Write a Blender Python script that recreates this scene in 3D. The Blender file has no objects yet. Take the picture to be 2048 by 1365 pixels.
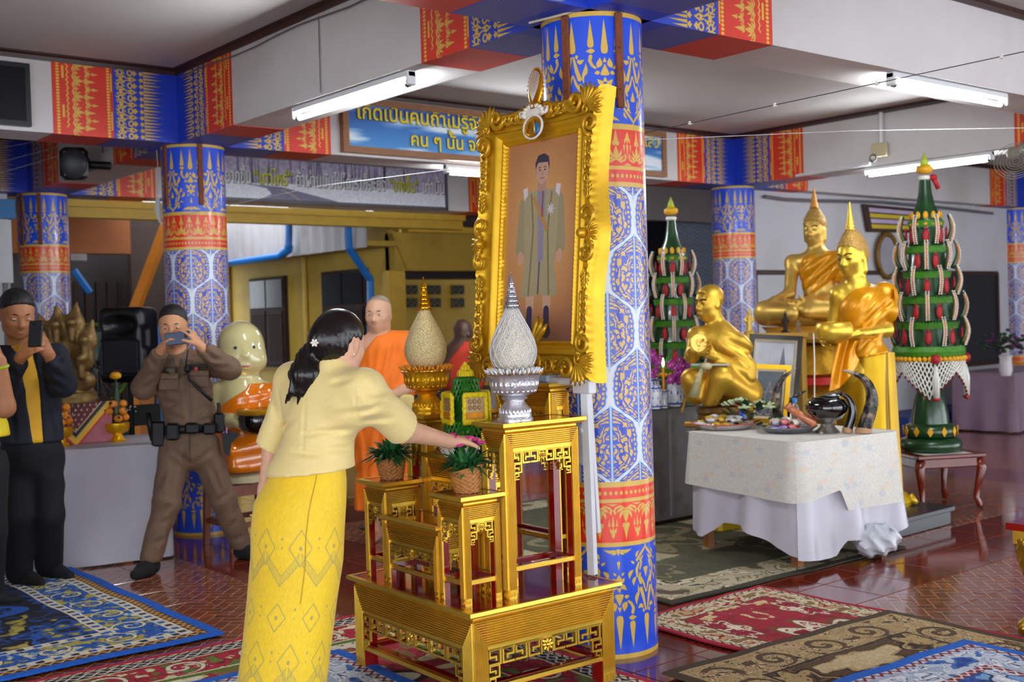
import bpy, math, random
import numpy as np
from mathutils import Vector, Matrix
rnd = random.Random(11)
nrs = np.random.RandomState(5)
SC = bpy.context.scene
COL = SC.collection
PI = math.pi
# ------------------------------------------------------------------ camera, sky, exposure
CF, CYAW, CPIT, CROL = 2322.646, .6866, -.02, -.0294          # focal length in pixels of the 2048 x 1365 frame, angles
CPOS = np.array([-3.4449, -3.6111, 1.4224])
cF = np.array([math.sin(CYAW)*math.cos(CPIT), math.cos(CYAW)*math.cos(CPIT), math.sin(CPIT)])
_r = np.array([math.cos(CYAW), -math.sin(CYAW), 0.]); _u = np.cross(_r, cF)
cR = math.cos(CROL)*_r + math.sin(CROL)*_u
cU = -math.sin(CROL)*_r + math.cos(CROL)*_u
cam_d = bpy.data.cameras.new('camera'); cam = bpy.data.objects.new('camera', cam_d); COL.objects.link(cam)
cam.matrix_world = Matrix(((cR[0], cU[0], -cF[0], CPOS[0]), (cR[1], cU[1], -cF[1], CPOS[1]), (cR[2], cU[2], -cF[2], CPOS[2]), (0, 0, 0, 1)))
cam_d.sensor_width = 36; cam_d.lens = 36*CF/2048; cam_d.clip_start = .05; cam_d.clip_end = 200
cam_d.dof.use_dof = True; cam_d.dof.focus_distance = 4.4; cam_d.dof.aperture_fstop = 3.6
SC.camera = cam
W = bpy.data.worlds.new('World'); SC.world = W; W.use_nodes = True
_bg = W.node_tree.nodes['Background']; _bg.inputs[0].default_value = (.86, .93, 1, 1); _bg.inputs[1].default_value = 4.0
SC.view_settings.view_transform = 'Standard'; SC.view_settings.look = 'None'
SC.view_settings.gamma = 1; SC.view_settings.use_curve_mapping = False; SC.view_settings.exposure = .45
TUBE_POWER = 150

# ------------------------------------------------------------------ measuring helpers (photo pixel -> world point)
def ray(x, y): return (x-1024)/CF*cR - (y-682.5)/CF*cU + cF
def at(x, y, d): return CPOS + d*ray(x, y)
def on_z(x, y, z=0.):
    r = ray(x, y); return CPOS + (z-CPOS[2])/r[2]*r
def on_x(x, y, X):
    r = ray(x, y); return CPOS + (X-CPOS[0])/r[0]*r
def on_y(x, y, Y):
    r = ray(x, y); return CPOS + (Y-CPOS[1])/r[1]*r
def A(*v): return np.array(v, float)
def nz(v): v = np.asarray(v, float); return v/np.linalg.norm(v)
def basis(fwd, up=(0, 0, 1)):
    """columns right, forward, up"""
    f = nz(fwd); r = nz(np.cross(f, up)); u = np.cross(r, f); return np.stack([r, f, u], 1)
def rotz(a): c, s = math.cos(a), math.sin(a); return A([c, -s, 0], [s, c, 0], [0, 0, 1]).reshape(3, 3)

# ------------------------------------------------------------------ materials
def lin(h):
    if isinstance(h, (tuple, list)): return tuple(h)[:3]
    h = h.lstrip('#'); o = []
    for i in (0, 2, 4):
        c = int(h[i:i+2], 16)/255; o.append(c/12.92 if c <= .04045 else ((c+.055)/1.055)**2.4)
    return tuple(o)
MATS = {}
def mat(name, col, rough=.6, metal=0., var=.12, vscale=6., bump=0., bscale=60., emit=None, estr=0., coat=0., spec=.5, trans=0., sheen=0., stretch=None, alpha=None, img=None, dirt=None):
    if name in MATS: return MATS[name]
    m = bpy.data.materials.new(name); m.use_nodes = True; nt = m.node_tree; N = nt.nodes; L = nt.links
    b = N['Principled BSDF']
    b.inputs['Roughness'].default_value = rough; b.inputs['Metallic'].default_value = metal
    b.inputs['Coat Weight'].default_value = coat; b.inputs['Coat Roughness'].default_value = .08
    b.inputs['Specular IOR Level'].default_value = spec
    if trans: b.inputs['Transmission Weight'].default_value = trans
    if sheen: b.inputs['Sheen Weight'].default_value = sheen
    if alpha is not None: b.inputs['Alpha'].default_value = alpha
    if emit: b.inputs['Emission Color'].default_value = (*lin(emit), 1); b.inputs['Emission Strength'].default_value = estr
    tc = N.new('ShaderNodeTexCoord')
    vec = tc.outputs['Object']
    if stretch:
        mp = N.new('ShaderNodeMapping'); mp.inputs['Scale'].default_value = stretch; L.new(vec, mp.inputs[0]); vec = mp.outputs[0]
    if img is not None:
        t = N.new('ShaderNodeTexImage'); t.image = img; t.extension = 'REPEAT'; L.new(tc.outputs['UV'], t.inputs[0]); src = t.outputs[0]
    else: src = None
    if var > 0 or src is None:
        n = N.new('ShaderNodeTexNoise'); n.inputs['Scale'].default_value = vscale; n.inputs['Detail'].default_value = 4; L.new(vec, n.inputs['Vector'])
        rp = N.new('ShaderNodeMapRange'); rp.inputs[1].default_value = .3; rp.inputs[2].default_value = .7
        rp.inputs[3].default_value = 1-var; rp.inputs[4].default_value = 1+var*.5; L.new(n.outputs[0], rp.inputs[0])
        mx = N.new('ShaderNodeMix'); mx.data_type = 'RGBA'; mx.blend_type = 'MULTIPLY'; mx.inputs[0].default_value = 1
        cb = N.new('ShaderNodeCombineColor')
        for i in range(3): L.new(rp.outputs[0], cb.inputs[i])
        if src is None: mx.inputs[6].default_value = (*lin(col), 1)
        else: L.new(src, mx.inputs[6])
        L.new(cb.outputs[0], mx.inputs[7]); src = mx.outputs[2]
    if dirt:
        n2 = N.new('ShaderNodeTexNoise'); n2.inputs['Scale'].default_value = dirt[1]; n2.inputs['Detail'].default_value = 6; L.new(vec, n2.inputs['Vector'])
        r2 = N.new('ShaderNodeMapRange'); r2.inputs[1].default_value = .5; r2.inputs[2].default_value = .72; r2.inputs[4].default_value = dirt[2]; L.new(n2.outputs[0], r2.inputs[0])
        m2 = N.new('ShaderNodeMix'); m2.data_type = 'RGBA'; L.new(r2.outputs[0], m2.inputs[0]); L.new(src, m2.inputs[6]); m2.inputs[7].default_value = (*lin(dirt[0]), 1); src = m2.outputs[2]
    L.new(src, b.inputs['Base Color'])
    if bump:
        n3 = N.new('ShaderNodeTexNoise'); n3.inputs['Scale'].default_value = bscale; n3.inputs['Detail'].default_value = 3; L.new(vec, n3.inputs['Vector'])
        bp = N.new('ShaderNodeBump'); bp.inputs['Strength'].default_value = bump; bp.inputs['Distance'].default_value = .01; L.new(n3.outputs[0], bp.inputs['Height']); L.new(bp.outputs[0], b.inputs['Normal'])
    MATS[name] = m; return m
def image(name, arr):
    """arr: h x w x 3, sRGB 0..1, row 0 at the bottom"""
    h, w = arr.shape[:2]; im = bpy.data.images.new(name, w, h)
    px = np.ones((h, w, 4), np.float32); px[..., :3] = np.clip(arr, 0, 1); im.pixels.foreach_set(px.ravel()); im.update(); im.pack(); return im

# ------------------------------------------------------------------ objects
def tag(o, label=None, cat=None, group=None, kind=None):
    if label: o['label'] = label
    if cat: o['category'] = cat
    if group: o['group'] = group
    if kind: o['kind'] = kind
    return o
def thing(name, label, cat, loc, group=None):
    o = bpy.data.objects.new(name, None); COL.objects.link(o); o.location = tuple(loc); o.empty_display_size = .1
    return tag(o, label, cat, group)
def wloc(o):
    v = Vector((0, 0, 0))
    while o is not None: v += o.location; o = o.parent
    return v
def mk(name, v, f, mats, parent=None, smooth=40, uv=None, mi=None, kind=None, label=None):
    v = np.asarray(v, np.float64).reshape(-1, 3)
    if parent is not None: org = np.array(wloc(parent)); loc = None
    else: org = A((v[:, 0].min()+v[:, 0].max())/2, (v[:, 1].min()+v[:, 1].max())/2, v[:, 2].min())
    me = bpy.data.meshes.new(name)
    if isinstance(f, np.ndarray): f = f.tolist()
    me.from_pydata((v-org).tolist(), [], f)
    if not isinstance(mats, (list, tuple)): mats = [mats]
    for m in mats: me.materials.append(m)
    if mi is not None: me.polygons.foreach_set('material_index', np.asarray(mi, np.int32))
    if uv is not None:
        ul = me.uv_layers.new(name='UVMap'); ul.data.foreach_set('uv', np.asarray(uv, np.float32).ravel())
    me.update()
    if smooth:
        me.shade_smooth()
        if smooth < 180: me.set_sharp_from_angle(angle=math.radians(smooth))
    o = bpy.data.objects.new(name, me); COL.objects.link(o)
    if parent is not None: o.parent = parent
    else: o.location = org
    if kind: o['kind'] = kind
    if label: o['label'] = label
    return o
class MB:
    def __init__(s, T=None): s.v = []; s.f = []; s.m = []; s.uv = []; s.useuv = False; s.T = T; s.mi = 0
    def add(s, vs, fs, mi=None, uvs=None):
        o = len(s.v)
        for p in vs: s.v.append(tuple(p))
        for k, q in enumerate(fs):
            s.f.append([o+i for i in q]); s.m.append(s.mi if mi is None else mi)
            if uvs is not None: s.uv.append(uvs[k]); s.useuv = True
            else: s.uv.append([(0, 0)]*len(q))
        return s
    def box(s, x0, x1, y0, y1, z0, z1, mi=None):
        return s.add([(x0, y0, z0), (x1, y0, z0), (x1, y1, z0), (x0, y1, z0), (x0, y0, z1), (x1, y0, z1), (x1, y1, z1), (x0, y1, z1)],
                     [(0, 3, 2, 1), (4, 5, 6, 7), (0, 1, 5, 4), (1, 2, 6, 5), (2, 3, 7, 6), (3, 0, 4, 7)], mi)
    def obox(s, c, h, R=None, mi=None, taper=1.):
        R = np.eye(3) if R is None else R; vs = []
        for z in (-1, 1):
            t = 1 if z < 0 else taper
            for x, y in ((-1, -1), (1, -1), (1, 1), (-1, 1)): vs.append(np.asarray(c)+R@A(x*h[0]*t, y*h[1]*t, z*h[2]))
        return s.add(vs, [(0, 3, 2, 1), (4, 5, 6, 7), (0, 1, 5, 4), (1, 2, 6, 5), (2, 3, 7, 6), (3, 0, 4, 7)], mi)
    def rbox(s, c, h, b, R=None, mi=None):
        """bevelled box: eight-cornered plan with a chamfer on top and bottom too"""
        R = np.eye(3) if R is None else R; vs = []; hx, hy, hz = h
        for z, i in ((-hz, b), (-hz+b, 0), (hz-b, 0), (hz, b)):
            a, d = hx-i, hy-i
            for x, y in ((a-b, -d), (a, -d+b), (a, d-b), (a-b, d), (-a+b, d), (-a, d-b), (-a, -d+b), (-a+b, -d)): vs.append(np.asarray(c)+R@A(x, y, z))
        fs = [tuple(range(7, -1, -1)), tuple(range(24, 32))]
        for k in range(3):
            for j in range(8): fs.append((k*8+j, k*8+(j+1) % 8, k*8+8+(j+1) % 8, k*8+8+j))
        return s.add(vs, fs, mi)
    def tube(s, pts, r, n=8, mi=None, closed=False, flat=None):
        pts = [np.asarray(p, float) for p in pts]; k = len(pts); rr = r if isinstance(r, (list, tuple, np.ndarray)) else [r]*k
        vs = []; prev = None
        for i, p in enumerate(pts):
            t = (pts[(i+1) % k]-pts[i-1]) if closed else (pts[min(i+1, k-1)]-pts[max(i-1, 0)])
            t = nz(t) if np.linalg.norm(t) > 1e-9 else A(0, 0, 1)
            if prev is None: a = np.cross(t, (0, 0, 1)); a = nz(a) if np.linalg.norm(a) > 1e-3 else A(1, 0, 0)
            else: a = nz(prev-t*np.dot(prev, t))
            prev = a; b = np.cross(t, a)
            for j in range(n):
                w = 2*PI*j/n; ca, sb = math.cos(w), math.sin(w)*(flat or 1); vs.append(p+rr[i]*(ca*a+sb*b))
        fs = []
        for i in range(k if closed else k-1):
            i2 = (i+1) % k
            for j in range(n): fs.append((i*n+j, i*n+(j+1) % n, i2*n+(j+1) % n, i2*n+j))
        if not closed: fs += [tuple(range(n-1, -1, -1)), tuple((k-1)*n+j for j in range(n))]
        return s.add(vs, fs, mi)
    def lathe(s, prof, c=(0, 0, 0), n=24, mi=None, R=None, lobes=0, lamp=0., cap=True, sx=1., sy=1.):
        vs = []; c = np.asarray(c, float)
        for r, z in prof:
            for j in range(n):
                w = 2*PI*j/n; q = r*(1+(lamp*math.cos(lobes*w) if lobes else 0)); p = A(q*math.cos(w)*sx, q*math.sin(w)*sy, z)
                vs.append(c+(R@p if R is not None else p))
        k = len(prof); fs = []
        for i in range(k-1):
            for j in range(n): fs.append((i*n+j, i*n+(j+1) % n, i*n+n+(j+1) % n, i*n+n+j))
        if cap: fs += [tuple(range(n-1, -1, -1)), tuple((k-1)*n+j for j in range(n))]
        return s.add(vs, fs, mi)
    def ell(s, c, r, R=None, nu=10, nv=7, mi=None):
        c = np.asarray(c, float); r = A(*r) if not np.isscalar(r) else A(r, r, r); vs = []; fs = []
        for i in range(1, nv):
            t = PI*i/nv
            for j in range(nu):
                w = 2*PI*j/nu; p = r*A(math.sin(t)*math.cos(w), math.sin(t)*math.sin(w), math.cos(t)); vs.append(c+(R@p if R is not None else p))
        for z in (1, -1): p = r*A(0, 0, z); vs.append(c+(R@p if R is not None else p))
        a, b = len(vs)-2, len(vs)-1
        for i in range(nv-2):
            for j in range(nu): fs.append((i*nu+j, i*nu+nu+j, i*nu+nu+(j+1) % nu, i*nu+(j+1) % nu))
        for j in range(nu): fs.append((a, j, (j+1) % nu)); fs.append((b, (nv-2)*nu+(j+1) % nu, (nv-2)*nu+j))
        return s.add(vs, fs, mi)
    def prism(s, poly, o, ux, uy, d, mi=None):
        """2-D polygon in the plane (o, ux, uy), extruded along vector d"""
        o, ux, uy, d = (np.asarray(q, float) for q in (o, ux, uy, d)); n = len(poly)
        vs = [o+x*ux+y*uy for x, y in poly]+[o+x*ux+y*uy+d for x, y in poly]
        return s.add(vs, [tuple(range(n-1, -1, -1)), tuple(range(n, 2*n))]+[(i, (i+1) % n, n+(i+1) % n, n+i) for i in range(n)], mi)
    def quad(s, a, b, c, d, mi=None, uv=((0, 0), (1, 0), (1, 1), (0, 1))): return s.add([a, b, c, d], [(0, 1, 2, 3)], mi, [list(uv)])
    def grid(s, fn, nu, nv, mi=None, wrap=False, uvs=(1., 1.)):
        """fn(u, v) -> point, u and v 0..1"""
        vs = [fn(i/nu, j/nv) for j in range(nv+1) for i in range(nu+1)]; fs = []; uv = []
        for j in range(nv):
            for i in range(nu):
                a = j*(nu+1)+i; fs.append((a, a+1, a+nu+2, a+nu+1))
                uv.append([(x/nu*uvs[0], y/nv*uvs[1]) for x, y in ((i, j), (i+1, j), (i+1, j+1), (i, j+1))])
        return s.add(vs, fs, mi, uv)
    def build(s, name, mats, parent=None, smooth=40, kind=None, label=None):
        v = np.array(s.v, float)
        if s.T is not None: v = s.T(v)
        uv = [q for f in s.uv for q in f] if s.useuv else None
        return mk(name, v, s.f, mats, parent, smooth, uv, s.m, kind, label)

# ------------------------------------------------------------------ signed-distance bodies polygonised with surface nets
def axis(lo, hi, h, fine=()):
    """grid lines with spacing h, and finer spacing inside the given (a, b, hf) ranges"""
    x = lo; o = [lo]
    while x < hi:
        st = h
        for a, b, hf in fine:
            if a-h*.5 <= x < b: st = min(st, hf)
        x += st; o.append(x)
    return np.array(o, np.float32)
class Blob:
    def __init__(s, lo, hi, h, fine=((), (), ())):
        s.ax = [axis(lo[i], hi[i], h, fine[i]) for i in range(3)]
        s.d = np.full([len(a) for a in s.ax], .3, np.float32); s.m = np.zeros(s.d.shape, np.int8)
    def _sl(s, lo, hi, pad):
        sl = []
        for i in range(3):
            a = max(int(np.searchsorted(s.ax[i], lo[i]-pad))-1, 0); b = min(int(np.searchsorted(s.ax[i], hi[i]+pad))+1, len(s.ax[i]))
            if b <= a: return None, None
            sl.append(slice(a, b))
        g = [s.ax[i][sl[i]] for i in range(3)]
        P = np.stack(np.meshgrid(*g, indexing='ij'), -1)
        return tuple(sl), P
    def _put(s, sl, dn, k, op, mi):
        d = s.d[sl]
        if op == 'u':
            if k > 0: h = np.maximum(k-np.abs(d-dn), 0)/k; r = np.minimum(d, dn)-h*h*k*.25
            else: r = np.minimum(d, dn)
            if mi is not None: s.m[sl] = np.where(dn < d, mi, s.m[sl])
        elif op == 's':
            dn = -dn
            if k > 0: h = np.maximum(k-np.abs(d-dn), 0)/k; r = np.maximum(d, dn)+h*h*k*.25
            else: r = np.maximum(d, dn)
        else: r = np.maximum(d, dn)
        s.d[sl] = r
    def cap(s, a, b, ra, rb=None, k=.02, op='u', mi=None, flat=None):
        a = np.asarray(a, np.float32); b = np.asarray(b, np.float32); rb = ra if rb is None else rb; R = max(ra, rb)
        sl, P = s._sl(np.minimum(a, b)-R, np.maximum(a, b)+R, k+.03)
        if sl is None: return s
        sc = 1.
        if flat is not None:
            dr, fs = np.asarray(nz(flat[0]), np.float32), flat[1]
            q = ((P-a)@dr)[..., None]*dr; P = P+q*(1/fs-1); b = b+np.dot(b-a, dr)*dr*(1/fs-1); sc = min(fs, 1)
        ab = b-a; L = max(float(ab@ab), 1e-9); t = np.clip(((P-a)@ab)/L, 0, 1)
        d = np.linalg.norm(P-a-t[..., None]*ab, axis=-1)-(ra+(rb-ra)*t)
        s._put(sl, d*sc, k, op, mi); return s
    def chain(s, pts, rs, k=.015, op='u', mi=None, flat=None):
        for i in range(len(pts)-1): s.cap(pts[i], pts[i+1], rs[i], rs[i+1], k, op, mi, flat)
        return s
    def ell(s, c, r, R=None, k=.02, op='u', mi=None):
        c = np.asarray(c, np.float32); r = np.asarray(r, np.float32) if not np.isscalar(r) else np.full(3, r, np.float32)
        m = float(r.max()); sl, P = s._sl(c-m, c+m, k+.03)
        if sl is None: return s
        P = P-c
        if R is not None: P = P@np.asarray(R, np.float32)
        k0 = np.linalg.norm(P/r, axis=-1); k1 = np.linalg.norm(P/(r*r), axis=-1)+1e-6
        s._put(sl, k0*(k0-1)/k1, k, op, mi); return s
    def box(s, c, h, R=None, rd=.005, k=.0, op='u', mi=None):
        c = np.asarray(c, np.float32); h = np.asarray(h, np.float32); m = float(np.linalg.norm(h)); sl, P = s._sl(c-m, c+m, k+.03)
        if sl is None: return s
        P = P-c
        if R is not None: P = P@np.asarray(R, np.float32)
        q = np.abs(P)-(h-rd); d = np.linalg.norm(np.maximum(q, 0), axis=-1)+np.minimum(q.max(-1), 0)-rd
        s._put(sl, d, k, op, mi); return s
    def plane(s, p, n, lo=None, hi=None):
        """keep the side away from n; only inside box lo..hi when given"""
        p = np.asarray(p, np.float32); n = np.asarray(nz(n), np.float32)
        lo = [a[0] for a in s.ax] if lo is None else lo; hi = [a[-1] for a in s.ax] if hi is None else hi
        sl, P = s._sl(lo, hi, 0)
        if sl is not None: s._put(sl, (P-p)@n, 0, 'i', None)
        return s
    def warp(s, fn, lo=None, hi=None):
        """add fn(P) to the field: folds and wrinkles"""
        lo = [a[0] for a in s.ax] if lo is None else lo; hi = [a[-1] for a in s.ax] if hi is None else hi
        sl, P = s._sl(lo, hi, 0)
        if sl is not None: s.d[sl] += fn(P).astype(np.float32)
        return s
    def net(s):
        d = s.d; n = np.array(d.shape); d[[0, -1]] = .1; d[:, [0, -1]] = .1; d[:, :, [0, -1]] = .1
        ins = d < 0; acc = np.zeros((*(n-1), 3), np.float32); cnt = np.zeros(n-1, np.float32)
        X = s.ax
        def cs(ax_, off):                     # slice of grid edges along ax_ as seen from every cell with corner offset off
            return tuple(slice(o, o+n[i]-1) for i, o in enumerate(off))
        for a in range(3):
            e0 = [slice(None)]*3; e1 = [slice(None)]*3; e0[a] = slice(0, -1); e1[a] = slice(1, None)
            d0, d1 = d[tuple(e0)], d[tuple(e1)]; cr = (ins[tuple(e0)] != ins[tuple(e1)])
            t = np.where(cr, d0/np.where(cr, d0-d1, 1), 0)
            o1, o2 = [q for q in range(3) if q != a]
            for i in (0, 1):
                for j in (0, 1):
                    sl = [None]*3; sl[a] = slice(None); sl[o1] = slice(i, i+n[o1]-1); sl[o2] = slice(j, j+n[o2]-1); sl = tuple(sl)
                    c = cr[sl]; cnt += c; idx = np.nonzero(c)
                    if len(idx[0]) == 0: continue
                    ps = np.empty((len(idx[0]), 3), np.float32); tt = t[sl][idx]
                    ps[:, a] = X[a][idx[a]]*(1-tt)+X[a][idx[a]+1]*tt
                    ps[:, o1] = X[o1][idx[o1]+i]; ps[:, o2] = X[o2][idx[o2]+j]
                    acc[idx] += ps
        on = cnt > 0; ids = np.full(n-1, -1, np.int64); ids[on] = np.arange(on.sum()); V = acc[on]/cnt[on][:, None]
        F = []; M = []
        for a in range(3):
            o1, o2 = [(1, 2), (2, 0), (0, 1)][a]
            e0 = [slice(1, -1)]*3; e1 = [slice(1, -1)]*3; e0[a] = slice(0, -1); e1[a] = slice(1, None)
            i0, i1 = ins[tuple(e0)], ins[tuple(e1)]; idx = np.nonzero(i0 != i1)
            if len(idx[0]) == 0: continue
            base = [q.copy() for q in idx]; base[o1] += 1; base[o2] += 1
            def cell(u, w):
                b = [q for q in base]; b[o1] = base[o1]-1+u; b[o2] = base[o2]-1+w; return ids[tuple(b)]
            q = np.stack([cell(0, 0), cell(1, 0), cell(1, 1), cell(0, 1)], 1); fl = ~i0[idx]; q[fl] = q[fl][:, ::-1]
            F.append(q); M.append(s.m[tuple(base)])
        F = np.concatenate(F); M = np.concatenate(M); ok = (F >= 0).all(1)
        return V, F[ok], M[ok]
    def build(s, name, mats, parent=None, relax=1, label=None, kind=None, smooth=180):
        V, F, M = s.net()
        for _ in range(relax):
            acc = np.zeros_like(V); c = np.zeros(len(V), np.float32)
            for i in range(4):
                a, b = F[:, i], F[:, (i+1) % 4]
                for ch in range(3): acc[:, ch] += np.bincount(a, V[b, ch], len(V))+np.bincount(b, V[a, ch], len(V))
                c += np.bincount(a, minlength=len(V))+np.bincount(b, minlength=len(V))
            V = V*.5+.5*acc/np.maximum(c, 1)[:, None]
        return mk(name, V, F, mats, parent, smooth, None, M if isinstance(mats, (list, tuple)) and len(mats) > 1 else None, kind, label)
# ------------------------------------------------------------------ flat print painted into arrays
def hx(h): h = h.lstrip('#'); return np.array([int(h[i:i+2], 16)/255 for i in (0, 2, 4)], np.float32)
def vnoise(x, y, seed=0):
    xi = np.floor(x).astype(np.int64); yi = np.floor(y).astype(np.int64); fx = x-xi; fy = y-yi
    fx = fx*fx*(3-2*fx); fy = fy*fy*(3-2*fy)
    def h(i, j):
        n = (i*374761393+j*668265263+seed*1442695041) & 0xffffffff; n = ((n ^ (n >> 13))*1274126177) & 0xffffffff; return ((n ^ (n >> 16)) & 0xffff)/65535.
    return (h(xi, yi)*(1-fx)+h(xi+1, yi)*fx)*(1-fy)+(h(xi, yi+1)*(1-fx)+h(xi+1, yi+1)*fx)*fy
def fbm(x, y, seed=0, o=3): return sum(vnoise(x*2**i, y*2**i, seed+i)/2**(i+1) for i in range(o))
class Canvas:
    """drawing in metres, origin bottom left, optionally wrapping round in x"""
    def __init__(s, w, h, res, col, wrap=False):
        s.w, s.h, s.res, s.wrap = w, h, res, wrap; s.W, s.H = int(round(w*res)), int(round(h*res)); s.a = np.empty((s.H, s.W, 3), np.float32); s.a[:] = hx(col)
        s.X, s.Y = np.meshgrid((np.arange(s.W)+.5)/s.W*w, (np.arange(s.H)+.5)/s.H*h)
    def blend(s, sl, d, col):
        k = np.clip(.5-d*s.res, 0, 1)[..., None]; s.a[sl] = s.a[sl]*(1-k)+hx(col)*k
    def _each(s, x0, x1, y0, y1):
        for dx in ((0, s.w, -s.w) if s.wrap else (0,)):
            i0, i1 = int((x0+dx)*s.res)-2, int((x1+dx)*s.res)+3; j0, j1 = int(y0*s.res)-2, int(y1*s.res)+3
            i0, j0, i1, j1 = max(i0, 0), max(j0, 0), min(i1, s.W), min(j1, s.H)
            if i1 > i0 and j1 > j0: sl = (slice(j0, j1), slice(i0, i1)); yield sl, s.X[sl]-dx, s.Y[sl]
    def rect(s, x0, x1, y0, y1, col): s.poly([(x0, y0), (x1, y0), (x1, y1), (x0, y1)], col)
    def poly(s, pts, col):
        p = np.array(pts, float)
        for sl, X, Y in s._each(p[:, 0].min(), p[:, 0].max(), p[:, 1].min(), p[:, 1].max()):
            d = np.full(X.shape, 9.); ins = np.zeros(X.shape, bool)
            for k in range(len(p)):
                a, b = p[k], p[(k+1) % len(p)]; e = b-a; t = np.clip(((X-a[0])*e[0]+(Y-a[1])*e[1])/(e@e+1e-12), 0, 1)
                d = np.minimum(d, np.hypot(X-a[0]-t*e[0], Y-a[1]-t*e[1]))
                c = ((a[1] > Y) != (b[1] > Y)); ins ^= c & (X < (b[0]-a[0])*(Y-a[1])/(b[1]-a[1]+1e-12)+a[0])
            s.blend(sl, np.where(ins, -d, d), col)
    def line(s, pts, w, col):
        p = np.array(pts, float); w = np.full(len(p), w) if np.isscalar(w) else np.array(w); m = w.max()
        for sl, X, Y in s._each(p[:, 0].min()-m, p[:, 0].max()+m, p[:, 1].min()-m, p[:, 1].max()+m):
            d = np.full(X.shape, 9.)
            for k in range(len(p)-1):
                a, b = p[k], p[k+1]; e = b-a; t = np.clip(((X-a[0])*e[0]+(Y-a[1])*e[1])/(e@e+1e-12), 0, 1)
                d = np.minimum(d, np.hypot(X-a[0]-t*e[0], Y-a[1]-t*e[1])-(w[k]+(w[k+1]-w[k])*t))
            s.blend(sl, d, col)
    def ell(s, x, y, rx, ry, col):
        for sl, X, Y in s._each(x-rx, x+rx, y-ry, y+ry): s.blend(sl, (np.hypot((X-x)/rx, (Y-y)/ry)-1)*min(rx, ry), col)
GOLD = '#dcb24c'
class Motif:
    """mirror-symmetric gold print around x = 0, placed on a canvas at (cx, cy), scaled, flipped or turned on its side"""
    def __init__(s, cv, cx, cy, k=1., f=1, col=GOLD, turn=False): s.c, s.x, s.y, s.k, s.f, s.col, s.t = cv, cx, cy, k, f, col, turn
    def q(s, pts, m):
        o = []
        for x, y in pts:
            x, y = m*x*s.k, y*s.k*s.f; o.append((s.x+y, s.y+x) if s.t else (s.x+x, s.y+y))
        return o
    def poly(s, pts, both=True):
        for m in ((1, -1) if both else (1,)): s.c.poly(s.q(pts, m), s.col)
    def line(s, pts, w, both=True):
        w = [v*s.k for v in w] if not np.isscalar(w) else w*s.k
        for m in ((1, -1) if both else (1,)): s.c.line(s.q(pts, m), w, s.col)
    def drop(s, x, y0, y1, w):
        h = y1-y0; pts = [(x+w*a, y0+h*t) for a, t in ((0, 0), (.35, .02), (.5, .09), (.5, .2), (.34, .45), (.17, .75), (0, 1), (-.17, .75), (-.34, .45), (-.5, .2), (-.5, .09), (-.35, .02))]
        s.poly(pts, x != 0)
    def leaf(s, x0, y0, x1, y1, w, bend=0.):
        a, b = A(x0, y0), A(x1, y1); e = b-a; n = A(-e[1], e[0]); n = n/np.linalg.norm(n); L = []; R = []
        for t, k in ((0, .15), (.2, .8), (.4, 1), (.6, .8), (.8, .4), (1, 0)):
            p = a+e*t+n*bend*math.sin(PI*t); L.append(tuple(p+n*w*.5*k)); R.append(tuple(p-n*w*.5*k))
        s.poly(L+R[::-1])
def bodhi(cv, x, y, f=1, k=1.):
    m = Motif(cv, x, y, k, f)                       # y = foot of the motif, .43 high
    m.drop(0, .29, .425, .03); m.line([(.005, .275), (.018, .22), (.03, .185)], [.004, .008, .009]); m.line([(.002, .20), (.014, .165), (.03, .14)], [.003, .006, .006])
    m.drop(0, .095, .14, .028); m.leaf(.018, .285, .02, .265, .014); m.leaf(.024, .265, .034, .245, .016); m.leaf(.03, .245, .052, .262, .016, .004)
    m.leaf(.04, .19, .056, .25, .02, -.008); m.leaf(.05, .21, .05, .16, .01, -.006); m.line([(.032, .16), (.04, .14), (.034, .12)], [.006, .006, .005]); m.line([(.05, .13), (.052, .1), (.04, .075)], [.005, .007, .005])
    m.leaf(.058, .13, .068, .168, .018, -.006); m.leaf(.07, .1, .088, .14, .018, -.008); m.leaf(.062, .075, .082, .062, .012); m.line([(.034, .1), (.026, .075), (.034, .06)], [.004, .005, .004])
    m.line([(.05, .062), (.03, .04), (.01, .022), (.002, .012)], [.006, .006, .006, .004]); m.leaf(.032, .072, .01, .045, .011, .004); m.leaf(.055, .05, .035, .022, .013, .004); m.drop(0, .0, .014, .01)
def trident(cv, x, y, f=1, k=1.):
    m = Motif(cv, x, y, k, f)
    m.drop(0, .285, .43, .03); m.drop(.057, .31, .425, .026); m.leaf(.04, .297, .078, .297, .02); m.leaf(.057, .307, .057, .285, .02); m.line([(.058, .275), (.062, .258), (.052, .238), (.04, .228)], [.008, .007, .006, .005])
    m.leaf(.03, .228, .02, .27, .026, .004); m.drop(0, .25, .272, .016); m.drop(0, .196, .245, .038); m.leaf(.022, .21, .045, .205, .018); m.leaf(.006, .155, .034, .182, .02); m.leaf(.005, .15, .026, .13, .018); m.drop(0, .17, .192, .02)
    m.leaf(0, .15, .0, .115, .022); m.drop(0, .06, .1, .014); m.leaf(.012, .12, .024, .105, .01)
def wings(cv, x, y, f=1):
    m = Motif(cv, x, y, 1, f); m.leaf(.006, .012, .062, .006, .016, .008); m.leaf(.004, .02, .03, .03, .01); m.drop(0, .006, .036, .016)
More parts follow.
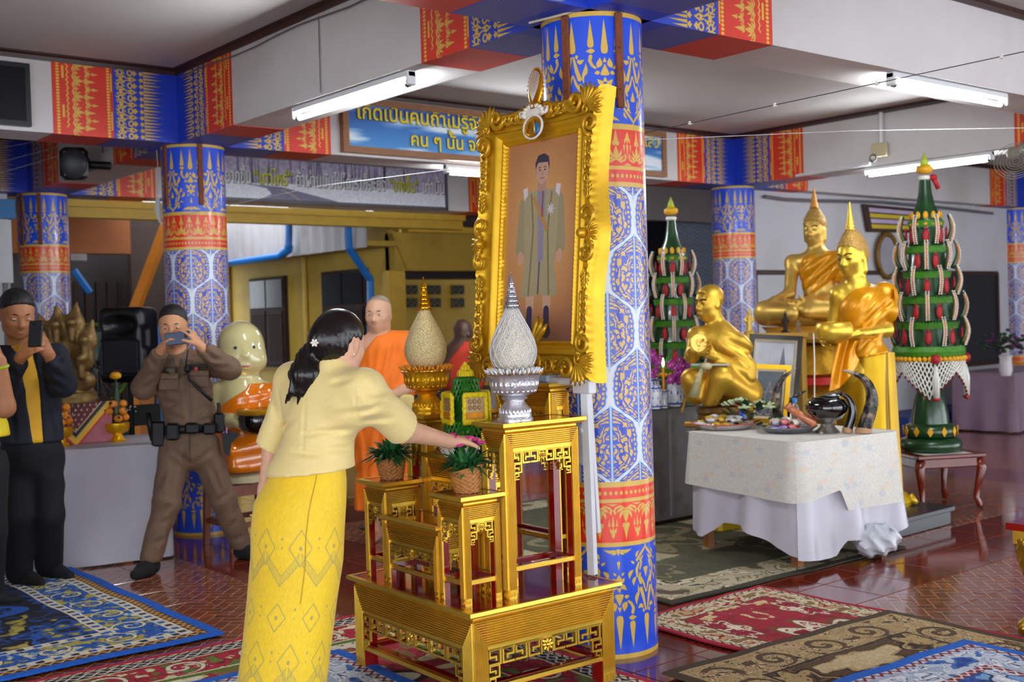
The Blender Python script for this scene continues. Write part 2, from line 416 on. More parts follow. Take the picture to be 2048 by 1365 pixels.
def lotus(cv, x, y, f=1, k=1., turn=False):
    m = Motif(cv, x, y, k, f, GOLD, turn)
    m.drop(0, .09, .16, .026); m.leaf(.004, .085, .018, .105, .016); m.leaf(0, .02, 0, .088, .026); m.leaf(.01, .03, .03, .07, .014, -.004); m.leaf(.008, .022, .044, .042, .014, -.004)
    m.line([(.006, .022), (.025, .012), (.045, .02), (.056, .032)], [.004, .005, .005, .003]); m.leaf(.05, .03, .05, .052, .012)
def hang(cv, x, y, f=1, k=1.):
    m = Motif(cv, x, y, k, f); m.leaf(0, .0, 0, .05, .016); m.drop(0, .05, .105, .012); m.leaf(.006, .02, .016, .05, .01); m.drop(.017, .052, .088, .009)
# --- the printed sleeve on every column: circumference 1.351 m, height 2.667 m
CIRC, HB = 2*PI*.215, 2.667
def column_print():
    cv = Canvas(CIRC, HB, 640, '#2050dc', True); x0 = .04
    cv.rect(0, CIRC, 0, .02, GOLD); cv.rect(0, CIRC, 2.645, 2.667, GOLD)
    st = CIRC/10
    for i in range(10):
        x = x0-.083+i*st
        (bodhi if i % 2 == 0 else trident)(cv, x, 2.205); (bodhi if i % 2 == 0 else trident)(cv, x, .465, -1)
        if i % 2: wings(cv, x, 2.21); wings(cv, x, .462, -1)
    for y0, y1, c in ((2.183, 2.207, GOLD), (1.953, 2.183, '#e5331d'), (2.018, 2.034, GOLD), (1.948, 1.968, GOLD), (.466, .735, '#f03512'), (.466, .484, GOLD), (.648, .664, GOLD), (.712, .735, GOLD)): cv.rect(0, CIRC, y0, y1, c)
    for i in range(60):
        x = i*CIRC/60; cv.ell(x, 1.993, .0068, .0085, GOLD); cv.ell(x, .688, .0068, .0085, GOLD)
    for i in range(12):
        x = x0+i*CIRC/12; lotus(cv, x, 2.04, 1, .9); hang(cv, x+CIRC/24, 2.175-.002, -1, 1.0); lotus(cv, x, .645, -1, .95); hang(cv, x+CIRC/24, .5, 1, .95)
        cv.poly([(x+CIRC/24-.025, 2.036), (x+CIRC/24+.025, 2.036), (x+CIRC/24, 2.046)], GOLD); cv.poly([(x+CIRC/24-.025, .643), (x+CIRC/24+.025, .643), (x+CIRC/24, .633)], GOLD)
    # leaf lattice
    j0, j1 = int(.735*640), int(1.948*640); X = cv.X[j0:j1]; Y = cv.Y[j0:j1]; P = CIRC/5; ts = A(0, .03, .075, .12, .17, .22, .24, .265, .29, .31, .33, .36); ws = A(0, .045, .108, .122, .125, .122, .112, .08, .04, .012, 0, -.03)
    best = np.full(X.shape, -1.); T = np.zeros(X.shape); U = np.zeros(X.shape)
    for r in range(-3, 7):
        tip = 1.049+r*.235
        for dy in (0,):
            u = np.abs(((X-x0-.036-(r % 2)*P/2+P/2) % P)-P/2); t = tip-Y
            w = np.interp(t, ts, ws, left=-.1, right=-.1); sd = w-u-.003-.004*np.abs(np.sin(t*95)); b = sd > best; best = np.where(b, sd, best); T = np.where(b, t, T); U = np.where(b, u, U)
    out = np.empty((*X.shape, 3), np.float32); out[:] = hx('#dcdfe7')
    def put(mask, c): out[mask] = hx(c)
    put(best > -.0045, '#8fc0ee'); put(best > 0, '#2f4ac9')
    wrp = vnoise(U*45, T*38, 3)*1.5+vnoise(U*90, T*80, 9)*.5
    ph = np.sin(2*PI*(best/.024+wrp*.85+T*5)); brk = np.sin(2*PI*(T/.034-U/.06+wrp*.8))
    g = (best > .021) & (ph > -.3) & (brk > -.8) & (U > .009)
    put(g, '#e0b45c')
    dots = (best > .0055) & (best < .016) & (np.sin(T*2*PI/.02) > -.35); put(dots, '#e0b45c')
    put((U < .0045) & (best > -.01) & (T < .32), '#a8cdf0')
    cv.a[j0:j1] = out
    return cv.a
# --- the painted band at a beam end: u runs 1 m away from the column, v up .5 m
def beam_print(soffit=False):
    cv = Canvas(1., .5, 420, '#1f3fc0')
    if soffit:
        k = (np.sin((cv.Y*1.0+cv.X*.12)*2*PI/.014+np.sin(cv.X*90)*.8) > .55) & (cv.X > .3) & (cv.X < .6); cv.a[k] = hx('#8a7a4c'); cv.rect(.615, 1, 0, .5, '#c8301c'); return cv.a
    for i in range(24):
        y = (i+.5)*.5/24; L = .13 if i % 2 else .1; cv.poly([(.41, y-.008), (.41-L*.3, y-.006), (.41-L, y), (.41-L*.3, y+.006), (.41, y+.008)], GOLD)
    for i in range(12):
        y = (i+.5)*.5/12
        m = Motif(cv, .41, y, .8, 1, GOLD, True); m.leaf(0, 0, 0, .04, .03); m.leaf(.006, .01, .02, .03, .012)
        if i % 2 == 0:
            for dx in (.5, .565): cv.ell(dx, y, .02, .022, GOLD); cv.ell(dx, y, .009, .011, '#1f3fc0')
            for k in range(8):
                a = k*PI/4; cv.line([(.565+.024*math.cos(a), y+.026*math.sin(a)), (.565+.034*math.cos(a+.3), y+.036*math.sin(a+.3))], [.005, .002], GOLD)
            cv.poly([(.45, y), (.47, y+.02), (.49, y), (.47, y-.02)], GOLD)
        else:
            for k in (-1, 1): cv.line([(.46, y), (.49, y+k*.012), (.52, y+k*.006), (.54, y+k*.016), (.57, y+k*.008), (.59, y+k*.014)], [.004, .006, .003, .006, .004, .003], GOLD)
            cv.ell(.5, y, .01, .012, GOLD); cv.ell(.56, y, .012, .012, GOLD)
    cv.rect(.615, 1, 0, .5, '#dc3420')
    for i in range(26):
        y = (i+.5)*.5/26; cv.ell(.645, y, .0115, .008, '#e8bb3c'); cv.ell(.965, y, .0115, .008, '#e8bb3c')
    for y in (.05, .3): cv.rect(.62, .63, y, y+.12, '#e8bb3c'); cv.rect(.925, .94, y+.06, y+.14, '#e8bb3c')
    for i in range(5):
        y = (i+.5)*.1; lotus(cv, .885, y, -1, 1.0, True); lotus(cv, .80, y+.05, -1, .6, True)
        m = Motif(cv, .9, y+.05, 1, -1, '#e8bb3c', True); m.line([(.0, .0), (.02, -.01), (.035, .0), (.05, -.012)], .004)
    return cv.a
def symfield(X, Y, cx, cy, s, seed): return fbm(np.abs(X-cx)/s, np.abs(Y-cy)/s, seed, 3)
def carpet_print(w, h, spec, field, seed=0, res=260):
    """spec: list of (outer edge distance, colour, pattern, colours) from the rim inwards; field: (base, pattern colours)"""
    cv = Canvas(w, h, res, spec[0][1]); X, Y = cv.X, cv.Y; e = np.minimum(np.minimum(X, w-X), np.minimum(Y, h-Y)); along = np.where(np.minimum(X, w-X) < np.minimum(Y, h-Y), Y, X); a = cv.a
    e = e+.004*(vnoise(X*9, Y*9, 4)-.5)
    def floral(m, cols, X_, Y_, s, sd):
        n = fbm(X_/s+.5*vnoise(X_/s*1.7, Y_/s*1.7, sd+5), Y_/s, sd, 3); q = np.abs(n-.5)
        a[m & (n > .56)] = hx(cols[0]); a[m & (n > .62)] = hx(cols[1]); a[m & (n < .4)] = hx(cols[2]); a[m & (n < .33)] = hx(cols[3])
        a[m & (np.abs(n-.555) < .008)] = hx(cols[4]); a[m & (np.abs(n-.4) < .007)] = hx(cols[4])
    for i, (d, c, pat, cols) in enumerate(spec):
        d2 = spec[i+1][0] if i+1 < len(spec) else 99
        m = (e >= d) & (e < d2); a[m] = hx(c); t = (e-d)/(d2-d)
        if pat == 'check':
            k = (np.sin(along*2*PI/.075) > .1) & (t > .22) & (t < .78); a[m & k] = hx(cols[0]); a[m & k & (np.sin(along*PI/.075-.3) > 0)] = hx(cols[1])
        elif pat == 'wave':
            k = np.abs(t-.5-.28*np.sin(along*2*PI/.05)) < .2; a[m & k] = hx(cols[0])
        elif pat == 'link':
            k = (np.abs(t-.5-.3*np.sin(along*2*PI/.11)) < .1) | (np.abs(t-.5+.3*np.sin(along*2*PI/.11)) < .1); a[m & k] = hx(cols[0])
        elif pat == 'scroll':
            L = d2-d; ph = (along/(L*1.5)) % 1; r = np.hypot((ph-.5)*1.5, (t-.5)); an = np.arctan2(t-.5, (ph-.5)*1.5); k = (np.sin(r*20-an) > .55) & (r < .46); floral(m, cols, along, e, L*.3, seed+i)
            a[m & k] = hx(cols[1]); a[m & (r < .48) & (np.abs(np.sin(r*20-an)-.45) < .14)] = hx(cols[4])
        elif pat == 'flor': floral(m, cols, along, e, (d2-d)*.5, seed+i)
    m = e >= spec[-1][0]; base, cols, s = field; a[m] = hx(base)
    cx, cy = w/2, h/2; floral(m, cols, np.abs(X-cx)+3, np.abs(Y-cy)+7, s, seed+50)
    for (u, v, ru, rv) in ((.5, .5, .26, .2), (.22, .22, .1, .08), (.78, .22, .1, .08), (.22, .78, .1, .08), (.78, .78, .1, .08)):
        r = np.hypot((X/w-u)/ru, (Y/h-v)/rv)+.16*np.sin(np.arctan2(Y/h-v, X/w-u)*8); mm = m & (r < 1); 
        a[mm] = hx(cols[5]); a[m & (np.abs(r-1) < .05)] = hx(cols[4]); floral(mm & (r < .85), cols, np.abs(X-u*w)+2, np.abs(Y-v*h)+4, s*.6, seed+70)
    k = .9+.2*vnoise(X*res*.5, Y*res*.5, 7); return a*k[..., None]
def clouds_print():
    cv = Canvas(3.4, .4, 260, '#2f6fc0'); n = fbm(cv.X*1.6, cv.Y*9, 3, 4); k = np.clip((n-.42)*5, 0, 1)[..., None]; t = np.clip(cv.Y/.4, 0, 1)[..., None]
    b = hx('#4f97d8')*(1-t)+hx('#2458b0')*t; return b*(1-k)+hx('#e6f0fa')*k
def forest_print():
    w, h = 2.73, .45; cv = Canvas(w, h, 300, '#9a93b4'); X, Y = cv.X, cv.Y; n = fbm(X*40, Y*40, 5, 3); cv.a[:] = hx('#8f88ac')*(1-n[..., None])+hx('#d8d6e6')*n[..., None]
    for i in range(46):
        x = rnd.random()*w; d = rnd.choice(['#4a4458', '#5d5670', '#6c6580']); cv.line([(x, .14), (x+rnd.uniform(-.03, .03), .46)], [rnd.uniform(.004, .012), .003], d)
    for x in (.1, .19, .3, 2.02): cv.line([(x, .1), (x+.01, .46)], [.016, .012], '#332e40')
    sn = Y < .16+.05*fbm(X*3, X*0, 8, 2)+.06*np.exp(-((X-.2)/.3)**2)-.0; cv.a[sn] = hx('#e4e8f2')
    cv.poly([(.6, .165), (.95, .15), (1.35, .06), (1.6, 0), (.72, 0), (.85, .07), (.8, .13)], '#77728c'); cv.line([(.95, .12), (1.05, .07), (1.15, 0)], .006, '#b09a8a')
    cv.line([(0, .11), (.35, .05)], [.05, .02], '#8d7a92'); cv.a *= (.92+.16*vnoise(X*120, Y*120, 2))[..., None]; return cv.a
def portrait_print():
    """flat photograph of a standing man in a long gold-brown coat against an orange ground"""
    cv = Canvas(.5, .9, 700, '#c88a3c'); X, Y = cv.X, cv.Y; r = np.hypot((X-.25)/.36, (Y-.5)/.5)
    k = np.clip(1.15-r, 0, 1)[..., None]; cv.a[:] = hx('#a86c4a')*(1-k)+hx('#d9a763')*k
    b = np.clip(.16-Y, 0, .16)[..., None]/.16; cv.a[:] = cv.a*(1-b*.45)+hx('#6a4a5c')*b*.45
    cx = .25
    for s in (-1, 1):
        x = cx+s*.058; cv.poly([(x-.03, .21), (x+.03, .21), (x+.026, .15), (x+.014, .08), (x-.014, .08), (x-.026, .15)], '#c7a187'); cv.line([(x, .14), (x+s*.003, .055)], [.019, .021], '#3a3150'); cv.ell(x+s*.004, .045, .028, .03, '#2e2740')
        cv.line([(cx+s*.118, .62), (cx+s*.128, .5), (cx+s*.135, .42)], [.034, .036, .036], '#9c9070'); cv.ell(cx+s*.135, .375, .02, .032, '#c99a86')
        cv.poly([(cx, .68), (cx+s*.10, .675), (cx+s*.12, .64), (cx+s*.112, .45), (cx+s*.105, .34), (cx+s*.128, .2), (cx+s*.01, .205), (cx+s*.004, .3)], '#a89b78')
        cv.line([(cx+s*.07, .66), (cx+s*.05, .5), (cx+s*.07, .21)], .005, '#7f7250'); cv.poly([(cx+s*.13, .69), (cx+s*.10, .695), (cx+s*.095, .66), (cx+s*.122, .635)], '#d5cbd2')
    cv.poly([(cx-.028, .68), (cx+.028, .68), (cx+.02, .5), (cx+.024, .36), (cx-.012, .35), (cx-.018, .5)], '#8f88a0'); cv.line([(cx, .35), (cx-.004, .215)], .005, '#5a5468')
    cv.line([(cx-.05, .64), (cx+.04, .5)], .011, '#b8884a'); cv.line([(cx+.01, .68), (cx+.008, .56)], .006, '#8a5a5c')
    for k in range(8): a = k*PI/4; cv.line([(cx+.066, .585), (cx+.066+.024*math.cos(a), .585+.026*math.sin(a))], [.008, .002], '#cfc6d0')
    cv.rect(cx-.03, cx+.03, .67, .72, '#b4897a'); cv.ell(cx, .76, .044, .058, '#c39a86'); cv.ell(cx-.043, .757, .008, .016, '#b98c7a'); cv.ell(cx+.043, .757, .008, .016, '#b98c7a')
    cv.poly([(cx-.048, .77), (cx-.05, .8), (cx-.032, .832), (cx+.01, .838), (cx+.04, .822), (cx+.049, .79), (cx+.045, .765), (cx+.036, .797), (cx-.03, .8)], '#41384a')
    for s in (-1, 1): cv.ell(cx+s*.018, .765, .007, .0035, '#4a3a3c'); cv.line([(cx+s*.01, .777), (cx+s*.026, .776)], .002, '#5a4646')
    cv.line([(cx, .76), (cx+.003, .743)], .003, '#a97f70'); cv.line([(cx-.012, .728), (cx+.012, .728)], .003, '#a26466')
    n = (.94+.12*vnoise(X*500, Y*500, 3))*(.985+.025*np.sin(Y*900)); return cv.a*n[..., None]
def skirt_print():
    w, h = 1.1, 1.05; cv = Canvas(w, h, 560, '#efc61a', True); X, Y = cv.X, cv.Y; g = '#b39f58'; n = 8; st = w/n
    def dash(a, b, k, wd):
        for j in range(k): t0, t1 = j/k, (j+.6)/k; cv.line([(a[0]+(b[0]-a[0])*t0, a[1]+(b[1]-a[1])*t0), (a[0]+(b[0]-a[0])*t1, a[1]+(b[1]-a[1])*t1)], wd, g)
    for r, y in enumerate((.30, .47, .74)):
        for i in range(n):
            x = (i+.5*(r % 2))*st; hw, hh = (.042, .07) if r != 1 else (.036, .055); q = [(x, y+hh), (x+hw, y), (x, y-hh), (x-hw, y)]
            for a, b in zip(q, q[1:]+q[:1]): dash(a, b, 8, .0021)
            cv.ell(x, y, .006, .009, g); cv.ell(x+st/2, y+.035, .004, .006, g); cv.ell(x+st/2, y+.0, .003, .004, g)
            if r != 1:
                for sg in (-1, 1):
                    for j in range(11): t = j/10; cv.line([(x+st/2+sg*st*.46*t, y-.145+.085*t), (x+st/2+sg*st*.46*t, y-.145+.085*t+.034)], .0012, g)
                    cv.line([(x+st/2, y-.148), (x+st/2+sg*st*.48, y-.148+.089)], .0017, g); cv.line([(x+st/2, y-.108), (x+st/2+sg*st*.48, y-.108+.089)], .0013, g)
    for i in range(44):
        x = i*w/44; cv.line([(x, .09), (x+w/88, .115), (x+w/44, .09)], .0014, g)
    cv.line([(0, .125), (w, .128)], .0018, '#a89a58'); cv.a *= (.97+.06*vnoise(X*260, Y*90, 3))[..., None]; return cv.a
def cloth_flower_print():
    cv = Canvas(.5, .5, 400, '#dedbd2'); n = vnoise(cv.X*120, cv.Y*120, 4); cv.a *= (.96+.07*n)[..., None]
    for i in range(16):
        x, y = rnd.random()*.5, rnd.random()*.5; c = rnd.choice(['#e3d3c2', '#cfd1d0', '#e2d0bf', '#c9cdd0'])
        for k in range(5): a = k*2*PI/5+i; cv.ell(x+.016*math.cos(a), y+.016*math.sin(a), .011, .011, c)
        cv.line([(x, y), (x+.05*math.cos(i), y+.05*math.sin(i))], .003, '#cdd0cc')
    return cv.a
def porcelain_print():
    cv = Canvas(.4, .2, 500, '#dfe4ee'); n = fbm(cv.X*32, cv.Y*32, 6, 3); cv.a[n > .56] = hx('#5a6fb0'); cv.a[n > .63] = hx('#2c3f8c'); cv.a[(np.abs(cv.Y-.02) < .006) | (np.abs(cv.Y-.18) < .006)] = hx('#3a4c98'); return cv.a
def cloth_band_print():
    """maroon brocade triangle cloth with black, gold and red borders; u across, v up from the point"""
    cv = Canvas(.5, .3, 500, '#5e1a28'); X, Y = cv.X, cv.Y; d = (Y-.0-np.abs(X-.25)*1.15)
    n = (np.sin(X*2*PI/.035+np.floor(Y/.03)*PI) > .6) & (np.sin(Y*2*PI/.03) > .2); cv.a[n] = hx('#b89a78')
    for k, c in ((.115, '#c9b48a'), (.105, '#222024'), (.075, '#c9a54a'), (.06, '#e0b030'), (.022, '#d22818')): cv.a[d < k] = hx(c)
    return cv.a
def tile_print():
    """one glazed herringbone tile, .35 m: small bricks in zigzag with pale joints"""
    n = 320; y, x = np.mgrid[0:n, 0:n]/n*.35; c = math.cos(PI/4)
    u, v = (x*c+y*c)/.06187, (-x*c+y*c)/.06187; iu, iv = np.floor(u).astype(int), np.floor(v).astype(int); k = (iu-iv) % 4
    fu, fv = u-iu, v-iv; e = np.full(u.shape, .5)
    e = np.where(k == 0, np.minimum(np.minimum(fv, 1-fv), fu), e); e = np.where(k == 1, np.minimum(np.minimum(fv, 1-fv), 1-fu), e)
    e = np.where(k == 2, np.minimum(np.minimum(fu, 1-fu), 1-fv), e); e = np.where(k == 3, np.minimum(np.minimum(fu, 1-fu), fv), e)
    nn = fbm(x*90, y*30, 3, 3); a = hx('#7d3d22')*(1-nn[..., None])+hx('#a3552f')*nn[..., None]; a = a*(.86+.28*vnoise(iu*1.7, iv*1.3, 2))[..., None]; a[e < .05] = hx('#b59a84'); return a.astype(np.float32)
# ------------------------------------------------------------------ the room
d1, d2, d1b, bw, HC = 4.03, 5.75, 3.25, .177, 3.16
WHITE = mat('white_paint', '#cfcbcb', .6, var=.06, vscale=2., dirt=('#a89c92', 1.3, .35))
CEIL = mat('ceiling_board', '#bdb8b6', .75, var=.08, vscale=.7, dirt=('#8f867c', .6, .4))
CORN = mat('brown_cornice', '#3a1712', .45, var=.2, vscale=9)
IMG_COL = image('column_print', column_print()); IMG_BEAM = image('beam_print', beam_print()); IMG_SOF = image('soffit_print', beam_print(True))
COLM = mat('column_sleeve', '#fff', .28, img=IMG_COL, var=.05, coat=.15)
BEAMM = mat('beam_band', '#fff', .45, img=IMG_BEAM, var=.06); SOFM = mat('soffit_band', '#fff', .5, img=IMG_SOF, var=.08)
BATTEN = mat('rusty_batten', '#7a3d1c', .7, var=.35, vscale=30)
CONC = mat('grey_screed', '#6a5c54', .8, var=.15)
def S(o): o['kind'] = 'structure'; return o
# floor slab with tiles laid on it
b = MB(); b.box(-9, 16, -10, 7.6, -.15, -.006); floor = S(b.build('floor', CONC, smooth=0))
TILE = mat('herringbone_tile', '#fff', .16, img=image('tile_print', tile_print()), var=.1, vscale=3, coat=.5); PLAIN = mat('plain_tile', '#7a2a18', .1, var=.22, vscale=5, coat=.6, dirt=('#5a1a10', 9, .4))
def tile_mesh(m, uv):
    t = .1735; c = .003; me = bpy.data.meshes.new('tile')
    v = [(-t, -t, -.006), (t, -t, -.006), (t, t, -.006), (-t, t, -.006), (-t, -t, -c), (t, -t, -c), (t, t, -c), (-t, t, -c), (-t+c, -t+c, 0), (t-c, -t+c, 0), (t-c, t-c, 0), (-t+c, t-c, 0)]
    f = [(8, 9, 10, 11)]+[(i, (i+1) % 4, 4+(i+1) % 4, 4+i) for i in range(4)]+[(4+i, 4+(i+1) % 4, 8+(i+1) % 4, 8+i) for i in range(4)]
    me.from_pydata(v, [], f); me.materials.append(m); ul = me.uv_layers.new(name='UVMap'); u = []
    for q in f:
        for i in q: u += [(v[i][0]+t)/(2*t), (v[i][1]+t)/(2*t)]
    ul.data.foreach_set('uv', u); return me
tmh, tmp_ = tile_mesh(TILE, 1), tile_mesh(PLAIN, 0)
def in_view(x, y, pad=120):
    d = A(x, y, 0)-CPOS; z = d@cF
    if z < .3: return False
    return -pad < 1024+CF*(d@cR)/z < 2048+pad and -pad < 682-CF*(d@cU)/z < 1365+pad
cells = []
for i in range(-20, 38):
    for j in range(-20, 22):
        x, y = -.727+.35*i, .175+.35*j
        cells.append((np.hypot(x-CPOS[0], y-CPOS[1]), x, y, in_view(x, y), abs(x) < .5 or abs(y) < .5 or abs(x-d2) < .5 or abs(y-d1) < .5))
cells.sort(); near = [c for c in cells if c[3]][:290]; ns = set((c[1], c[2]) for c in near)
for _, x, y, _, pl in near:
    o = bpy.data.objects.new('tile', tmp_ if pl else tmh); COL.objects.link(o); o.parent = floor; o.location = (x-floor.location.x, y-floor.location.y, -floor.location.z)
for nm, flag, m in (('herringbone_tiles', False, TILE), ('plain_tiles', True, PLAIN)):
    b = MB(); b.T = None
    for _, x, y, _, pl in cells:
        if (x, y) in ns or pl != flag: continue
        t = .1735; b.quad((x-t, y-t, 0), (x+t, y-t, 0), (x+t, y+t, 0), (x-t, y+t, 0))
    b.build(nm, m, floor, smooth=0, kind='stuff')
# ceiling: one board field per bay
b = MB(); b.box(-9, 16, -10, 7.6, HC, HC+.25); S(b.build('ceiling', CEIL, smooth=0))
# columns
def column(x, y, battens):
    b = MB(); n = 48; a0 = math.atan2(-y-3.6111+0*y, -x-3.44)
    b.grid(lambda u, v: (x+.215*math.cos(2*PI*u), y+.215*math.sin(2*PI*u), HB*v), n, 1)
    o = S(b.build('column', COLM, smooth=60)); o['label'] = 'round column wrapped in blue, gold and red printed sleeve'
    for deg, z0, z1 in battens:
        a = math.radians(deg); c = A(x+.222*math.cos(a), y+.222*math.sin(a), (z0+z1)/2); m = MB(); R = rotz(a)
        m.rbox(c, (.008, .017, (z1-z0)/2), .004, R)
        for k in range(4): m.ell(c+R@A(.01, .004*(-1)**k, (z1-z0)*(.35-.22*k)), (.005, .005, .005), nu=6, nv=4)
        m.build('batten', BATTEN, o)
    return o
column(0, 0, [(198, 2.28, 2.655), (257, 2.27, 2.66)])
column(0, d1, [(190, 2.25, 2.667), (258, 2.25, 2.667)]); column(0, d1+d1b, [(200, 2.2, 2.66), (245, 2.2, 2.66)]); column(d2, d1, []); column(2*d2, d1, [])
column(d2, 0, []); column(d2, d1+d1b, []); column(-d2, d1, []); column(-d2, 0, []); column(0, -d1, []); column(d2, -d1, [])
# beams: plain white boxes with printed bands folded round each end
def beam(axis_, p0, p1, fixed, bands=(1, 1)):
    b = MB(); lo, hi = p0, p1
    if axis_ == 'x': b.box(lo, hi, fixed-bw, fixed+bw, HB, HC)
    else: b.box(fixed-bw, fixed+bw, lo, hi, HB, HC)
    o = S(b.build('beam', WHITE, smooth=0))
    e = .003
    for k, on in enumerate(bands):
        if not on: continue
        st, sg = (lo, 1) if k == 0 else (hi, -1); L = 1.0
        m = MB()
        def P(u, s, z): return (st+sg*u, fixed+s, z) if axis_ == 'x' else (fixed+s, st+sg*u, z)
        w = bw+e
        for s in (-w, w): m.quad(P(0, s, HB-e), P(L, s, HB-e), P(L, s, HC), P(0, s, HC), 0)
        m.quad(P(0, -w, HB-e), P(L, -w, HB-e), P(L, w, HB-e), P(0, w, HB-e), 1, ((0, 0), (1, 0), (1, .7), (0, .7)))
        m.quad(P(L, -w, HB-e), P(L, w, HB-e), P(L, w, HC), P(L, -w, HC), 1, ((.9, .1), (.91, .1), (.91, .2), (.9, .2)))
        m.build('painted_band', [BEAMM, SOFM], o, smooth=0)
    # timber cornice along both long sides, under the ceiling
    m = MB()
    for s in (-1, 1):
        prof = [(0, 0), (0, -.045), (.014, -.045), (.02, -.02), (.035, -.012), (.035, 0)]
        q = lambda u: A(u, fixed+s*bw, HC) if axis_ == 'x' else A(fixed+s*bw, u, HC)
        nx = A(0, s, 0) if axis_ == 'x' else A(s, 0, 0)
        m.prism(prof, q(lo+bw), nx, A(0, 0, 1), q(hi-bw)-q(lo+bw))
    m.build('cornice', CORN, o, smooth=0)
    return o
c0 = .19
for y in (0, d1): beam('x', -d2, 0, y); beam('x', 0, d2, y)
beam('x', d2, 2*d2, d1); beam('x', 0, d2, d1+d1b); beam('x', -d2, 0, d1+d1b); beam('x', d2, 2*d2, d1+d1b); beam('x', d2, 2*d2, 0)
for x in (0, d2): beam('y', -d1, 0, x); beam('y', 0, d1, x)
beam('y', d1, d1+d1b, 0); beam('y', 0, d1, -d2)
# walls on the far right: white infill wall behind the altar, dark end wall, blue dado
b = MB(); b.box(d2+.2, 2*d2-.2, d1+.02, d1+.14, 0, HB); wb = S(b.build('wall_back', mat('white_wall', '#c3c1c6', .7, var=.06, vscale=1.2, dirt=('#a7a3a0', 1.6, .4)), smooth=0))
b = MB(); b.box(d2+2.2, 2*d2+.3, d1-.55, d1+.015, 0, .2); S(b.build('trim_1', mat('blue_dado', '#16307c', .5), smooth=0))
b = MB(); b.box(12.9, 13, -2.5, 7.6, 0, HC); b.box(2*d2+.2, 12.9, d1, d1+.12, 0, HC); S(b.build('wall_right', mat('grey_wall', '#6d6a70', .7, var=.1), smooth=0))
b = MB(); b.box(-7.5, -.3, 7.3, 7.42, 0, HB); S(b.build('wall_left', mat('pale_wall', '#c9c7c8', .7, var=.06), smooth=0))
b = MB(); b.box(-6.6, -6.5, .6, 7.3, 0, HC); S(b.build('wall_light_block', mat('cream_wall', '#a8a29a', .7, var=.06), smooth=0))  # unseen wall, added to block light at the rear left
b = MB(); b.box(-7.5, -1.6, 5.2, 5.3, 0, HB+.4); S(b.build('wall_side', mat('pale_wall2', '#a8a6a8', .7, var=.06), smooth=0))
# fluorescent battens
TUBE = mat('tube_glow', '#ffffff', .3, var=0, emit='#f4fbff', estr=TUBE_POWER); FIX = mat('white_enamel', '#dcdfe2', .35, var=.05); CAPM = mat('tube_cap', '#5a5a58', .4)
def tube_light(c, axis_, L, label, zt):
    t = thing('fluorescent_light', label, 'light', (c[0], c[1], c[2]), 'fluorescent tubes under the beams'); x, y, z = c
    ax = A(1, 0, 0) if axis_ == 'x' else A(0, 1, 0); R = np.stack([ax, np.cross((0, 0, 1), ax), A(0, 0, 1)], 1); h = L/2
    b = MB(); b.rbox((x, y, z+.05), (h, .024, .018), .005, R); b.build('housing', FIX, t)
    for s in (-1, 1):
        b = MB(); b.rbox(A(x, y, z+.028)+ax*s*(h-.012), (.012, .026, .036), .006, R); b.build('lamp_holder', FIX, t)
    b = MB(); b.tube([A(x, y, z)-ax*(h-.03), A(x, y, z)+ax*(h-.03)], .013, 12); b.build('tube', TUBE, t)
    b = MB()
    for s in (-1, 1): b.tube([A(x, y, z)+ax*s*(h-.05), A(x, y, z)+ax*s*(h-.024)], .0135, 12)
    b.build('tube_cap', CAPM, t, kind='stuff')
    if zt > z+.07:
        b = MB()
        for s in (-.55, .55): b.tube([A(x, y, z+.06)+ax*s*h, A(x, y, zt)+ax*s*h], .003, 6)
        b.build('hanger', FIX, t, kind='stuff')
zb = HB-.07
tube_light((-.14, 1.73, zb), 'y', 1.18, 'fluorescent tube under the white beam left of the framed portrait', HB)
tube_light((2.63, -.14, zb), 'x', 1.2, 'fluorescent tube under the near beam at top right', HB)
tube_light((d2-.14, 1.8, zb), 'y', 1.2, 'fluorescent tube above the right-hand gold statues', HB)
tube_light((2.66, d1-.14, zb), 'x', 1.2, 'short-looking fluorescent tube half hidden behind the portrait frame', HB)
# ------------------------------------------------------------------ the courtyard and the yellow building beyond the hall
YEL = mat('yellow_plaster', '#a8892c', .75, var=.12, vscale=1.5, dirt=('#6a5520', 2.2, .35)); YEL2 = mat('yellow_trim', '#c09a2c', .55, var=.12)
ORA = mat('orange_plaster', '#8a480c', .7, var=.2, vscale=2); DARK = mat('dark_timber', '#1c120e', .5, var=.3); SHUT = mat('brown_shutter', '#2c1812', .85, var=.25, vscale=20)
PANE = mat('dark_glass', '#0d0f18', .3, var=.05, spec=.25); FASC = mat('white_fascia', '#a9a4a6', .6, var=.12, vscale=3, dirt=('#8f8274', 3, .5)); PIPE = mat('blue_pipe', '#1368b4', .35, var=.1)
ASPH = mat('yard_concrete', '#4a443e', .85, var=.2)
b = MB(); b.box(-8, 14, 7.6, 20, -.3, -.1); S(b.build('ground', ASPH, smooth=0))
bl = thing('yellow_building', 'yellow plastered building with brown shutters across the yard', 'building', (4.2, 8, -.1))
b = MB(); b.box(4.2, 4.35, 7.97, 16, -.1, 2.7); b.build('wall', YEL, bl, smooth=0)
b = MB(); b.box(4.2, 8.5, 7.85, 8.05, 2.02, 2.47); b.box(3.75, 4.2, 7.75, 16, 2.3, 2.36); b.build('porch_beam', YEL, bl, smooth=0)
b = MB(); b.prism([(0, 0), (.35, 0), (.35, -.42), (.2, -.42)], (4.15, 7.82, 2.46), (1, 0, 0), (0, 0, 1), (0, .1, 0)); b.build('bracket', YEL, bl, smooth=0)
b = MB(); b.box(4.13, 4.36, 7.88, 8.08, -.1, 2.02); b.build('corner_post', YEL2, bl, smooth=0)
b = MB(); b.box(4.35, 9, 9.6, 9.75, -.1, 2.7); b.build('porch_wall', YEL, bl, smooth=0)
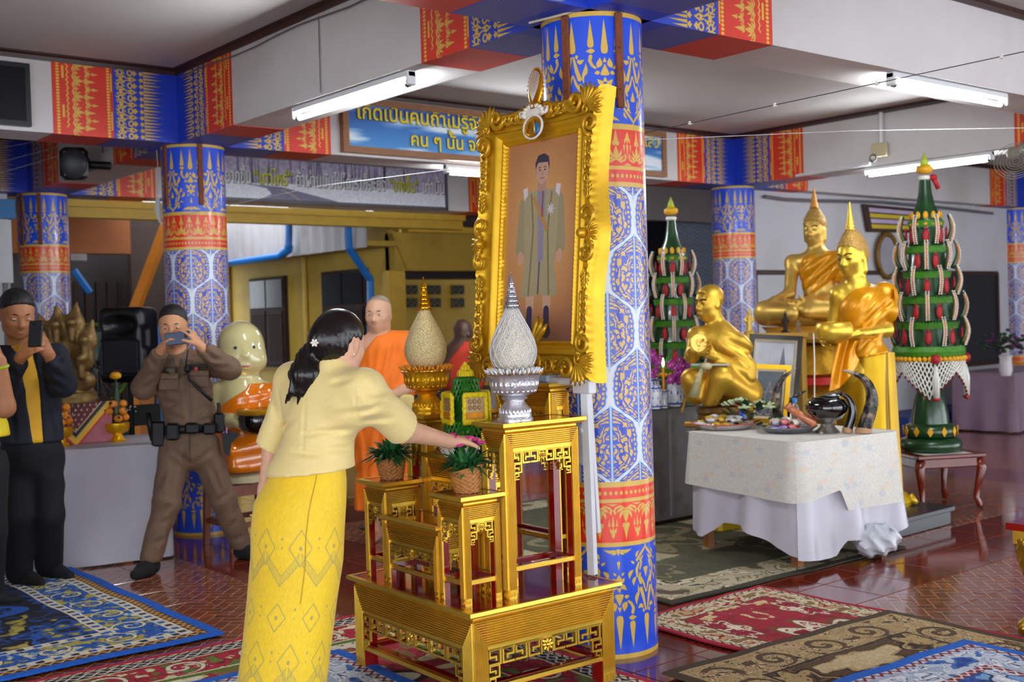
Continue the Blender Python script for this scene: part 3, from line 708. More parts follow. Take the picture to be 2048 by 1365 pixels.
b = MB(); b.box(4.3, 8.5, 8.0, 8.3, 1.93, 2.02); b.build('shutter_box', DARK, bl, smooth=0)
VENT = mat('vent_block', '#55503f', .8, var=.2); VD = mat('vent_hole', '#12100c', .9)
for r in range(2):
    for q in range(3):
        p = on_y(822+47*q, 580+26*r, 9.58); v = MB(); hw, hh = .105, .065
        v.box(p[0]-hw, p[0]+hw, 9.585, 9.605, p[2]-hh, p[2]+hh, 1)
        for sx in (-1, 1): v.obox((p[0]+sx*(hw-.008), 9.58, p[2]), (.008, .015, hh)); v.obox((p[0], 9.58, p[2]+sx*(hh-.008)), (hw, .015, .008))
        v.obox((p[0], 9.58, p[2]), (.008, .015, hh))
        for cx_ in (-.05, .05):
            for an in (.85, -.85): v.obox((p[0]+cx_, 9.58, p[2]), (.06, .012, .007), np.array([[math.cos(an), 0, -math.sin(an)], [0, 1, 0], [math.sin(an), 0, math.cos(an)]]))
            v.ell((p[0]+cx_, 9.575, p[2]), (.02, .012, .02), nu=8, nv=5)
        v.build('vent_block', [VENT, VD], bl, smooth=0)
for y0, y1 in ((10.47, 11.49), (8.43, 9.47)):
    f = MB(); f.box(4.14, 4.2, y0, y1, .84, 2.08); fo = f.build('window', SHUT, bl, smooth=0); ym = (y0+y1)/2
    for a_, c_ in ((y0+.04, ym-.02), (ym+.02, y1-.04)):
        g = MB(); g.box(4.125, 4.14, a_, c_, 1.66, 2.04); g.build('pane', PANE, fo, smooth=0)
        g = MB(); g.box(4.12, 4.14, a_, c_, .88, 1.62)
        for k in range(7): g.box(4.112, 4.12, a_+.02+(c_-a_-.04)*k/7, a_+.02+(c_-a_-.04)*(k+.6)/7, .93, 1.57)
        g.build('shutter', SHUT, fo, smooth=0)
for y in (9.95, 12.2):
    b = MB(); b.tube([(4.17, y, -.1), (4.17, y, 2.42)], .035, 8); b.build('conduit', YEL2, bl)
# white corrugated fascia along the eaves
b = MB(); p0, p1 = on_x(440, 535, 3.72), on_x(845, 462, 3.72)
def fas(u, v): 
    y = 14.2+(7.7-14.2)*u; return A(3.72+.02*math.sin(u*160), y, 2.28+.62*v)
b.grid(fas, 120, 1); b.build('fascia', FASC, bl, smooth=60)
b = MB(); b.box(4.3, 9, 7.7, 7.84, 2.47, 2.54); b.build('gutter', YEL2, bl, smooth=0)
b = MB(); b.box(4.4, 9, 7.78, 8.6, 2.58, 2.9); b.build('roof_tiles', mat('old_roof', '#3a2826', .8, var=.5, vscale=14), bl, smooth=0)
# the eave of the hall itself: stepped yellow beam outside the last row
b = MB(); b.box(-2.5, 5.0, 7.56, 7.66, 2.53, 2.6); b.box(-2.5, 5.0, 7.5, 7.66, 2.6, 2.67); b.box(-2.5, 5.0, 7.53, 7.68, 2.5, 2.53); S(b.build('trim_2', YEL2, smooth=0))
b = MB(); b.box(-7.5, 1.9, 7.66, 14, 3.02, 3.07); b.box(1.9, 9, 7.66, 9.2, 3.02, 3.07); S(b.build('eave_shade_roof', mat('grey_sheet', '#565056', .7), smooth=0))  # unseen roof; left stretch added to shade the orange building, fascia left open
# blue downpipes
t = thing('drain_pipe', 'blue plastic drain pipe with elbow running along the white fascia', 'pipe', on_x(575, 510, 3.62))
q = [on_x(x, y, 3.6) for x, y in ((578, 440), (578, 470), (577, 500), (560, 512), (500, 521), (400, 536))]
b = MB(); b.tube(q[:3], .045, 10); b.build('riser', PIPE, t); b = MB(); b.tube(q[2:], .045, 10); b.build('run', PIPE, t); b = MB(); b.tube([q[1]*.3+q[2]*.7, q[2], q[2]*.4+q[3]*.6], .056, 10); b.build('elbow', PIPE, t)
t = thing('drain_pipe', 'blue plastic drain pipe slanting down the yellow wall behind the monk', 'pipe', on_x(740, 760, 4.05))
q = [on_x(696, 445, 3.62), on_x(698, 497, 3.66), on_x(741, 560, 4.02), on_x(743, 760, 4.08)]
b = MB(); b.tube(q[:2], .045, 10); b.build('riser', PIPE, t); b = MB(); b.tube(q[1:3], .045, 10); b.build('slant', PIPE, t); b = MB(); b.tube(q[2:], .045, 10); b.build('downpipe', PIPE, t)
# dark stairwell building on the left
sb = thing('orange_building', 'dim orange building with a stair behind the black loudspeaker', 'building', (.5, 11, -.1))
b = MB(); b.box(-3, 3.5, 12, 12.1, -.1, 3); b.build('back_wall', DARK, sb, smooth=0)
p0, p1 = on_y(138, 425, 10.4), on_y(262, 508, 10.4); b = MB(); b.box(p0[0]-.6, p1[0], 10.4, 10.6, p1[2], 3.0); b.build('lintel', ORA, sb, smooth=0)
p0, p1 = on_y(258, 425, 10.9), on_y(330, 620, 10.9); b = MB(); b.box(p0[0], p1[0]+.9, 10.9, 11, p1[2]-.2, 3.0); b.build('stair_wall', mat('brown_orange', '#2e1a0e', .8, var=.2), sb, smooth=0)
b = MB(); a_, c_ = on_y(318, 490, 9.6), on_y(262, 640, 9.6); b.tube([a_+nz(a_-c_)*.3, c_+nz(c_-a_)*.6], .075, 4); b.build('stringer', mat('orange_steel', '#c07010', .5), sb, smooth=0)
b = MB(); p = on_y(285, 760, 9.2); b.box(p[0]-.09, p[0]+.09, 9.1, 9.3, -.1, 1.4); b.build('post', mat('orange_steel', '#c07010'), sb, smooth=0)
b = MB(); p = on_y(310, 770, 9.2); b.tube([(p[0], 9.05, -.1), (p[0], 9.05, 1.45)], .045, 8); b.build('blue_downpipe', PIPE, sb)
b = MB(); b.tube([on_y(148, 540, 10.2), on_y(180, 585, 10.2)], .04, 8); b.build('blue_slanting_pipe', PIPE, sb)
for k in range(6):
    b = MB(); p = on_y(150+22*k, 640, 11.6); b.box(p[0]-.03, p[0]+.03, 11.5, 11.56, .2, 2.05); b.build('slat', SHUT, sb, smooth=0)
b = MB(); p = on_y(152, 513, 10.3); b.box(p[0]-.06, p[0]+.12, 10.28, 10.32, p[2]-.05, p[2]+.03); b.build('name_plate', mat('pale_plate', '#8a8480', .6), sb, smooth=0)
# wall behind the left green tower: dark window and a blue-white painted lattice
b = MB(); b.box(d2+.2, 2*d2, 7.3, 7.42, 0, HB); S(b.build('wall_far', mat('pale_wall', '#c9c7c8'), smooth=0))
p0, p1 = on_y(1290, 405, 7.27), on_y(1348, 760, 7.27); b = MB(); b.box(p0[0], p1[0], 7.26, 7.3, max(p1[2], .9), p0[2]); w = S(b.build('window_1', DARK, smooth=0))
b = MB(); b.box(p0[0]+.06, p1[0]-.06, 7.25, 7.262, 1.0, p0[2]-.06); b.build('pane', PANE, w, smooth=0)
def lattice_print():
    cv = Canvas(.3, .45, 500, '#8fb2dc', True); X, Y = cv.X, cv.Y; u = np.abs((X/.15+.0) % 1-.5)*2; v = Y/.225
    f = np.abs(((X/.15+Y/.225) % 1)-.5)+np.abs(((X/.15-Y/.225) % 1)-.5); cv.a[:] = hx('#a9c4e4'); k = f < .62; cv.a[k] = hx('#7f97bf'); cv.a[f < .45] = hx('#dfe9f2'); cv.a[f < .3] = hx('#8c9ac0'); cv.a[f < .16] = hx('#c9c39a'); return cv.a
LAT = mat('lattice_panel', '#fff', .5, img=image('lattice_print', lattice_print()), var=.04)
p0, p1 = on_y(1346, 392, 7.2), on_y(1432, 392, 7.2); b = MB(); x0, x1 = p0[0], p1[0]+.1
b.quad((x0, 7.22, 0), (x1, 7.22, 0), (x1, 7.22, HB-.02), (x0, 7.22, HB-.02), 0, ((0, 0), (3, 0), (3, 8), (0, 8))); b.box(x0, x1, 7.225, 7.3, 0, HB-.02); S(b.build('wall_panel', LAT, smooth=0))
# ------------------------------------------------------------------ lettered boards
def thai(parent, lines, name='lettering', tone_lift=.17):
    """lines: (text, origin, right vector, up vector, size, depth). Tone marks above another mark are lifted on their own."""
    UP = '\u0e34\u0e35\u0e36\u0e37\u0e31'; TONE = '\u0e48\u0e49\u0e4a\u0e4b\u0e4c'
    def glyphs(s, off=0.):
        c = bpy.data.curves.new('t', 'FONT'); c.body = s; c.offset = off; c.resolution_u = 2; o = bpy.data.objects.new('t', c); COL.objects.link(o)
        bpy.context.view_layer.update(); dg = bpy.context.evaluated_depsgraph_get(); m = o.evaluated_get(dg).to_mesh()
        v = [tuple(p.co) for p in m.vertices]; f = [list(p.vertices) for p in m.polygons]; o.evaluated_get(dg).to_mesh_clear(); bpy.data.objects.remove(o); bpy.data.curves.remove(c); return v, f
    for s, org, rt, up, size, mt, bold in lines:
        body = ''; lift = []
        for i, ch in enumerate(s):
            if ch in TONE and i and s[i-1] in UP: lift.append((len(body)-1, ch))
            else: body += ch
        V, F = glyphs(body, bold); V = list(V); F = list(F)
        for k, ch in lift:
            a = glyphs(body[:k-1+0]+'\u0e01')[0]; x = max(p[0] for p in a); t, tf = glyphs(ch, bold)
            if not t: continue
            cx_ = max(p[0] for p in t); o = len(V); V += [(p[0]-cx_+x, p[1]+tone_lift, 0) for p in t]; F += [[o+i for i in q] for q in tf]
        nrm = np.cross(rt, up); P = [A(*org)+A(*rt)*p[0]*size+A(*up)*p[1]*size for p in V]
        B = MB(); B.add(P, F); B.build(name, mt, parent, smooth=0)
YLET = mat('yellow_lettering', '#e8d020', .5, var=0); BLKL = mat('dark_outline', '#2a2c20', .6, var=0); WLET = mat('white_lettering', '#e8e8ea', .5, var=0); LIME = mat('lime_lettering', '#d4d41c', .5, var=0)
# sky-blue board on the middle beam
Y0 = d1-bw-.035; sg = thing('wall_sign', 'blue cloud-printed board with yellow Thai lettering in a timber frame', 'sign', (2.8, Y0, 2.7))
TIM = mat('tan_timber', '#94643f', .5, var=.25, vscale=12, stretch=(1, 8, 8))
x0, x1, z0, z1 = 1.08, 4.55, 2.685, 3.1
b = MB(); b.box(x0, x1, Y0-.02, Y0+.035, z0, z0+.05); b.box(x0, x1, Y0-.02, Y0+.035, z1-.05, z1); b.box(x0, x0+.05, Y0-.02, Y0+.035, z0+.05, z1-.05); b.box(x1-.05, x1, Y0-.02, Y0+.035, z0+.05, z1-.05); b.build('frame', TIM, sg, smooth=0)
b = MB(); b.quad((x0+.04, Y0, z0+.04), (x1-.04, Y0, z0+.04), (x1-.04, Y0, z1-.04), (x0+.04, Y0, z1-.04)); b.build('panel', mat('cloud_panel', '#fff', .35, img=image('clouds_print', clouds_print()), var=.03), sg, smooth=0)
RT, UPV = (1, 0, 0), (0, 0, 1)
for ln, xx, zz, sz in (('เกิดเป็นคนถ้าไม่รู้จักพอแล้ว', 1.2, 2.945, .158), ('คน ๆ นั้น จะไม่มีสุข', 1.68, 2.775, .145)):
    thai(sg, [(ln, (xx, Y0-.006, zz), RT, UPV, sz, BLKL, .04), (ln, (xx, Y0-.010, zz), RT, UPV, sz, YLET, .015)])
thai(sg, [('แล้ว', (4.22, Y0-.012, 2.95), RT, UPV, .15, YLET, .012)])
# winter-road banner on the far beam
Y1 = d1+d1b-bw-.03; bn = thing('banner', 'long banner of a snowy forest road with white and lime Thai lettering', 'banner', (3, Y1, 2.66))
x0, x1 = 1.2, 4.42; p0, p1 = 2.665, 3.14; GF = mat('grey_frame', '#5a545c', .5)
b = MB(); b.box(x0, x1, Y1-.02, Y1+.03, p0, p0+.035); b.box(x0, x1, Y1-.02, Y1+.03, p1-.03, p1); b.box(x0, x0+.03, Y1-.02, Y1+.03, p0, p1); b.box(x1-.03, x1, Y1-.02, Y1+.03, p0, p1); b.build('frame', GF, bn, smooth=0)
b = MB(); b.quad((x0+.02, Y1, p0+.02), (x1-.02, Y1, p0+.02), (x1-.02, Y1, p1-.02), (x0+.02, Y1, p1-.02)); b.build('panel', mat('forest_panel', '#fff', .5, img=image('forest_print', forest_print()), var=.03), bn, smooth=0)
def word(s, xa, xb, mt):
    c = bpy.data.curves.new('t', 'FONT'); c.body = s; o = bpy.data.objects.new('t', c); COL.objects.link(o); bpy.context.view_layer.update(); w = o.dimensions.x; bpy.data.objects.remove(o)
    sz = .2; k = (xb-xa)/w
    thai(bn, [(s, (xa+.008, Y1-.004, 2.845), (k/sz*1.0, 0, 0), UPV, sz, BLKL, .025), (s, (xa, Y1-.008, 2.85), (k/sz, 0, 0), UPV, sz, mt, .012)])
for s, xa, xb, mt in (('ยากขึ้น', 449, 500, WLET), ('“เท่าไหร่”', 507, 583, LIME), ('ถ้าผ่านมันไปได้เราก็จะยิ่ง', 590, 770, WLET), ('“เก่งขึ้น”', 777, 836, LIME), ('เท่านั้น', 843, 886, WLET)):
    word(s, on_y(xa, 365, Y1)[0], on_y(xb, 375, Y1)[0], mt)
# ------------------------------------------------------------------ gilded altar set
GLD = mat('gold_leaf', '#e6bb45', .34, .9, var=.1, vscale=14, bump=.04, bscale=90); GLD2 = mat('gold_leaf_deep', '#a87412', .3, 1., var=.2, vscale=20, bump=.2, bscale=70)
LAC = mat('red_lacquer', '#8c0a0c', .13, var=.15, vscale=8, coat=.6)
ANG = -.035; PIV = A(-.65, .05, 0); RST = rotz(ANG)
def ST(v): return (v-PIV)@RST.T+PIV
def fret_unit(m, o, ux, uz, d, w, h, k):
    """one angular meander: bars of a square hook"""
    t = h*.13; fl = 1 if k % 2 else -1
    def bar(x0, x1, z0, z1): m.prism([(x0, z0), (x1, z0), (x1, z1), (x0, z1)], o, ux, uz, d)
    bar(0, w, h-t, h); bar(0, w, 0, t); a, c = (0, w-t) if fl > 0 else (w-t, 0)
    bar(a, a+t, t, h-t); s = w*.3
    if fl > 0: bar(w-t, w, h*.45, h-t); bar(w*.35, w-t, h*.45, h*.45+t); bar(w*.35, w*.35+t, h*.27, h*.45)
    else: bar(0, t, h*.45, h-t); bar(t, w*.65, h*.45, h*.45+t); bar(w*.65-t, w*.65, h*.27, h*.45)
def flower(m, c, ux, uz, nd, r):
    R = np.stack([ux, nd, uz], 1)
    for k in range(8):
        a = k*PI/4; p = c+ux*r*.55*math.cos(a)+uz*r*.55*math.sin(a); m.ell(p, (r*.42, r*.22, r*.24), R@np.array([[math.cos(a), 0, -math.sin(a)], [0, 1, 0], [math.sin(a), 0, math.cos(a)]]), 6, 4)
    m.ell(c+nd*r*.2, (r*.28, r*.28, r*.28), R, 6, 4)
def altar_table(name, label, x0, x1, y0, y1, zb, zt, lw, ap, ph, nrib=8, over=.02, sr=.11):
    t = thing(name, label, 'altar table', tuple(ST(A((x0+x1)/2, (y0+y1)/2, zb)[None])[0]), 'tiers of the gilded altar set'); H = zt-zb
    X0, X1, Y0_, Y1_ = x0-over, x1+over, y0-over, y1+over
    b = MB(ST); b.box(X0+.004, X1-.004, Y0_+.004, Y1_-.004, zt-.014, zt); b.build('table_top', LAC, t, smooth=0)
    b = MB(ST); e = .006
    for (p, q, nx) in (((X0, Y0_), (X1, Y0_), (0, -1)), ((X1, Y0_), (X1, Y1_), (1, 0)), ((X1, Y1_), (X0, Y1_), (0, 1)), ((X0, Y1_), (X0, Y0_), (-1, 0))):
        pa, pb = A(*p, 0), A(*q, 0); u = nz(pb-pa); n = A(*nx, 0); L = np.linalg.norm(pb-pa)
        for (o1, za, o2, zc) in ((.006, zt+.001, .008, zt-.012), (.008, zt-.012, -.004, zt-.02), (-.004, zt-.02, -.022, zt-.026), (-.022, zt-.026, -.022, zt-.032), (-.022, zt-.032, -.012, zt-.038), (.006, zt+.001, -.012, zt+.001)):
            b.add([pa+n*o1-u*o1+A(0, 0, za), pb+n*o1+u*o1+A(0, 0, za), pb+n*o2+u*o2+A(0, 0, zc), pa+n*o2-u*o2+A(0, 0, zc)], [(0, 1, 2, 3)])
    b.build('edge_moulding', GLD, t, smooth=0)
    zc = zt-.036; Hh = zc-zb
    faces = (((x0, y0), (1, 0), (0, -1), x1-x0), ((x1, y0), (0, 1), (1, 0), y1-y0), ((x1, y1), (-1, 0), (0, 1), x1-x0), ((x0, y1), (0, -1), (-1, 0), y1-y0))
    legs = [MB(ST) for _ in range(4)]; cor = [(x0, y0), (x1, y0), (x1, y1), (x0, y1)]
    for i, (cx_, cy_) in enumerate(cor):
        sx, sy = (1 if cx_ == x0 else -1), (1 if cy_ == y0 else -1); xa, xb = sorted((cx_+sx*.002, cx_+sx*lw)); ya, yb = sorted((cy_+sy*.002, cy_+sy*lw)); legs[i].box(xa, xb, ya, yb, zb, zc, 1)
    RIB = ((0, -.003), (.14, -.003), (.26, .003), (.46, .0055), (.68, .0055), (.88, .003), (1, -.003))
    for i, (o, u, n, Wd) in enumerate(faces):
        o = A(*o, zb); u = A(*u, 0); n = A(*n, 0); up = A(0, 0, 1); apm = MB(ST)
        for k in range(nrib):                       # nested ribs: vertical on the legs, mitred into horizontal on the apron
            a0, a1 = k/nrib, (k+1)/nrib; am = (a0+a1)/2
            for side in (0, 1):
                lg = legs[i] if side == 0 else legs[(i+1) % 4]
                def q(a, z, d): s = a*lw; return o+u*(s if side == 0 else Wd-s)+up*z+n*d
                z0 = lw*1.0
                rp = [(a0+(a1-a0)*f_, d_) for f_, d_ in RIB]
                vs = [q(a_, z0, d_) for a_, d_ in rp]+[q(a_, Hh-a_*ap, d_) for a_, d_ in rp]; nr = len(rp)
                lg.add(vs, [(j, j+1, nr+j+1, nr+j) if side == 0 else (j+1, j, nr+j, nr+j+1) for j in range(nr-1)], 0)
            rp = [(a0+(a1-a0)*f_, d_) for f_, d_ in RIB]; nr = len(rp)
            vs = [o+u*(a_*lw)+up*(Hh-a_*ap)+n*d_ for a_, d_ in rp]+[o+u*(Wd-a_*lw)+up*(Hh-a_*ap)+n*d_ for a_, d_ in rp]
            apm.add(vs, [(j+1, j, nr+j, nr+j+1) for j in range(nr-1)], 0)
        for side in (0, 1):                         # square block with incised key at each foot
            lg = legs[i] if side == 0 else legs[(i+1) % 4]; s0 = 0 if side == 0 else Wd-lw
            lg.prism([(s0, 0), (s0+lw, 0), (s0+lw, lw*1.0), (s0, lw*1.0)], o-n*.002, u, up, n*.005, 0)
            for k in range(2):
                w_ = lw*.32; xx = s0+lw*(.14+.42*k)
                for bx in ((0, w_, .62, .72), (0, w_*.25, .2, .62), (w_*.5, w_*.75, .3, .62)): lg.prism([(xx+bx[0], lw*bx[2]), (xx+bx[1], lw*bx[2]), (xx+bx[1], lw*bx[3]), (xx+bx[0], lw*bx[3])], o+n*.002, u, up, n*.004, 0)
        apm.prism([(lw*.98, Hh-ap-.012), (Wd-lw*.98, Hh-ap-.012), (Wd-lw*.98, Hh-ap+.003), (lw*.98, Hh-ap+.003)], o-n*.012, u, up, n*.012, 0)
        apm.prism([(lw, Hh-ap-.01), (Wd-lw, Hh-ap-.01), (Wd-lw, Hh), (lw, Hh)], o-n*.014, u, up, n*.006, 1)
        apm.build('apron', [GLD, LAC], t, smooth=0)
        # carved fretwork hanging under the apron, stepping down at both ends
        m = MB(ST); inw = Wd-2*lw-.008; base = o+u*(lw+.004)-n*.008; d = n*.01; ztop = Hh-ap-.012; fh = ph
        nu = max(2, int(round(inw/(fh*.95)))); nu += nu % 2 == 0; w = inw/nu
        if nu >= 5: pass
        for k in range(nu):
            if k == nu//2: continue
            fret_unit(m, base+u*(w*k)+up*(ztop-fh), u, up, d, w*.93, fh, k)
        c = base+u*(inw/2)+up*(ztop-fh/2)+d; fr = min(w, fh)*.5
        for xx in (0, w-fh*.1): m.prism([(w*(nu//2)+xx, ztop-fh), (w*(nu//2)+xx+fh*.1, ztop-fh), (w*(nu//2)+xx+fh*.1, ztop), (w*(nu//2)+xx, ztop)], base, u, up, d)
        m.prism([(0, ztop-fh*.12), (inw, ztop-fh*.12), (inw, ztop), (0, ztop)], base, u, up, d); flower(m, c, u, up, n, fr)
        for s in (0, 1):
            ow = min(w*.95, fh*.8); st = base+u*(0 if s == 0 else inw-ow); fret_unit(m, st+up*(ztop-fh*1.75), u, up, d, ow, fh*.8, s)
            st = base+u*(0 if s == 0 else inw-ow*.6); fret_unit(m, st+up*(ztop-fh*2.3), u, up, d, ow*.6, fh*.55, s+1)
        m.build('carved_panel', GLD2 if False else GLD, t, smooth=0)
        b = MB(ST); z = Hh*sr; b.prism([(lw*.5, z), (Wd-lw*.5, z), (Wd-lw*.5, z+.018), (lw*.5, z+.018)], o-n*(lw*.5+.005), u, up, n*.012, 1)
        for k in range(2): b.prism([(lw, z+.001+k*.008), (Wd-lw, z+.001+k*.008), (Wd-lw, z+.009+k*.008), (lw, z+.009+k*.008)], o-n*(lw*.5-.007), u, up, n*(lw*.5-.008), 0)
        b.prism([(lw*.5, z-.002), (Wd-lw*.5, z-.002), (Wd-lw*.5, z+.016), (lw*.5, z+.016)], o-n*lw*.9, u, up, n*(lw*.85), 1)
        b.build('stretcher', [GLD, LAC], t, smooth=0)
    for l in legs: l.build('leg', [GLD, LAC], t, smooth=0)
    return t
ZB = .39
altar_table('altar_table', 'wide gilded base table with red lacquer top carrying all the other altar tables', -.985, -.32, -.375, .455, 0, ZB, .062, .098, .06, 11, .018, .27)
altar_table('altar_table', 'low gilded stand with red top under the nearer flower basket', -.952, -.792, -.29, -.128, ZB, .785, .026, .052, .034, 8, .018, .2)
altar_table('altar_table', 'low gilded stand with red top under the farther flower basket', -.952, -.792, .245, .405, ZB, .785, .026, .052, .034, 8, .018, .2)
altar_table('altar_table', 'lowest empty gilded bench between the two basket stands', -.956, -.81, -.124, .238, ZB, .66, .024, .06, .036, 8, .014, .26)
altar_table('altar_table', 'tall gilded stand with red top under the silver bowl', -.775, -.43, -.318, -.175, ZB, 1.036, .033, .06, .045, 8, .02, .16)
altar_table('altar_table', 'tall gilded stand with red top under the golden bowl', -.775, -.43, .212, .352, ZB, 1.042, .033, .06, .045, 8, .02, .16)
altar_table('altar_table', 'middle gilded bench between the tall stands under the green offering', -.775, -.62, -.165, .205, ZB, .893, .03, .06, .045, 8, .014, .2)
altar_table('altar_table', 'highest gilded table at the back of the altar set below the portrait', -.425, -.335, -.155, .2, ZB, 1.16, .03, .06, .045, 8, .018, .2)
# ------------------------------------------------------------------ framed portrait on its easel
FRM = mat('gilt_frame', '#e0ae1e', .38, .55, var=.1, vscale=18, bump=.05, bscale=80); FRO = mat('gilt_ornament', '#d4a220', .38, .55, var=.2, vscale=30)
EAS = mat('white_easel', '#dcdde2', .4, var=.04)
fr = thing('picture_frame', 'big ornate gilt frame with portrait of a man in a long coat', 'picture', (-.33, .055, 1.19))
FY, FZ0, FZ1, FX0, FX1 = -.015, 1.2, 2.27, -.375, -.285
fu = A(0, -1, 0); fv = nz(A(FX1-FX0, 0, FZ1-FZ0)); fn = nz(np.cross(fu, fv)); fn = fn if fn[0] < 0 else -fn
FCN = A((FX0+FX1)/2, FY, (FZ0+FZ1)/2)
def fp(x, y, n=0.): return FCN+fu*x+fv*y+fn*n
HW, HHt = .226, .415
b = MB(); b.quad(fp(-HW, -HHt, .004), fp(HW, -HHt, .004), fp(HW, HHt, .004), fp(-HW, HHt, .004)); b.build('portrait', mat('portrait_photo', '#fff', .3, img=image('portrait_print', portrait_print()), var=.03, coat=.15), fr, smooth=0)
prof = [(-.004, 0), (-.002, .02), (.008, .026), (.016, .018), (.026, .018), (.034, .03), (.05, .036), (.06, .026), (.09, .03), (.112, .044), (.124, .06), (.134, .05), (.14, .02), (.138, -.03), (0, -.03)]
NS = 150
def rect_pt(side, t, hw, hh):
    return [(-hw+2*hw*t, -hh), (hw, -hh+2*hh*t), (hw-2*hw*t, hh), (-hw, hh-2*hh*t)][side]
b = MB(); vs = []
for side in range(4):
    for i in range(NS):
        t = i/NS; s = abs(t-.5)*2; mod = .020*max(0, (s-.62)/.38)**1.5+.016*math.exp(-((t-.5)/.09)**2)-.008*math.exp(-((s-.45)/.2)**2)
        for o, n in prof:
            w = max(o, 0)/.14; oo = o+mod*w*w
            x, y = rect_pt(side, t, HW+oo, HHt+oo); rope = .003*math.sin(t*2*PI*36) if abs(o-.124) < .001 else (.0015*math.sin(t*2*PI*48) if abs(o-.008) < .001 else 0)
            vs.append(fp(x, y, n+rope))
m_ = len(prof); tot = 4*NS
b.add(vs, [(i*m_+j, ((i+1) % tot)*m_+j, ((i+1) % tot)*m_+j+1, i*m_+j+1) for i in range(tot) for j in range(m_-1)]); b.build('moulding', FRM, fr, smooth=50)
def scroll(m, c, ax, ay, r, turns=1.3, w=.008, flip=1, n=18):
    pts = []; ws = []
    for k in range(n):
        t = k/(n-1); a = flip*turns*2*PI*t; q = r*(1-.82*t); pts.append(fp(c[0]+(ax[0]*math.cos(a)+ay[0]*math.sin(a))*q, c[1]+(ax[1]*math.cos(a)+ay[1]*math.sin(a))*q, .055+.012*t)); ws.append(w*(1-.35*t))
    m.tube(pts, ws, 6)
def fan(m, c, ang, L, k, spread, w):
    for i in range(k):
        a = ang+spread*(i/(k-1)-.5); p = (c[0]+L*.5*math.cos(a), c[1]+L*.5*math.sin(a)); R = np.stack([fu*math.cos(a)+fv*math.sin(a), -fu*math.sin(a)+fv*math.cos(a), fn], 1); m.ell(fp(p[0], p[1], .055), (L*.5, w, w*.9), R, 6, 5)
for sx in (-1, 1):
    for sy in (-1, 1):
        m = MB(); cx_, cy_ = sx*(HW+.098), sy*(HHt+.098); an = math.atan2(sy, sx)
        fan(m, (cx_-sx*.02, cy_-sy*.02), an, .10, 9, 2.3, .0105); scroll(m, (cx_-sx*.08, cy_+sy*.012), (-sx, 0), (0, sy), .046, 1.4, .012, -1); scroll(m, (cx_+sx*.012, cy_-sy*.09), (0, -sy), (sx, 0), .046, 1.4, .012, -1)
        scroll(m, (cx_-sx*.012, cy_-sy*.03), (sx, 0), (0, sy), .028, 1.2, .007, 1)
        for k in range(7):
            fan(m, (cx_-sx*(.11+.022*k), cy_-sy*(.012+.002*k)), PI/2*sy+(.9 if k % 2 else -.9), .044, 3, 1.4, .0085); fan(m, (cx_-sx*.012, cy_-sy*(.13+.024*k)), (0 if sx > 0 else PI)+(.9 if k % 2 else -.9), .044, 3, 1.4, .0085)
        m.build('corner_ornament', FRO, fr, smooth=180)
for sx in (-1, 1):
    m = MB(); x = sx*(HW+.105); fan(m, (x, 0), 0 if sx > 0 else PI, .07, 7, 2.6, .009); scroll(m, (x, .075), (0, -1), (sx, 0), .045, 1.2, .010, 1); scroll(m, (x, -.075), (0, 1), (sx, 0), .045, 1.2, .010, 1); m.ell(fp(x-sx*.01, 0, .07), .022, nu=8, nv=6)
    for k in range(4): fan(m, (x, .13+.02*k), PI/2, .05-.006*k, 3, 1.1, .006); fan(m, (x, -.13-.02*k), -PI/2, .05-.006*k, 3, 1.1, .006)
    m.build('side_ornament', FRO, fr, smooth=180)
m = MB(); y = -(HHt+.09)
for s in (-1, 1): scroll(m, (s*.06, y+.01), (-s, 0), (0, 1), .045, 1.3, .011, -s); fan(m, (s*.03, y+.06), PI/2+s*-.5, .14, 3, .5, .014); scroll(m, (s*.14, y), (-s, 0), (0, -1), .034, 1.2, .008, s)
fan(m, (0, y+.01), -PI/2, .06, 7, 2.4, .009); m.build('foot_crest', FRO, fr, smooth=180)
y = HHt+.1
for s in (-1, 1): m = MB(); scroll(m, (s*.08, y), (-s, 0), (0, 1), .036, 1.3, .010, s); fan(m, (s*.05, y-.02), PI/2-s*.8, .07, 4, .9, .009); m.build('top_crest', FRO, fr, smooth=180)
# gilded emblem on the top rail: oval with blue field, ornate middle and tall tiered leaf-shaped crown
em = thing('emblem', 'gold and white tiered emblem with blue oval fixed on top of the portrait frame', 'emblem', tuple(fp(0, HHt+.05, .08)))
WEN = mat('white_enamel_lines', '#e6ded2', .4, var=.05); EMG = mat('emblem_gold', '#d8981a', .28, .8, var=.15); BLE = mat('blue_enamel', '#2a6a9c', .3)
ey = HHt+.055
def EMT(v): c = fp(0, ey, .09); d = (v-c)*.74; return c+d+np.outer(d@fu, fu)*.45+fu*.032-fv*.022
b = MB(EMT); b.ell(fp(.0, ey, .085), (.052, .062, .012), np.stack([fu, fv, fn], 1), 20, 9); b.build('oval_field', EMG, em, smooth=180)
b = MB(EMT); b.tube([fp(.054*math.cos(a), ey+.064*math.sin(a), .09) for a in np.linspace(0, 2*PI, 25)[:-1]], .006, 6, closed=True); b.build('oval_rim', WEN, em, smooth=180)
b = MB(EMT); b.ell(fp(.022, ey-.012, .095), (.022, .036, .008), np.stack([fu, fv, fn], 1), 12, 6); b.build('blue_field', BLE, em, smooth=180)
b = MB(EMT); b.tube([fp(-.03, ey-.01, .1), fp(-.012, ey+.02, .102), fp(0, ey-.02, .102), fp(.012, ey+.035, .102), fp(.02, ey-.04, .102)], .006, 6); b.tube([fp(-.03, ey+.02, .1), fp(-.035, ey-.03, .1), fp(-.01, ey-.045, .1)], .005, 6); b.build('monogram', mat('emblem_yellow', '#e8b030', .3, .6), em, smooth=180)
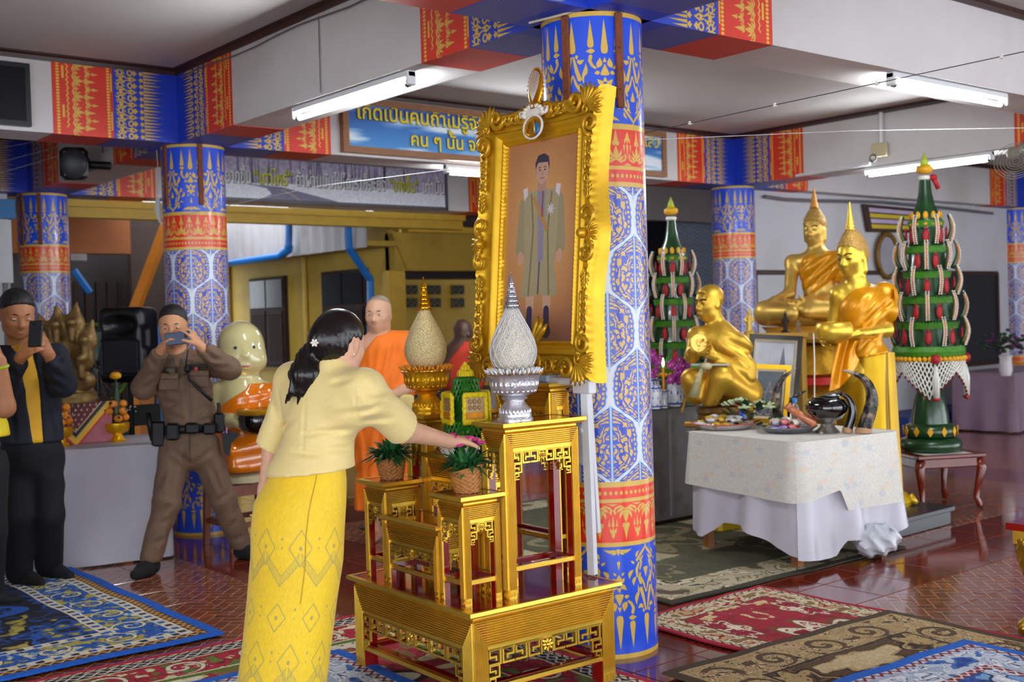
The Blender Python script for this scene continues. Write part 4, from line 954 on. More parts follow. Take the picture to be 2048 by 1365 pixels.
b = MB(EMT); b.ell(fp(0, ey+.085, .08), (.062, .032, .02), np.stack([fu, fv, fn], 1), 16, 7)
for k in range(9): a = PI*k/8; b.ell(fp(.055*math.cos(a), ey+.07+.045*math.sin(a), .095), .013, nu=7, nv=5)
for s in (-1, 1): b.tube([fp(s*.04, ey+.06, .09), fp(s*.075, ey+.07, .09), fp(s*.08, ey+.095, .09), fp(s*.06, ey+.1, .09)], [.01, .009, .006, .003], 6)
b.build('crest_base', WEN, em, smooth=180)
b = MB(EMT); b.ell(fp(0, ey+.215, .08), (.043, .11, .016), np.stack([fu, fv, fn], 1), 18, 12); b.ell(fp(0, ey+.12, .085), (.03, .03, .02), np.stack([fu, fv, fn], 1), 12, 7); b.build('leaf_crown', EMG, em, smooth=180)
b = MB(EMT)
for k in range(9):
    a = (k-4)*.21; b.tube([fp(0, ey+.14, .099), fp(.035*math.sin(a), ey+.2+.02*math.cos(a), .0995), fp(.06*math.sin(a)*.68, ey+.225+.085*math.cos(a), .093)], [.0009, .0014, .0016], 5)
b.build('crown_rays', WEN, em, smooth=180, kind='stuff')
b = MB(EMT)
for k in range(26):
    a = -1.2+k*(2*PI-1.0)/25-PI/2+.85; x, y = .044*math.cos(a), .11*math.sin(a); b.ell(fp(x, ey+.215+y, .08), (.0065, .0065, .006), nu=6, nv=4)
b.build('crown_edge', EMG, em, smooth=180, kind='stuff')
# folding white easel
ea = thing('easel', 'white folding wooden easel holding the gilt frame behind the altar tables', 'easel', (-.3, .05, ZB))
b = MB(); b.rbox((-.35, .055, 1.168), (.06, .32, .014), .004); b.build('ledge', EAS, ea, smooth=0)
b = MB(); b.rbox((-.315, -.235, 1.14), (.02, .05, .026), .004); b.build('ledge_bracket', EAS, ea, smooth=0)
for y, yb in ((-.235, -.265), (.335, .37)):
    b = MB(); b.tube([(-.31, y, 1.155), (-.325, yb, ZB+.01)], .021, 4); b.build('leg', EAS, ea, smooth=0)
    b = MB(); b.tube([(-.27, y+.03, 1.12), (-.25, yb+.05, ZB+.16)], .018, 4); b.ell((-.345, y-.006, .97), (.006, .011, .011), nu=8, nv=5); b.build('brace', EAS, ea, smooth=0)
b = MB(); b.rbox((-.255, .055, 1.6), (.012, .02, .5), .004); b.build('mast', EAS, ea, smooth=0)
# ------------------------------------------------------------------ pedestal bowls with glittering egg-shaped offerings
SIL = mat('silver_repousse', '#dcdbe2', .3, .8, var=.12, vscale=30, bump=.25, bscale=130); GRP = mat('gold_repousse', '#f0b41c', .28, .75, var=.12, vscale=30, bump=.25, bscale=130)
GGL = mat('gold_glitter', '#f2dca0', .3, .4, var=.45, vscale=200, bump=.55, bscale=300); SGL = mat('silver_glitter', '#e4dcc8', .3, .4, var=.45, vscale=200, bump=.55, bscale=300); SRB = mat('silver_ribbon', '#e6e6ee', .4, .2, var=.1)
ORL = mat('orange_petal', '#f09a0c', .6, var=.25, vscale=40); WPT = mat('white_bud', '#e6e8ea', .55, var=.08)
def phan(c, metal, egg, ribbon, label, gold):
    t = thing('pedestal_bowl', label, 'bowl', c); c = A(*c)
    b = MB(); pr = [(.066, 0), (.067, .008), (.061, .014), (.062, .022), (.056, .04), (.05, .055), (.04, .066), (.036, .075), (.046, .08), (.05, .086), (.042, .092)]; b.lathe(pr, c, 40, lobes=20, lamp=.018); b.build('foot', metal, t, smooth=60)
    b = MB(); pr = [(.03, .09), (.05, .094), (.074, .104), (.086, .12), (.091, .14), (.092, .162), (.1, .17), (.106, .174), (.1, .172), (.09, .165)]; b.lathe(pr, c, 72, lobes=24, lamp=.022); b.build('bowl', metal, t, smooth=60)
    b = MB()
    for k in range(24):
        a = 2*PI*k/24; R = rotz(a)
        b.ell(c+R@A(.089, 0, .142), (.004, .008, .017), R, 6, 5); b.ell(c+R@A(.08, 0, .113), (.004, .007, .008), R, 6, 4); b.ell(c+R@A(.058, 0, .035), (.004, .006, .013), R, 6, 4)
    b.build('relief', metal, t, smooth=180, kind='stuff')
    b = MB()
    for k in range(26):
        a = 2*PI*(k+.5*rnd.random())/26; R = rotz(a); L = rnd.uniform(.034, .05)
        b.add([c+R@A(.075, -.012, .176), c+R@A(.075, .012, .176), c+R@A(.075+L, .001, .178+rnd.uniform(0, .01)), c+R@A(.09, 0, .184)], [(0, 1, 3), (0, 3, 2), (1, 2, 3)])
    b.build('leaf_collar', ORL, t, smooth=0, kind='stuff')
    b = MB()
    for r_, n_, h_ in ((.098, 30, .022), (.083, 26, .027), (.068, 20, .03)):
        for k in range(n_):
            a = 2*PI*(k+rnd.uniform(-.3, .3))/n_; q = nz(A(math.cos(a)*.75, math.sin(a)*.75, .9)); p = c+A(r_*math.cos(a), r_*math.sin(a), .178); b.tube([p, p+q*h_*.5, p+q*h_], [.004, .0055, .0012], 6)
    b.build('flower_buds', ORL if gold else WPT, t, smooth=180, kind='stuff')
    z0 = .18; pr = [(.05, 0), (.066, .016), (.08, .04), (.0865, .066), (.087, .088), (.083, .11), (.074, .135), (.061, .165), (.047, .192), (.034, .216), (.024, .236), (.018, .25)]
    b = MB(); b.lathe([(r, z+z0) for r, z in pr], c, 40); b.build('egg', egg, t, smooth=180)
    rr = np.array([p[0] for p in pr]); zz = np.array([p[1] for p in pr])
    if ribbon:
        b = MB()
        for s in (-1, 1):
            for k in range(16):
                pts = []
                for i in range(15):
                    z = .02+.225*i/14; r = np.interp(z, zz, rr)+.0012; a = 2*PI*k/16+s*z*5.2; pts.append(c+A(r*math.cos(a), r*math.sin(a), z+z0))
                b.tube(pts, .0017, 4)
        b.build('ribbon_lattice', ribbon, t, smooth=180, kind='stuff')
    zt = z0+.246; b = MB(); tm = mat('bright_silver', '#c9c9d2', .2, .9) if ribbon else mat('bright_gold', '#e2a818', .2, 1.)
    for k in range(5):
        r = .029-.0042*k; z = zt+.017*k; b.lathe([(r*.7, z), (r, z+.004), (r, z+.007), (r*.72, z+.009), (r*.66, z+.017)], c, 20)
        n = 12
        for j in range(n):
            a = 2*PI*j/n; a2 = 2*PI*(j+.5)/n; b.tube([c+A(r*math.cos(a), r*math.sin(a), z+.006), c+A(r*1.06*math.cos(a2), r*1.06*math.sin(a2), z-.006)], .0013, 4); b.tube([c+A(r*1.06*math.cos(a2), r*1.06*math.sin(a2), z-.006), c+A(r*math.cos(2*PI*(j+1)/n), r*math.sin(2*PI*(j+1)/n), z+.006)], .0013, 4)
    b.build('tiered_spire', tm, t, smooth=50)
    b = MB(); b.lathe([(.013, zt+.083), (.012, zt+.09), (.006, zt+.112), (.001, zt+.128)], c, 14); b.ell(c+A(0, 0, zt+.13), .0025, nu=6, nv=5); b.build('finial', tm, t, smooth=180)
def stp(x, y, z): return tuple(ST(A(x, y, z)[None])[0])
phan(stp(-.672, -.247, 1.036), SIL, SGL, SRB, 'silver pedestal bowl with white buds and silver latticed egg-shaped offering', False)
phan(stp(-.712, .292, 1.042), GRP, GGL, None, 'golden pedestal bowl with orange petals and gold glitter egg-shaped offering', True)
# ------------------------------------------------------------------ folded-leaf offering between the tall stands
LEAF = mat('banana_leaf', '#1c5a18', .35, var=.35, vscale=30, coat=.2); LEAFB = mat('bright_leaf', '#2c7c16', .4, var=.3, vscale=40); YFL = mat('yellow_flower', '#f0d408', .6, var=.12, vscale=40)
bc = A(*stp(-.70, .03, .893)); t = thing('leaf_offering', 'green folded-leaf offering with yellow flower frames between the two pedestal bowls', 'offering', tuple(bc))
def BST(v): w = v.copy(); w[:, 2] = bc[2]+(v[:, 2]-bc[2])*1.5; return w
def leaf_band(m, r0, z0, r1, z1, n, rows, w, c):
    for q in range(rows):
        for k in range(n):
            a = 2*PI*(k+.5*(q % 2))/n; f = (q+.5)/rows; r = r0+(r1-r0)*f; z = z0+(z1-z0)*f; h = (z1-z0)/rows*1.5; R = rotz(a)
            m.add([c+R@A(r, -w, z+h*.5), c+R@A(r, w, z+h*.5), c+R@A(r+.006, 0, z-h*.5), c+R@A(r+.009, 0, z+h*.2)], [(0, 3, 2), (3, 1, 2), (0, 1, 3)])
b = MB(BST); b.lathe([(.055, 0), (.075, .02), (.085, .035), (.0865, .06), (.08, .085), (.07, .09), (.055, .1), (.055, .14), (.05, .15), (.045, .17), (.042, .2), (.03, .205)], bc, 32); b.build('core', LEAF, t, smooth=60)
b = MB(BST); leaf_band(b, .088, .03, .083, .085, 30, 4, .011, bc); leaf_band(b, .055, .14, .043, .196, 20, 4, .009, bc); b.build('folded_leaves', LEAFB, t, smooth=0, kind='stuff')
b = MB(BST)
for k in range(14):
    a = 2*PI*k/14; b.ell(bc+A(.024*math.cos(a), .024*math.sin(a), .208), (.011, .011, .013), nu=7, nv=5)
for k in range(6): a = 2*PI*k/6; b.ell(bc+A(.012*math.cos(a), .012*math.sin(a), .22), (.01, .01, .013), nu=7, nv=5)
b.ell(bc+A(0, 0, .232), .01, nu=7, nv=5); b.build('flower_cap', YFL, t, smooth=180, kind='stuff')
to = nz(A(CPOS[0]-bc[0], CPOS[1]-bc[1], 0)); ang0 = math.atan2(to[1], to[0])
for j, da in enumerate((.42, -1.15, 2.4, -2.6)):
    R = rotz(ang0+da); m = MB(BST)
    for k in range(46):
        u = k/46*4; s = int(u); f = u-s; hw_, hh_ = .046, .035; x, y = [(-hw_+2*hw_*f, -hh_), (hw_, -hh_+2*hh_*f), (hw_-2*hw_*f, hh_), (-hw_, hh_-2*hh_*f)][s]
        m.ell(bc+R@A(.082+rnd.uniform(-.003, .003), x, .122+y), (.01, .008, .008), nu=6, nv=4)
    m.build('flower_frame', YFL, t, smooth=180, kind='stuff')
    m = MB(BST); m.rbox(bc+R@A(.074, 0, .122), (.004, .042, .03), .002, R); m.build('frame_back', mat('woven_back', '#c8b48a', .7), t, smooth=0)
    m = MB(BST)
    for y in (-.02, .0, .02):
        for z in (.0, .016): m.ell(bc+R@A(.08, y, .124+z), (.006, .009, .007), R, 7, 5)
    m.build('rosebuds', mat('tan_rosebud', '#b88a62', .7), t, smooth=180, kind='stuff')
    m = MB(BST); m.rbox(bc+R@A(.08, 0, .104), (.004, .036, .008), .002, R); m.build('orange_strip', ORL, t, smooth=0)
for da in (.0, .85, -.95, 2.2, -2.2):
    R = rotz(ang0+da+.15); m = MB(BST); c_ = bc+R@A(.098, 0, .032)
    for k in range(10):
        a = 2*PI*k/10; m.ell(c_+R@A(.001, .014*math.cos(a), .014*math.sin(a)), (.003, .011, .0055), R@np.array([[1, 0, 0], [0, math.cos(a), -math.sin(a)], [0, math.sin(a), math.cos(a)]]), 6, 4)
    m.build('yellow_daisy', YFL, t, smooth=180)
    m = MB(BST); m.ell(c_+R@A(.004, 0, 0), (.003, .005, .005), R, 7, 5); m.build('daisy_eye', LEAFB, t, smooth=180)
    m = MB(BST)
    for k in range(9): a = PI+PI*(k+.5)/9; m.tube([c_+R@A(0, .012*math.cos(a), -.008+.006*math.sin(a)), c_+R@A(.006, .034*math.cos(a), -.01+.03*math.sin(a))], [.004, .0025], 5)
    m.build('white_petals', WPT, t, smooth=180, kind='stuff')
# ------------------------------------------------------------------ two wicker baskets of pinks
WICK = mat('wicker', '#b4753a', .55, var=.3, vscale=60); SOIL = mat('soil', '#20140c', .95); PLEAF = mat('pinks_leaf', '#33703a', .5, var=.35, vscale=25); PINK = mat('pink_petal', '#d6288e', .6, var=.25, vscale=60); PALEP = mat('pale_pink_petal', '#c47c96', .6, var=.3, vscale=60)
def basket(c, tilt, petal, label, seed, lean):
    r_ = random.Random(seed); c = A(*c); t = thing('flower_basket', label, 'potted plant', tuple(c)); rows = 11
    def f(u, v):
        a = 2*PI*u; r = .046+.016*v; q = v*rows; i = int(q); z = (.086+tilt*math.cos(a-lean))*v; k = .0026*(1 if math.sin(a*13+(i % 2)*PI) > 0 else -1)*math.sin(PI*(q-i))
        return c+A((r+k)*math.cos(a), (r+k)*math.sin(a), z)
    b = MB(); b.grid(f, 78, 44); b.add([f(i/26, 0) for i in range(26)], [tuple(range(25, -1, -1))]); b.build('basket', WICK, t, smooth=60)
    b = MB(); pts = [f(i/30, 1) for i in range(30)]; b.tube(pts, .0045, 6, closed=True); b.build('rim', WICK, t)
    b = MB(); b.add([c+(f(i/24, .86)-c)*A(.95, .95, 1) for i in range(24)], [tuple(range(24))]); b.build('soil', SOIL, t, smooth=0)
    b = MB()
    for k in range(150):
        a = r_.uniform(0, 2*PI); el = r_.uniform(-.15, 1.35); L = r_.uniform(.055, .115); w = r_.uniform(.007, .012); d = A(math.cos(a)*math.cos(el), math.sin(a)*math.cos(el), math.sin(el)); p = c+A(r_.uniform(0, .04)*math.cos(a), r_.uniform(0, .04)*math.sin(a), .085+r_.uniform(0, .02)); sd = nz(np.cross(d, (0, 0, 1)))*w; dn = A(0, 0, -.018-.02*r_.random())
        q1 = p+d*L*.5; q2 = p+d*L+dn; b.add([p-sd*.3, p+sd*.3, q1+sd+A(0, 0, .002), q1-sd+A(0, 0, .002), q2, q1-A(0, 0, .003)], [(0, 1, 5), (1, 2, 5), (0, 5, 3), (5, 2, 4), (3, 5, 4)])
    b.build('foliage', PLEAF, t, smooth=180, kind='stuff')
    for k in range(12):
        a = r_.uniform(0, 2*PI); r = r_.uniform(0.01, .065); z = r_.uniform(.165, .215); p = c+A(r*math.cos(a), r*math.sin(a), z); m = MB(); m.tube([c+A(0, 0, .09), p], .0012, 4, mi=1)
        for j in range(6): w = 2*PI*j/6; m.ell(p+A(.008*math.cos(w), .008*math.sin(w), .002+.003*(j % 2)), (.0078, .0078, .0035), nu=6, nv=4)
        m.build('blossom', [petal, PLEAF], t, smooth=180)
basket(stp(-.872, -.205, .786), .016, PINK, 'wicker basket of bright pink flowers on the nearer low stand, by the reaching hand', 3, -.9)
basket(stp(-.872, .325, .786), .012, PALEP, 'wicker basket of faded pink flowers on the farther low stand', 8, -.6)
# ------------------------------------------------------------------ people
SKIN = mat('skin', '#c08a64', .5, var=.06, vscale=20, spec=.4); SKIN2 = mat('tan_skin', '#a8704c', .5, var=.06, vscale=20, spec=.4); SKIN3 = mat('fair_skin', '#d3a284', .5, var=.05, vscale=20, spec=.4)
HAIR = mat('black_hair', '#0c0a0b', .55, var=.3, vscale=60, stretch=(40, 40, 4), bump=.3, bscale=6); EYEW = mat('eye_white', '#cfc8c2', .25, var=0); IRIS = mat('eye_dark', '#120c0a', .15, var=0); BROW = mat('brow', '#1a1210', .8, var=0); LIP = mat('lip', '#a85a50', .45, var=.05)
class Head:
    """head frame: R columns right, forward, up; H = chin to crown"""
    def __init__(s, c, H, R): s.c, s.H, s.R = np.asarray(c, float), H, np.asarray(R, float)
    def p(s, x, y, z): return s.c+s.R@(A(x, y, z)*s.H)
    def sculpt(s, B, wide=1., nose=1., ear=1., mi=None):
        H, R = s.H, s.R; e = lambda c, r, k=.03, op='u': B.ell(s.p(*c), A(*r)*H, R, k*H/.23, op, mi)
        e((0, -.06, .15), (.325*wide, .40, .345)); e((0, .05, -.06), (.29*wide, .33, .36), .04); e((0, .12, -.24), (.215*wide, .24, .235), .035)
        e((0, .245, -.40), (.095, .08, .075), .03)
        for q in (-1, 1):
            e((q*.17*wide, .20, -.10), (.10, .10, .10), .03); e((q*.19*wide, .06, -.32), (.07, .14, .10), .03)
            e((q*.14, .385, .015), (.085, .06, .05), .025, 's'); e((q*.14, .31, .005), (.075, .06, .055), .012)
            B.cap(s.p(q*.05, .345, .085), s.p(q*.2, .27, .075), .03*H, .02*H, .02, 'u', mi)
            e((q*.325*wide, -.02, -.05), (.03*ear, .075*ear, .12*ear), .01); e((q*.35*wide, -.0, -.04), (.014, .04, .07), .006, 's')
            e((q*.04, .40, -.165), (.034, .035, .028), .012)
        B.cap(s.p(0, .33, .05), s.p(0, .365+.075*nose, -.135), .03*H, .045*H, .018, 'u', mi)
        e((0, .35, -.255), (.085, .05, .025), .012); e((0, .345, -.305), (.075, .05, .028), .012); e((0, .395, -.278), (.075, .03, .006), .006, 's')
        return s
    def details(s, par, lip=None, brow=True, look=(0, 0), eye=1.):
        H, R = s.H, s.R
        for q in (-1, 1):
            m = MB(); m.ell(s.p(q*.14, .345, .0), A(.062, .03, .024*eye)*H, R, 12, 8, 0); m.ell(s.p(q*.14+look[0], .366, .0+look[1]), A(.027, .012, .023*eye)*H, R, 10, 6, 1); m.build('eye', [EYEW, IRIS], par, smooth=180)
            if brow: m = MB(); m.tube([s.p(q*.06, .378, .088), s.p(q*.14, .362, .105), s.p(q*.215, .295, .085)], [.012*H, .016*H, .006*H], 6); m.build('eyebrow', BROW, par, smooth=180)
        m = MB(); m.ell(s.p(0, .372, -.262), A(.082, .028, .016)*H, R, 12, 6); m.ell(s.p(0, .368, -.298), A(.07, .03, .02)*H, R, 12, 6); m.build('lips', lip or LIP, par, smooth=180)
    def crop_hair(s, par, m=None, name='hair', front=.30, thick=1.0):
        H, R = s.H, s.R; c = s.p(0, -.05, .12); B = Blob(c-.62*H, c+.62*H, .0075)
        B.ell(s.p(0, -.055, .165), A(.342, .42, .372)*H*thick, R, 0); B.ell(s.p(0, -.17, -.04), A(.318, .285, .3)*H, R, .03)
        B.ell(s.p(0, .33, -.06), A(.40, .36, .37)*H, R, .022, 's'); B.plane(s.p(0, -.3, -.33), -R[:, 2]); B.box(s.p(0, .17, -.32), A(.5, .3, .2)*H, R, .01, .01, 's')
        B.warp(lambda P: .0025*np.sin(P[..., 0]*300)*np.sin(P[..., 1]*280)*np.sin(P[..., 2]*190)); return B.build(name, m or HAIR, par, 1)
def hand(B, w, d, n, side, L=.18, curl=(.5, .5, .5, .5), thumb=.7, spread=.12, k=.006, mi=None, tcurl=.5):
    """w wrist, d direction of the fingers, n palm normal, side +1/-1: which way the thumb sits along cross(d, n)"""
    d = nz(d); n = nz(n-d*np.dot(n, d)); t = np.cross(d, n)*side; s = L/.18
    B.cap(w-d*.02*s, w+d*.035*s, .023*s, .026*s, .02, 'u', mi, (n, .75))
    for i in range(4):
        u = (i-1.5)*.0195*s; B.cap(w+d*.02*s-t*u*.7, w+d*.083*s-t*u, .0145*s, .0115*s, .01, 'u', mi)
        ln = (.9, 1., .94, .76)[i]; q = w+d*.085*s-t*u; a = 0; dd = nz(d-t*(i-1.5)*spread); r = .0095*s
        for jn, lj in enumerate((.036, .026, .021)):
            a += curl[i]*(.75, 1., .8)[jn]; v = dd*math.cos(a)+n*math.sin(a); q2 = q+v*lj*s*ln; B.cap(q, q2, r, r*.9, .003 if jn else .006, 'u', mi); q = q2; r *= .9
    q = w+d*.022*s+t*.022*s; v = nz(d*.75+t*thumb+n*.25)
    for jn, lj in enumerate((.036, .03, .024)):
        q2 = q+v*lj*s; B.cap(q, q2, (.0135, .0115, .0098)[jn]*s, (.0118, .010, .0085)[jn]*s, .008 if jn == 0 else .003, 'u', mi); q = q2; v = nz(v+n*tcurl*.6+d*.2)
def fine(c, r, h): return [(c[i]-r, c[i]+r, h) for i in range(3)]
def fineax(*rs): return tuple([r[i] for r in rs] for i in range(3))
def folds(amp, d1_, f1, seed=0.):
    d1_ = nz(d1_).astype(np.float32)
    def fn(P):
        q = P@d1_; w = np.sin(P[..., 2]*9+seed)+np.sin(P[..., 0]*7-seed*2)+np.sin(P[..., 1]*8+seed); return amp*np.sin(q*f1+w*1.6)*(.6+.4*np.sin(P[..., 2]*13+P[..., 0]*6+seed))
    return fn
def creases(lines, amp, w):
    """cloth creases: each a groove with a soft ridge beside it, running along a line on the figure"""
    def fn(P):
        q = P-CPOS.astype(np.float32); z = q@cF.astype(np.float32); X = 1024+CF*(q@cR.astype(np.float32))/z; Y = 682.5-CF*(q@cU.astype(np.float32))/z; o = np.zeros(X.shape, np.float32)
        for x0, y0, x1, y1 in lines:
            ex, ey = x1-x0, y1-y0; L = ex*ex+ey*ey; t = ((X-x0)*ex+(Y-y0)*ey)/L; tc = np.clip(t, 0, 1); d = np.hypot(X-x0-tc*ex, Y-y0-tc*ey)
            o += amp*(1-np.abs(2*tc-1)**3*.8)*(np.exp(-(d/w)**2)-.55*np.exp(-((d-2*w)/(1.1*w))**2))
        return o
    return fn
FWD = nz(A(cF[0], cF[1], 0)); RGT = nz(A(cR[0], cR[1], 0)); UP = A(0, 0, 1)
# ---- woman in pale yellow jacket laying an offering
Z0 = 3.95; J = lambda x, y, dz=0.: at(x, y, Z0+dz)
wfoot = A(-1.62, -.15, 0)
wo = thing('person', 'woman in pale yellow jacket and long yellow skirt, seen from behind, reaching to the altar', 'person', (wfoot[0], wfoot[1], 0))
wf = A(.985, .17, 0); wr = A(.17, -.985, 0)
hc = J(682, 686); Rh = basis(nz(wf*.96+wr*.0+UP*-.2+FWD*.06), UP); hd = Head(hc, .212, Rh)
chest, waist, hip = J(655, 800), J(640, 872), J(626, 945)
shR, shL = J(728, 783, -.12), J(588, 765, .13); elR, wrR = J(812, 862, .06), J(902, 884, .28); haR = J(950, 873, .38); elL, wrL = J(546, 885, .16), J(531, 972, .13)
lo = A(*np.minimum.reduce([wrL, haR, hip, shR, shL]))-.14; hi = A(*np.maximum.reduce([wrL, haR, hip, hc, shR, shL]))+.16; hi[2] = hc[2]+.16; lo[2] = hip[2]-.22
f1, f2 = fine(hc, .12, .0055), fine(haR, .11, .0055)
B = Blob(lo, hi, .016, fineax(f1, f2)); hd.sculpt(B, .97, .85, 1.5)
B.cap(hd.p(0, -.1, -.25), J(672, 765), .05, .055, .03); B.chain([J(660, 775), chest, waist, hip], [.08, .09, .08, .09], .05, flat=(wf, .75)); B.cap(shL, shR, .05, .05, .05)
B.chain([shR, elR, wrR], [.048, .04, .025], .02); B.chain([shL, elL, wrL], [.046, .038, .024], .02)
hand(B, wrR, haR-wrR, A(0, 0, -1), -1, .165, (.25, .3, .3, .35), .5); hand(B, wrL, wrL-elL, -wr, 1, .16, (.3, .35, .4, .4), .5)
B.build('body', SKIN3, wo, 1)
hd.details(wo)
# hair drawn back into a pony tail
c = hd.p(0, -.05, .1); B = Blob(c-A(.26, .26, .34), c+A(.16, .16, .15), .0052)
B.ell(hd.p(0, -.07, .14), A(.36, .455, .40)*.212, Rh, 0); B.ell(hd.p(0, -.22, -.08), A(.30, .28, .3)*.212, Rh, .03)
B.ell(hd.p(0, .36, -.12), A(.45, .36, .40)*.212, Rh, .008, 's'); B.ell(hd.p(.36, -.0, -.1), A(.12, .1, .16)*.212, Rh, .008, 's'); tie = J(634, 688, .0)
B.cap(hd.p(0, -.35, .0), tie, .055, .03, .03)
pt = [tie, J(622, 718, -.02), J(612, 752, -.05), J(606, 800, -.05)]; B.chain(pt, [.022, .046, .055, .02], .02)
for k in range(16):
    a = rnd.uniform(-1, 1); x = 612+a*34; B.chain([J(628+a*6, 705, -.03), J(612+a*22, 745, -.075), J(x, 778+12*rnd.random(), -.075), J(x-3+10*a, 796+rnd.uniform(-22, 25), -.06)], [.014, .014, .010, .002], .008)
B.warp(lambda P: .0022*np.sin((P@np.asarray(cR, np.float32))*420+np.sin(P[..., 2]*24)*2.4)*(P[..., 2] < tie[2]+.03)+.0008*np.sin((P@np.asarray(Rh[:, 0], np.float32))*520)); B.build('hair', mat('dark_brown_hair', '#120b0b', .3, var=.4, vscale=50, stretch=(30, 30, 3)), wo, 1)
ck = thing_clip = MB(); cc = J(629, 686, -.115); Rc = np.stack([cR, cU, -cF], 1)
for k in range(6): a = k*PI/3; ck.ell(cc+Rc@A(.0085*math.cos(a), .0085*math.sin(a), 0), (.0065, .0042, .003), Rc@rotz(a), 7, 5)
ck.ell(cc-cF*.003, .004, nu=7, nv=5); ck.build('hair_clip', mat('pearl', '#e6dfd2', .2, spec=.8), wo, smooth=180, label='pearl flower hair clip')
m = MB(); m.ell(hd.p(.345, -.01, -.19), .0035, nu=7, nv=5); m.build('earring', mat('pearl', '#e6dfd2'), wo, smooth=180)
# jacket
JK = mat('pale_yellow_silk', '#e4cd88', .6, var=.04, vscale=60, bump=.12, bscale=160, stretch=(1, 1, 4), sheen=.2)
lo = np.minimum.reduce([elL, elR, hip, shR, shL])-.15; hi = np.maximum.reduce([elL, elR, hip, shR, shL])+.15; lo[2] = hip[2]-.04; hi[2] = shL[2]+.13
B = Blob(lo, hi, .0068)
B.cap(J(663, 772), J(657, 800), .085, .105, .03, flat=(wf, .8)); B.cap(J(655, 800), J(640, 868), .125, .115, .04, flat=(wf, .78)); B.cap(J(640, 868), J(627, 955), .115, .178, .05, flat=(wf, .80))
B.cap(shL, J(657, 778), .062, .07, .05); B.cap(shR, J(657, 778), .062, .07, .05); B.cap(J(610, 800, .08), J(700, 806, -.08), .09, .09, .05, flat=(wf, .85))
B.cap(hd.p(0, -.1, -.40), J(671, 762, -.005), .058, .07, .02)
B.ell(shR+A(0, 0, .012), (.068, .068, .062), None, .03); B.ell(shL+A(0, 0, .012), (.062, .062, .058), None, .03)
eR = shR+(elR-shR)*.93; eL = shL+(elL-shL)*1.1; B.cap(shR, eR+(eR-shR)*.12, .062, .064, .03); B.cap(shL, eL+(eL-shL)*.1, .056, .058, .03)
B.plane(eR, elR-shR, eR-.1, eR+.1); B.plane(eL, elL-shL+A(0, 0, .05), eL-.09, eL+.09)
hp = J(634, 941); hn = nz(A(0, 0, -1)+cR*.10); B.plane(hp, hn, [*lo[:2], lo[2]], [*hi[:2], hp[2]+.03])
B.cap(hd.p(0, -.1, -.36), hd.p(0, -.12, -.18), .046, .046, .0, 's')
fd = folds(.0055, A(.5, .2, 1), 44, 1.); B.warp(lambda P: .5*fd(P)*np.clip((shL[2]+.02-P[..., 2])*8, 0, 1))
B.warp(creases([(611, 800, 603, 934), (556, 772, 566, 850), (709, 772, 713, 838)], .0035, 2.6))
B.warp(creases([(668, 832, 735, 818), (700, 838, 770, 806), (712, 842, 790, 836), (724, 762, 748, 790), (718, 772, 752, 812), (740, 800, 800, 790), (640, 866, 705, 858), (600, 872, 650, 862), (560, 858, 590, 838), (545, 800, 556, 850), (655, 900, 700, 896), (585, 905, 640, 910), (660, 768, 700, 760)], .006, 5.5))
B.build('jacket', JK, wo, 1)
# skirt
SKM = mat('woven_yellow_skirt', '#fff', .6, img=image('skirt_print', skirt_print()), var=.05, vscale=5, bump=.15, bscale=140, sheen=.2)
secs = [(J(623, 925), .138, .09), (J(613, 962), .164, .110), (J(601, 1005), .186, .126), (J(595, 1060), .19, .132), (J(593, 1120), .19, .130), (J(583, 1200), .184, .126), (J(571, 1300), .18, .126), (J(562, 1370), .18, .128)]
last = secs[-1][0]; bot = A(last[0]-.03, last[1]-.02, .06); secs += [((last+bot)/2, .183, .132), (bot, .187, .138)]
cs_ = np.array([s[0] for s in secs]); zz = cs_[:, 2]
def skf(u, v):
    z = zz[0]+(zz[-1]-zz[0])*v; o = np.argsort(zz); cx_ = np.interp(z, zz[o], cs_[o, 0]); cy_ = np.interp(z, zz[o], cs_[o, 1]); a_ = np.interp(z, zz[o], np.array([s[1] for s in secs])[o]); b_ = np.interp(z, zz[o], np.array([s[2] for s in secs])[o])
    w = 2*PI*u+PI*.5; k = 1+.012*math.sin(5*w+v*6)*v+.03*math.exp(-((v-.16)/.08)**2)*max(0, math.cos(w-PI-.2))
    p = wr*a_*k*math.cos(w)+wf*b_*k*math.sin(w); return A(cx_+p[0], cy_+p[1], z)
b = MB(); b.grid(skf, 72, 60, uvs=(1, -1)); b.build('skirt', SKM, wo, smooth=180)
m = MB(); m.tube([skf(.64, v) + (skf(.64, v)-A(*np.mean([skf(.1, v), skf(.6, v)], 0)))*.006 for v in np.linspace(0.0, .5, 16)], .0018, 5); m.build('zip_seam', mat('seam_shadow', '#b8941c', .7, var=0), wo)
for s in (-1, 1): m = MB(); c = A(bot[0], bot[1], 0)+wr*s*.075+wf*.05; m.ell(c+A(0, 0, .035), (.045, .11, .035), basis(wf), 12, 8); m.build('foot', mat('beige_stocking', '#b08a6c', .6), wo, smooth=180)
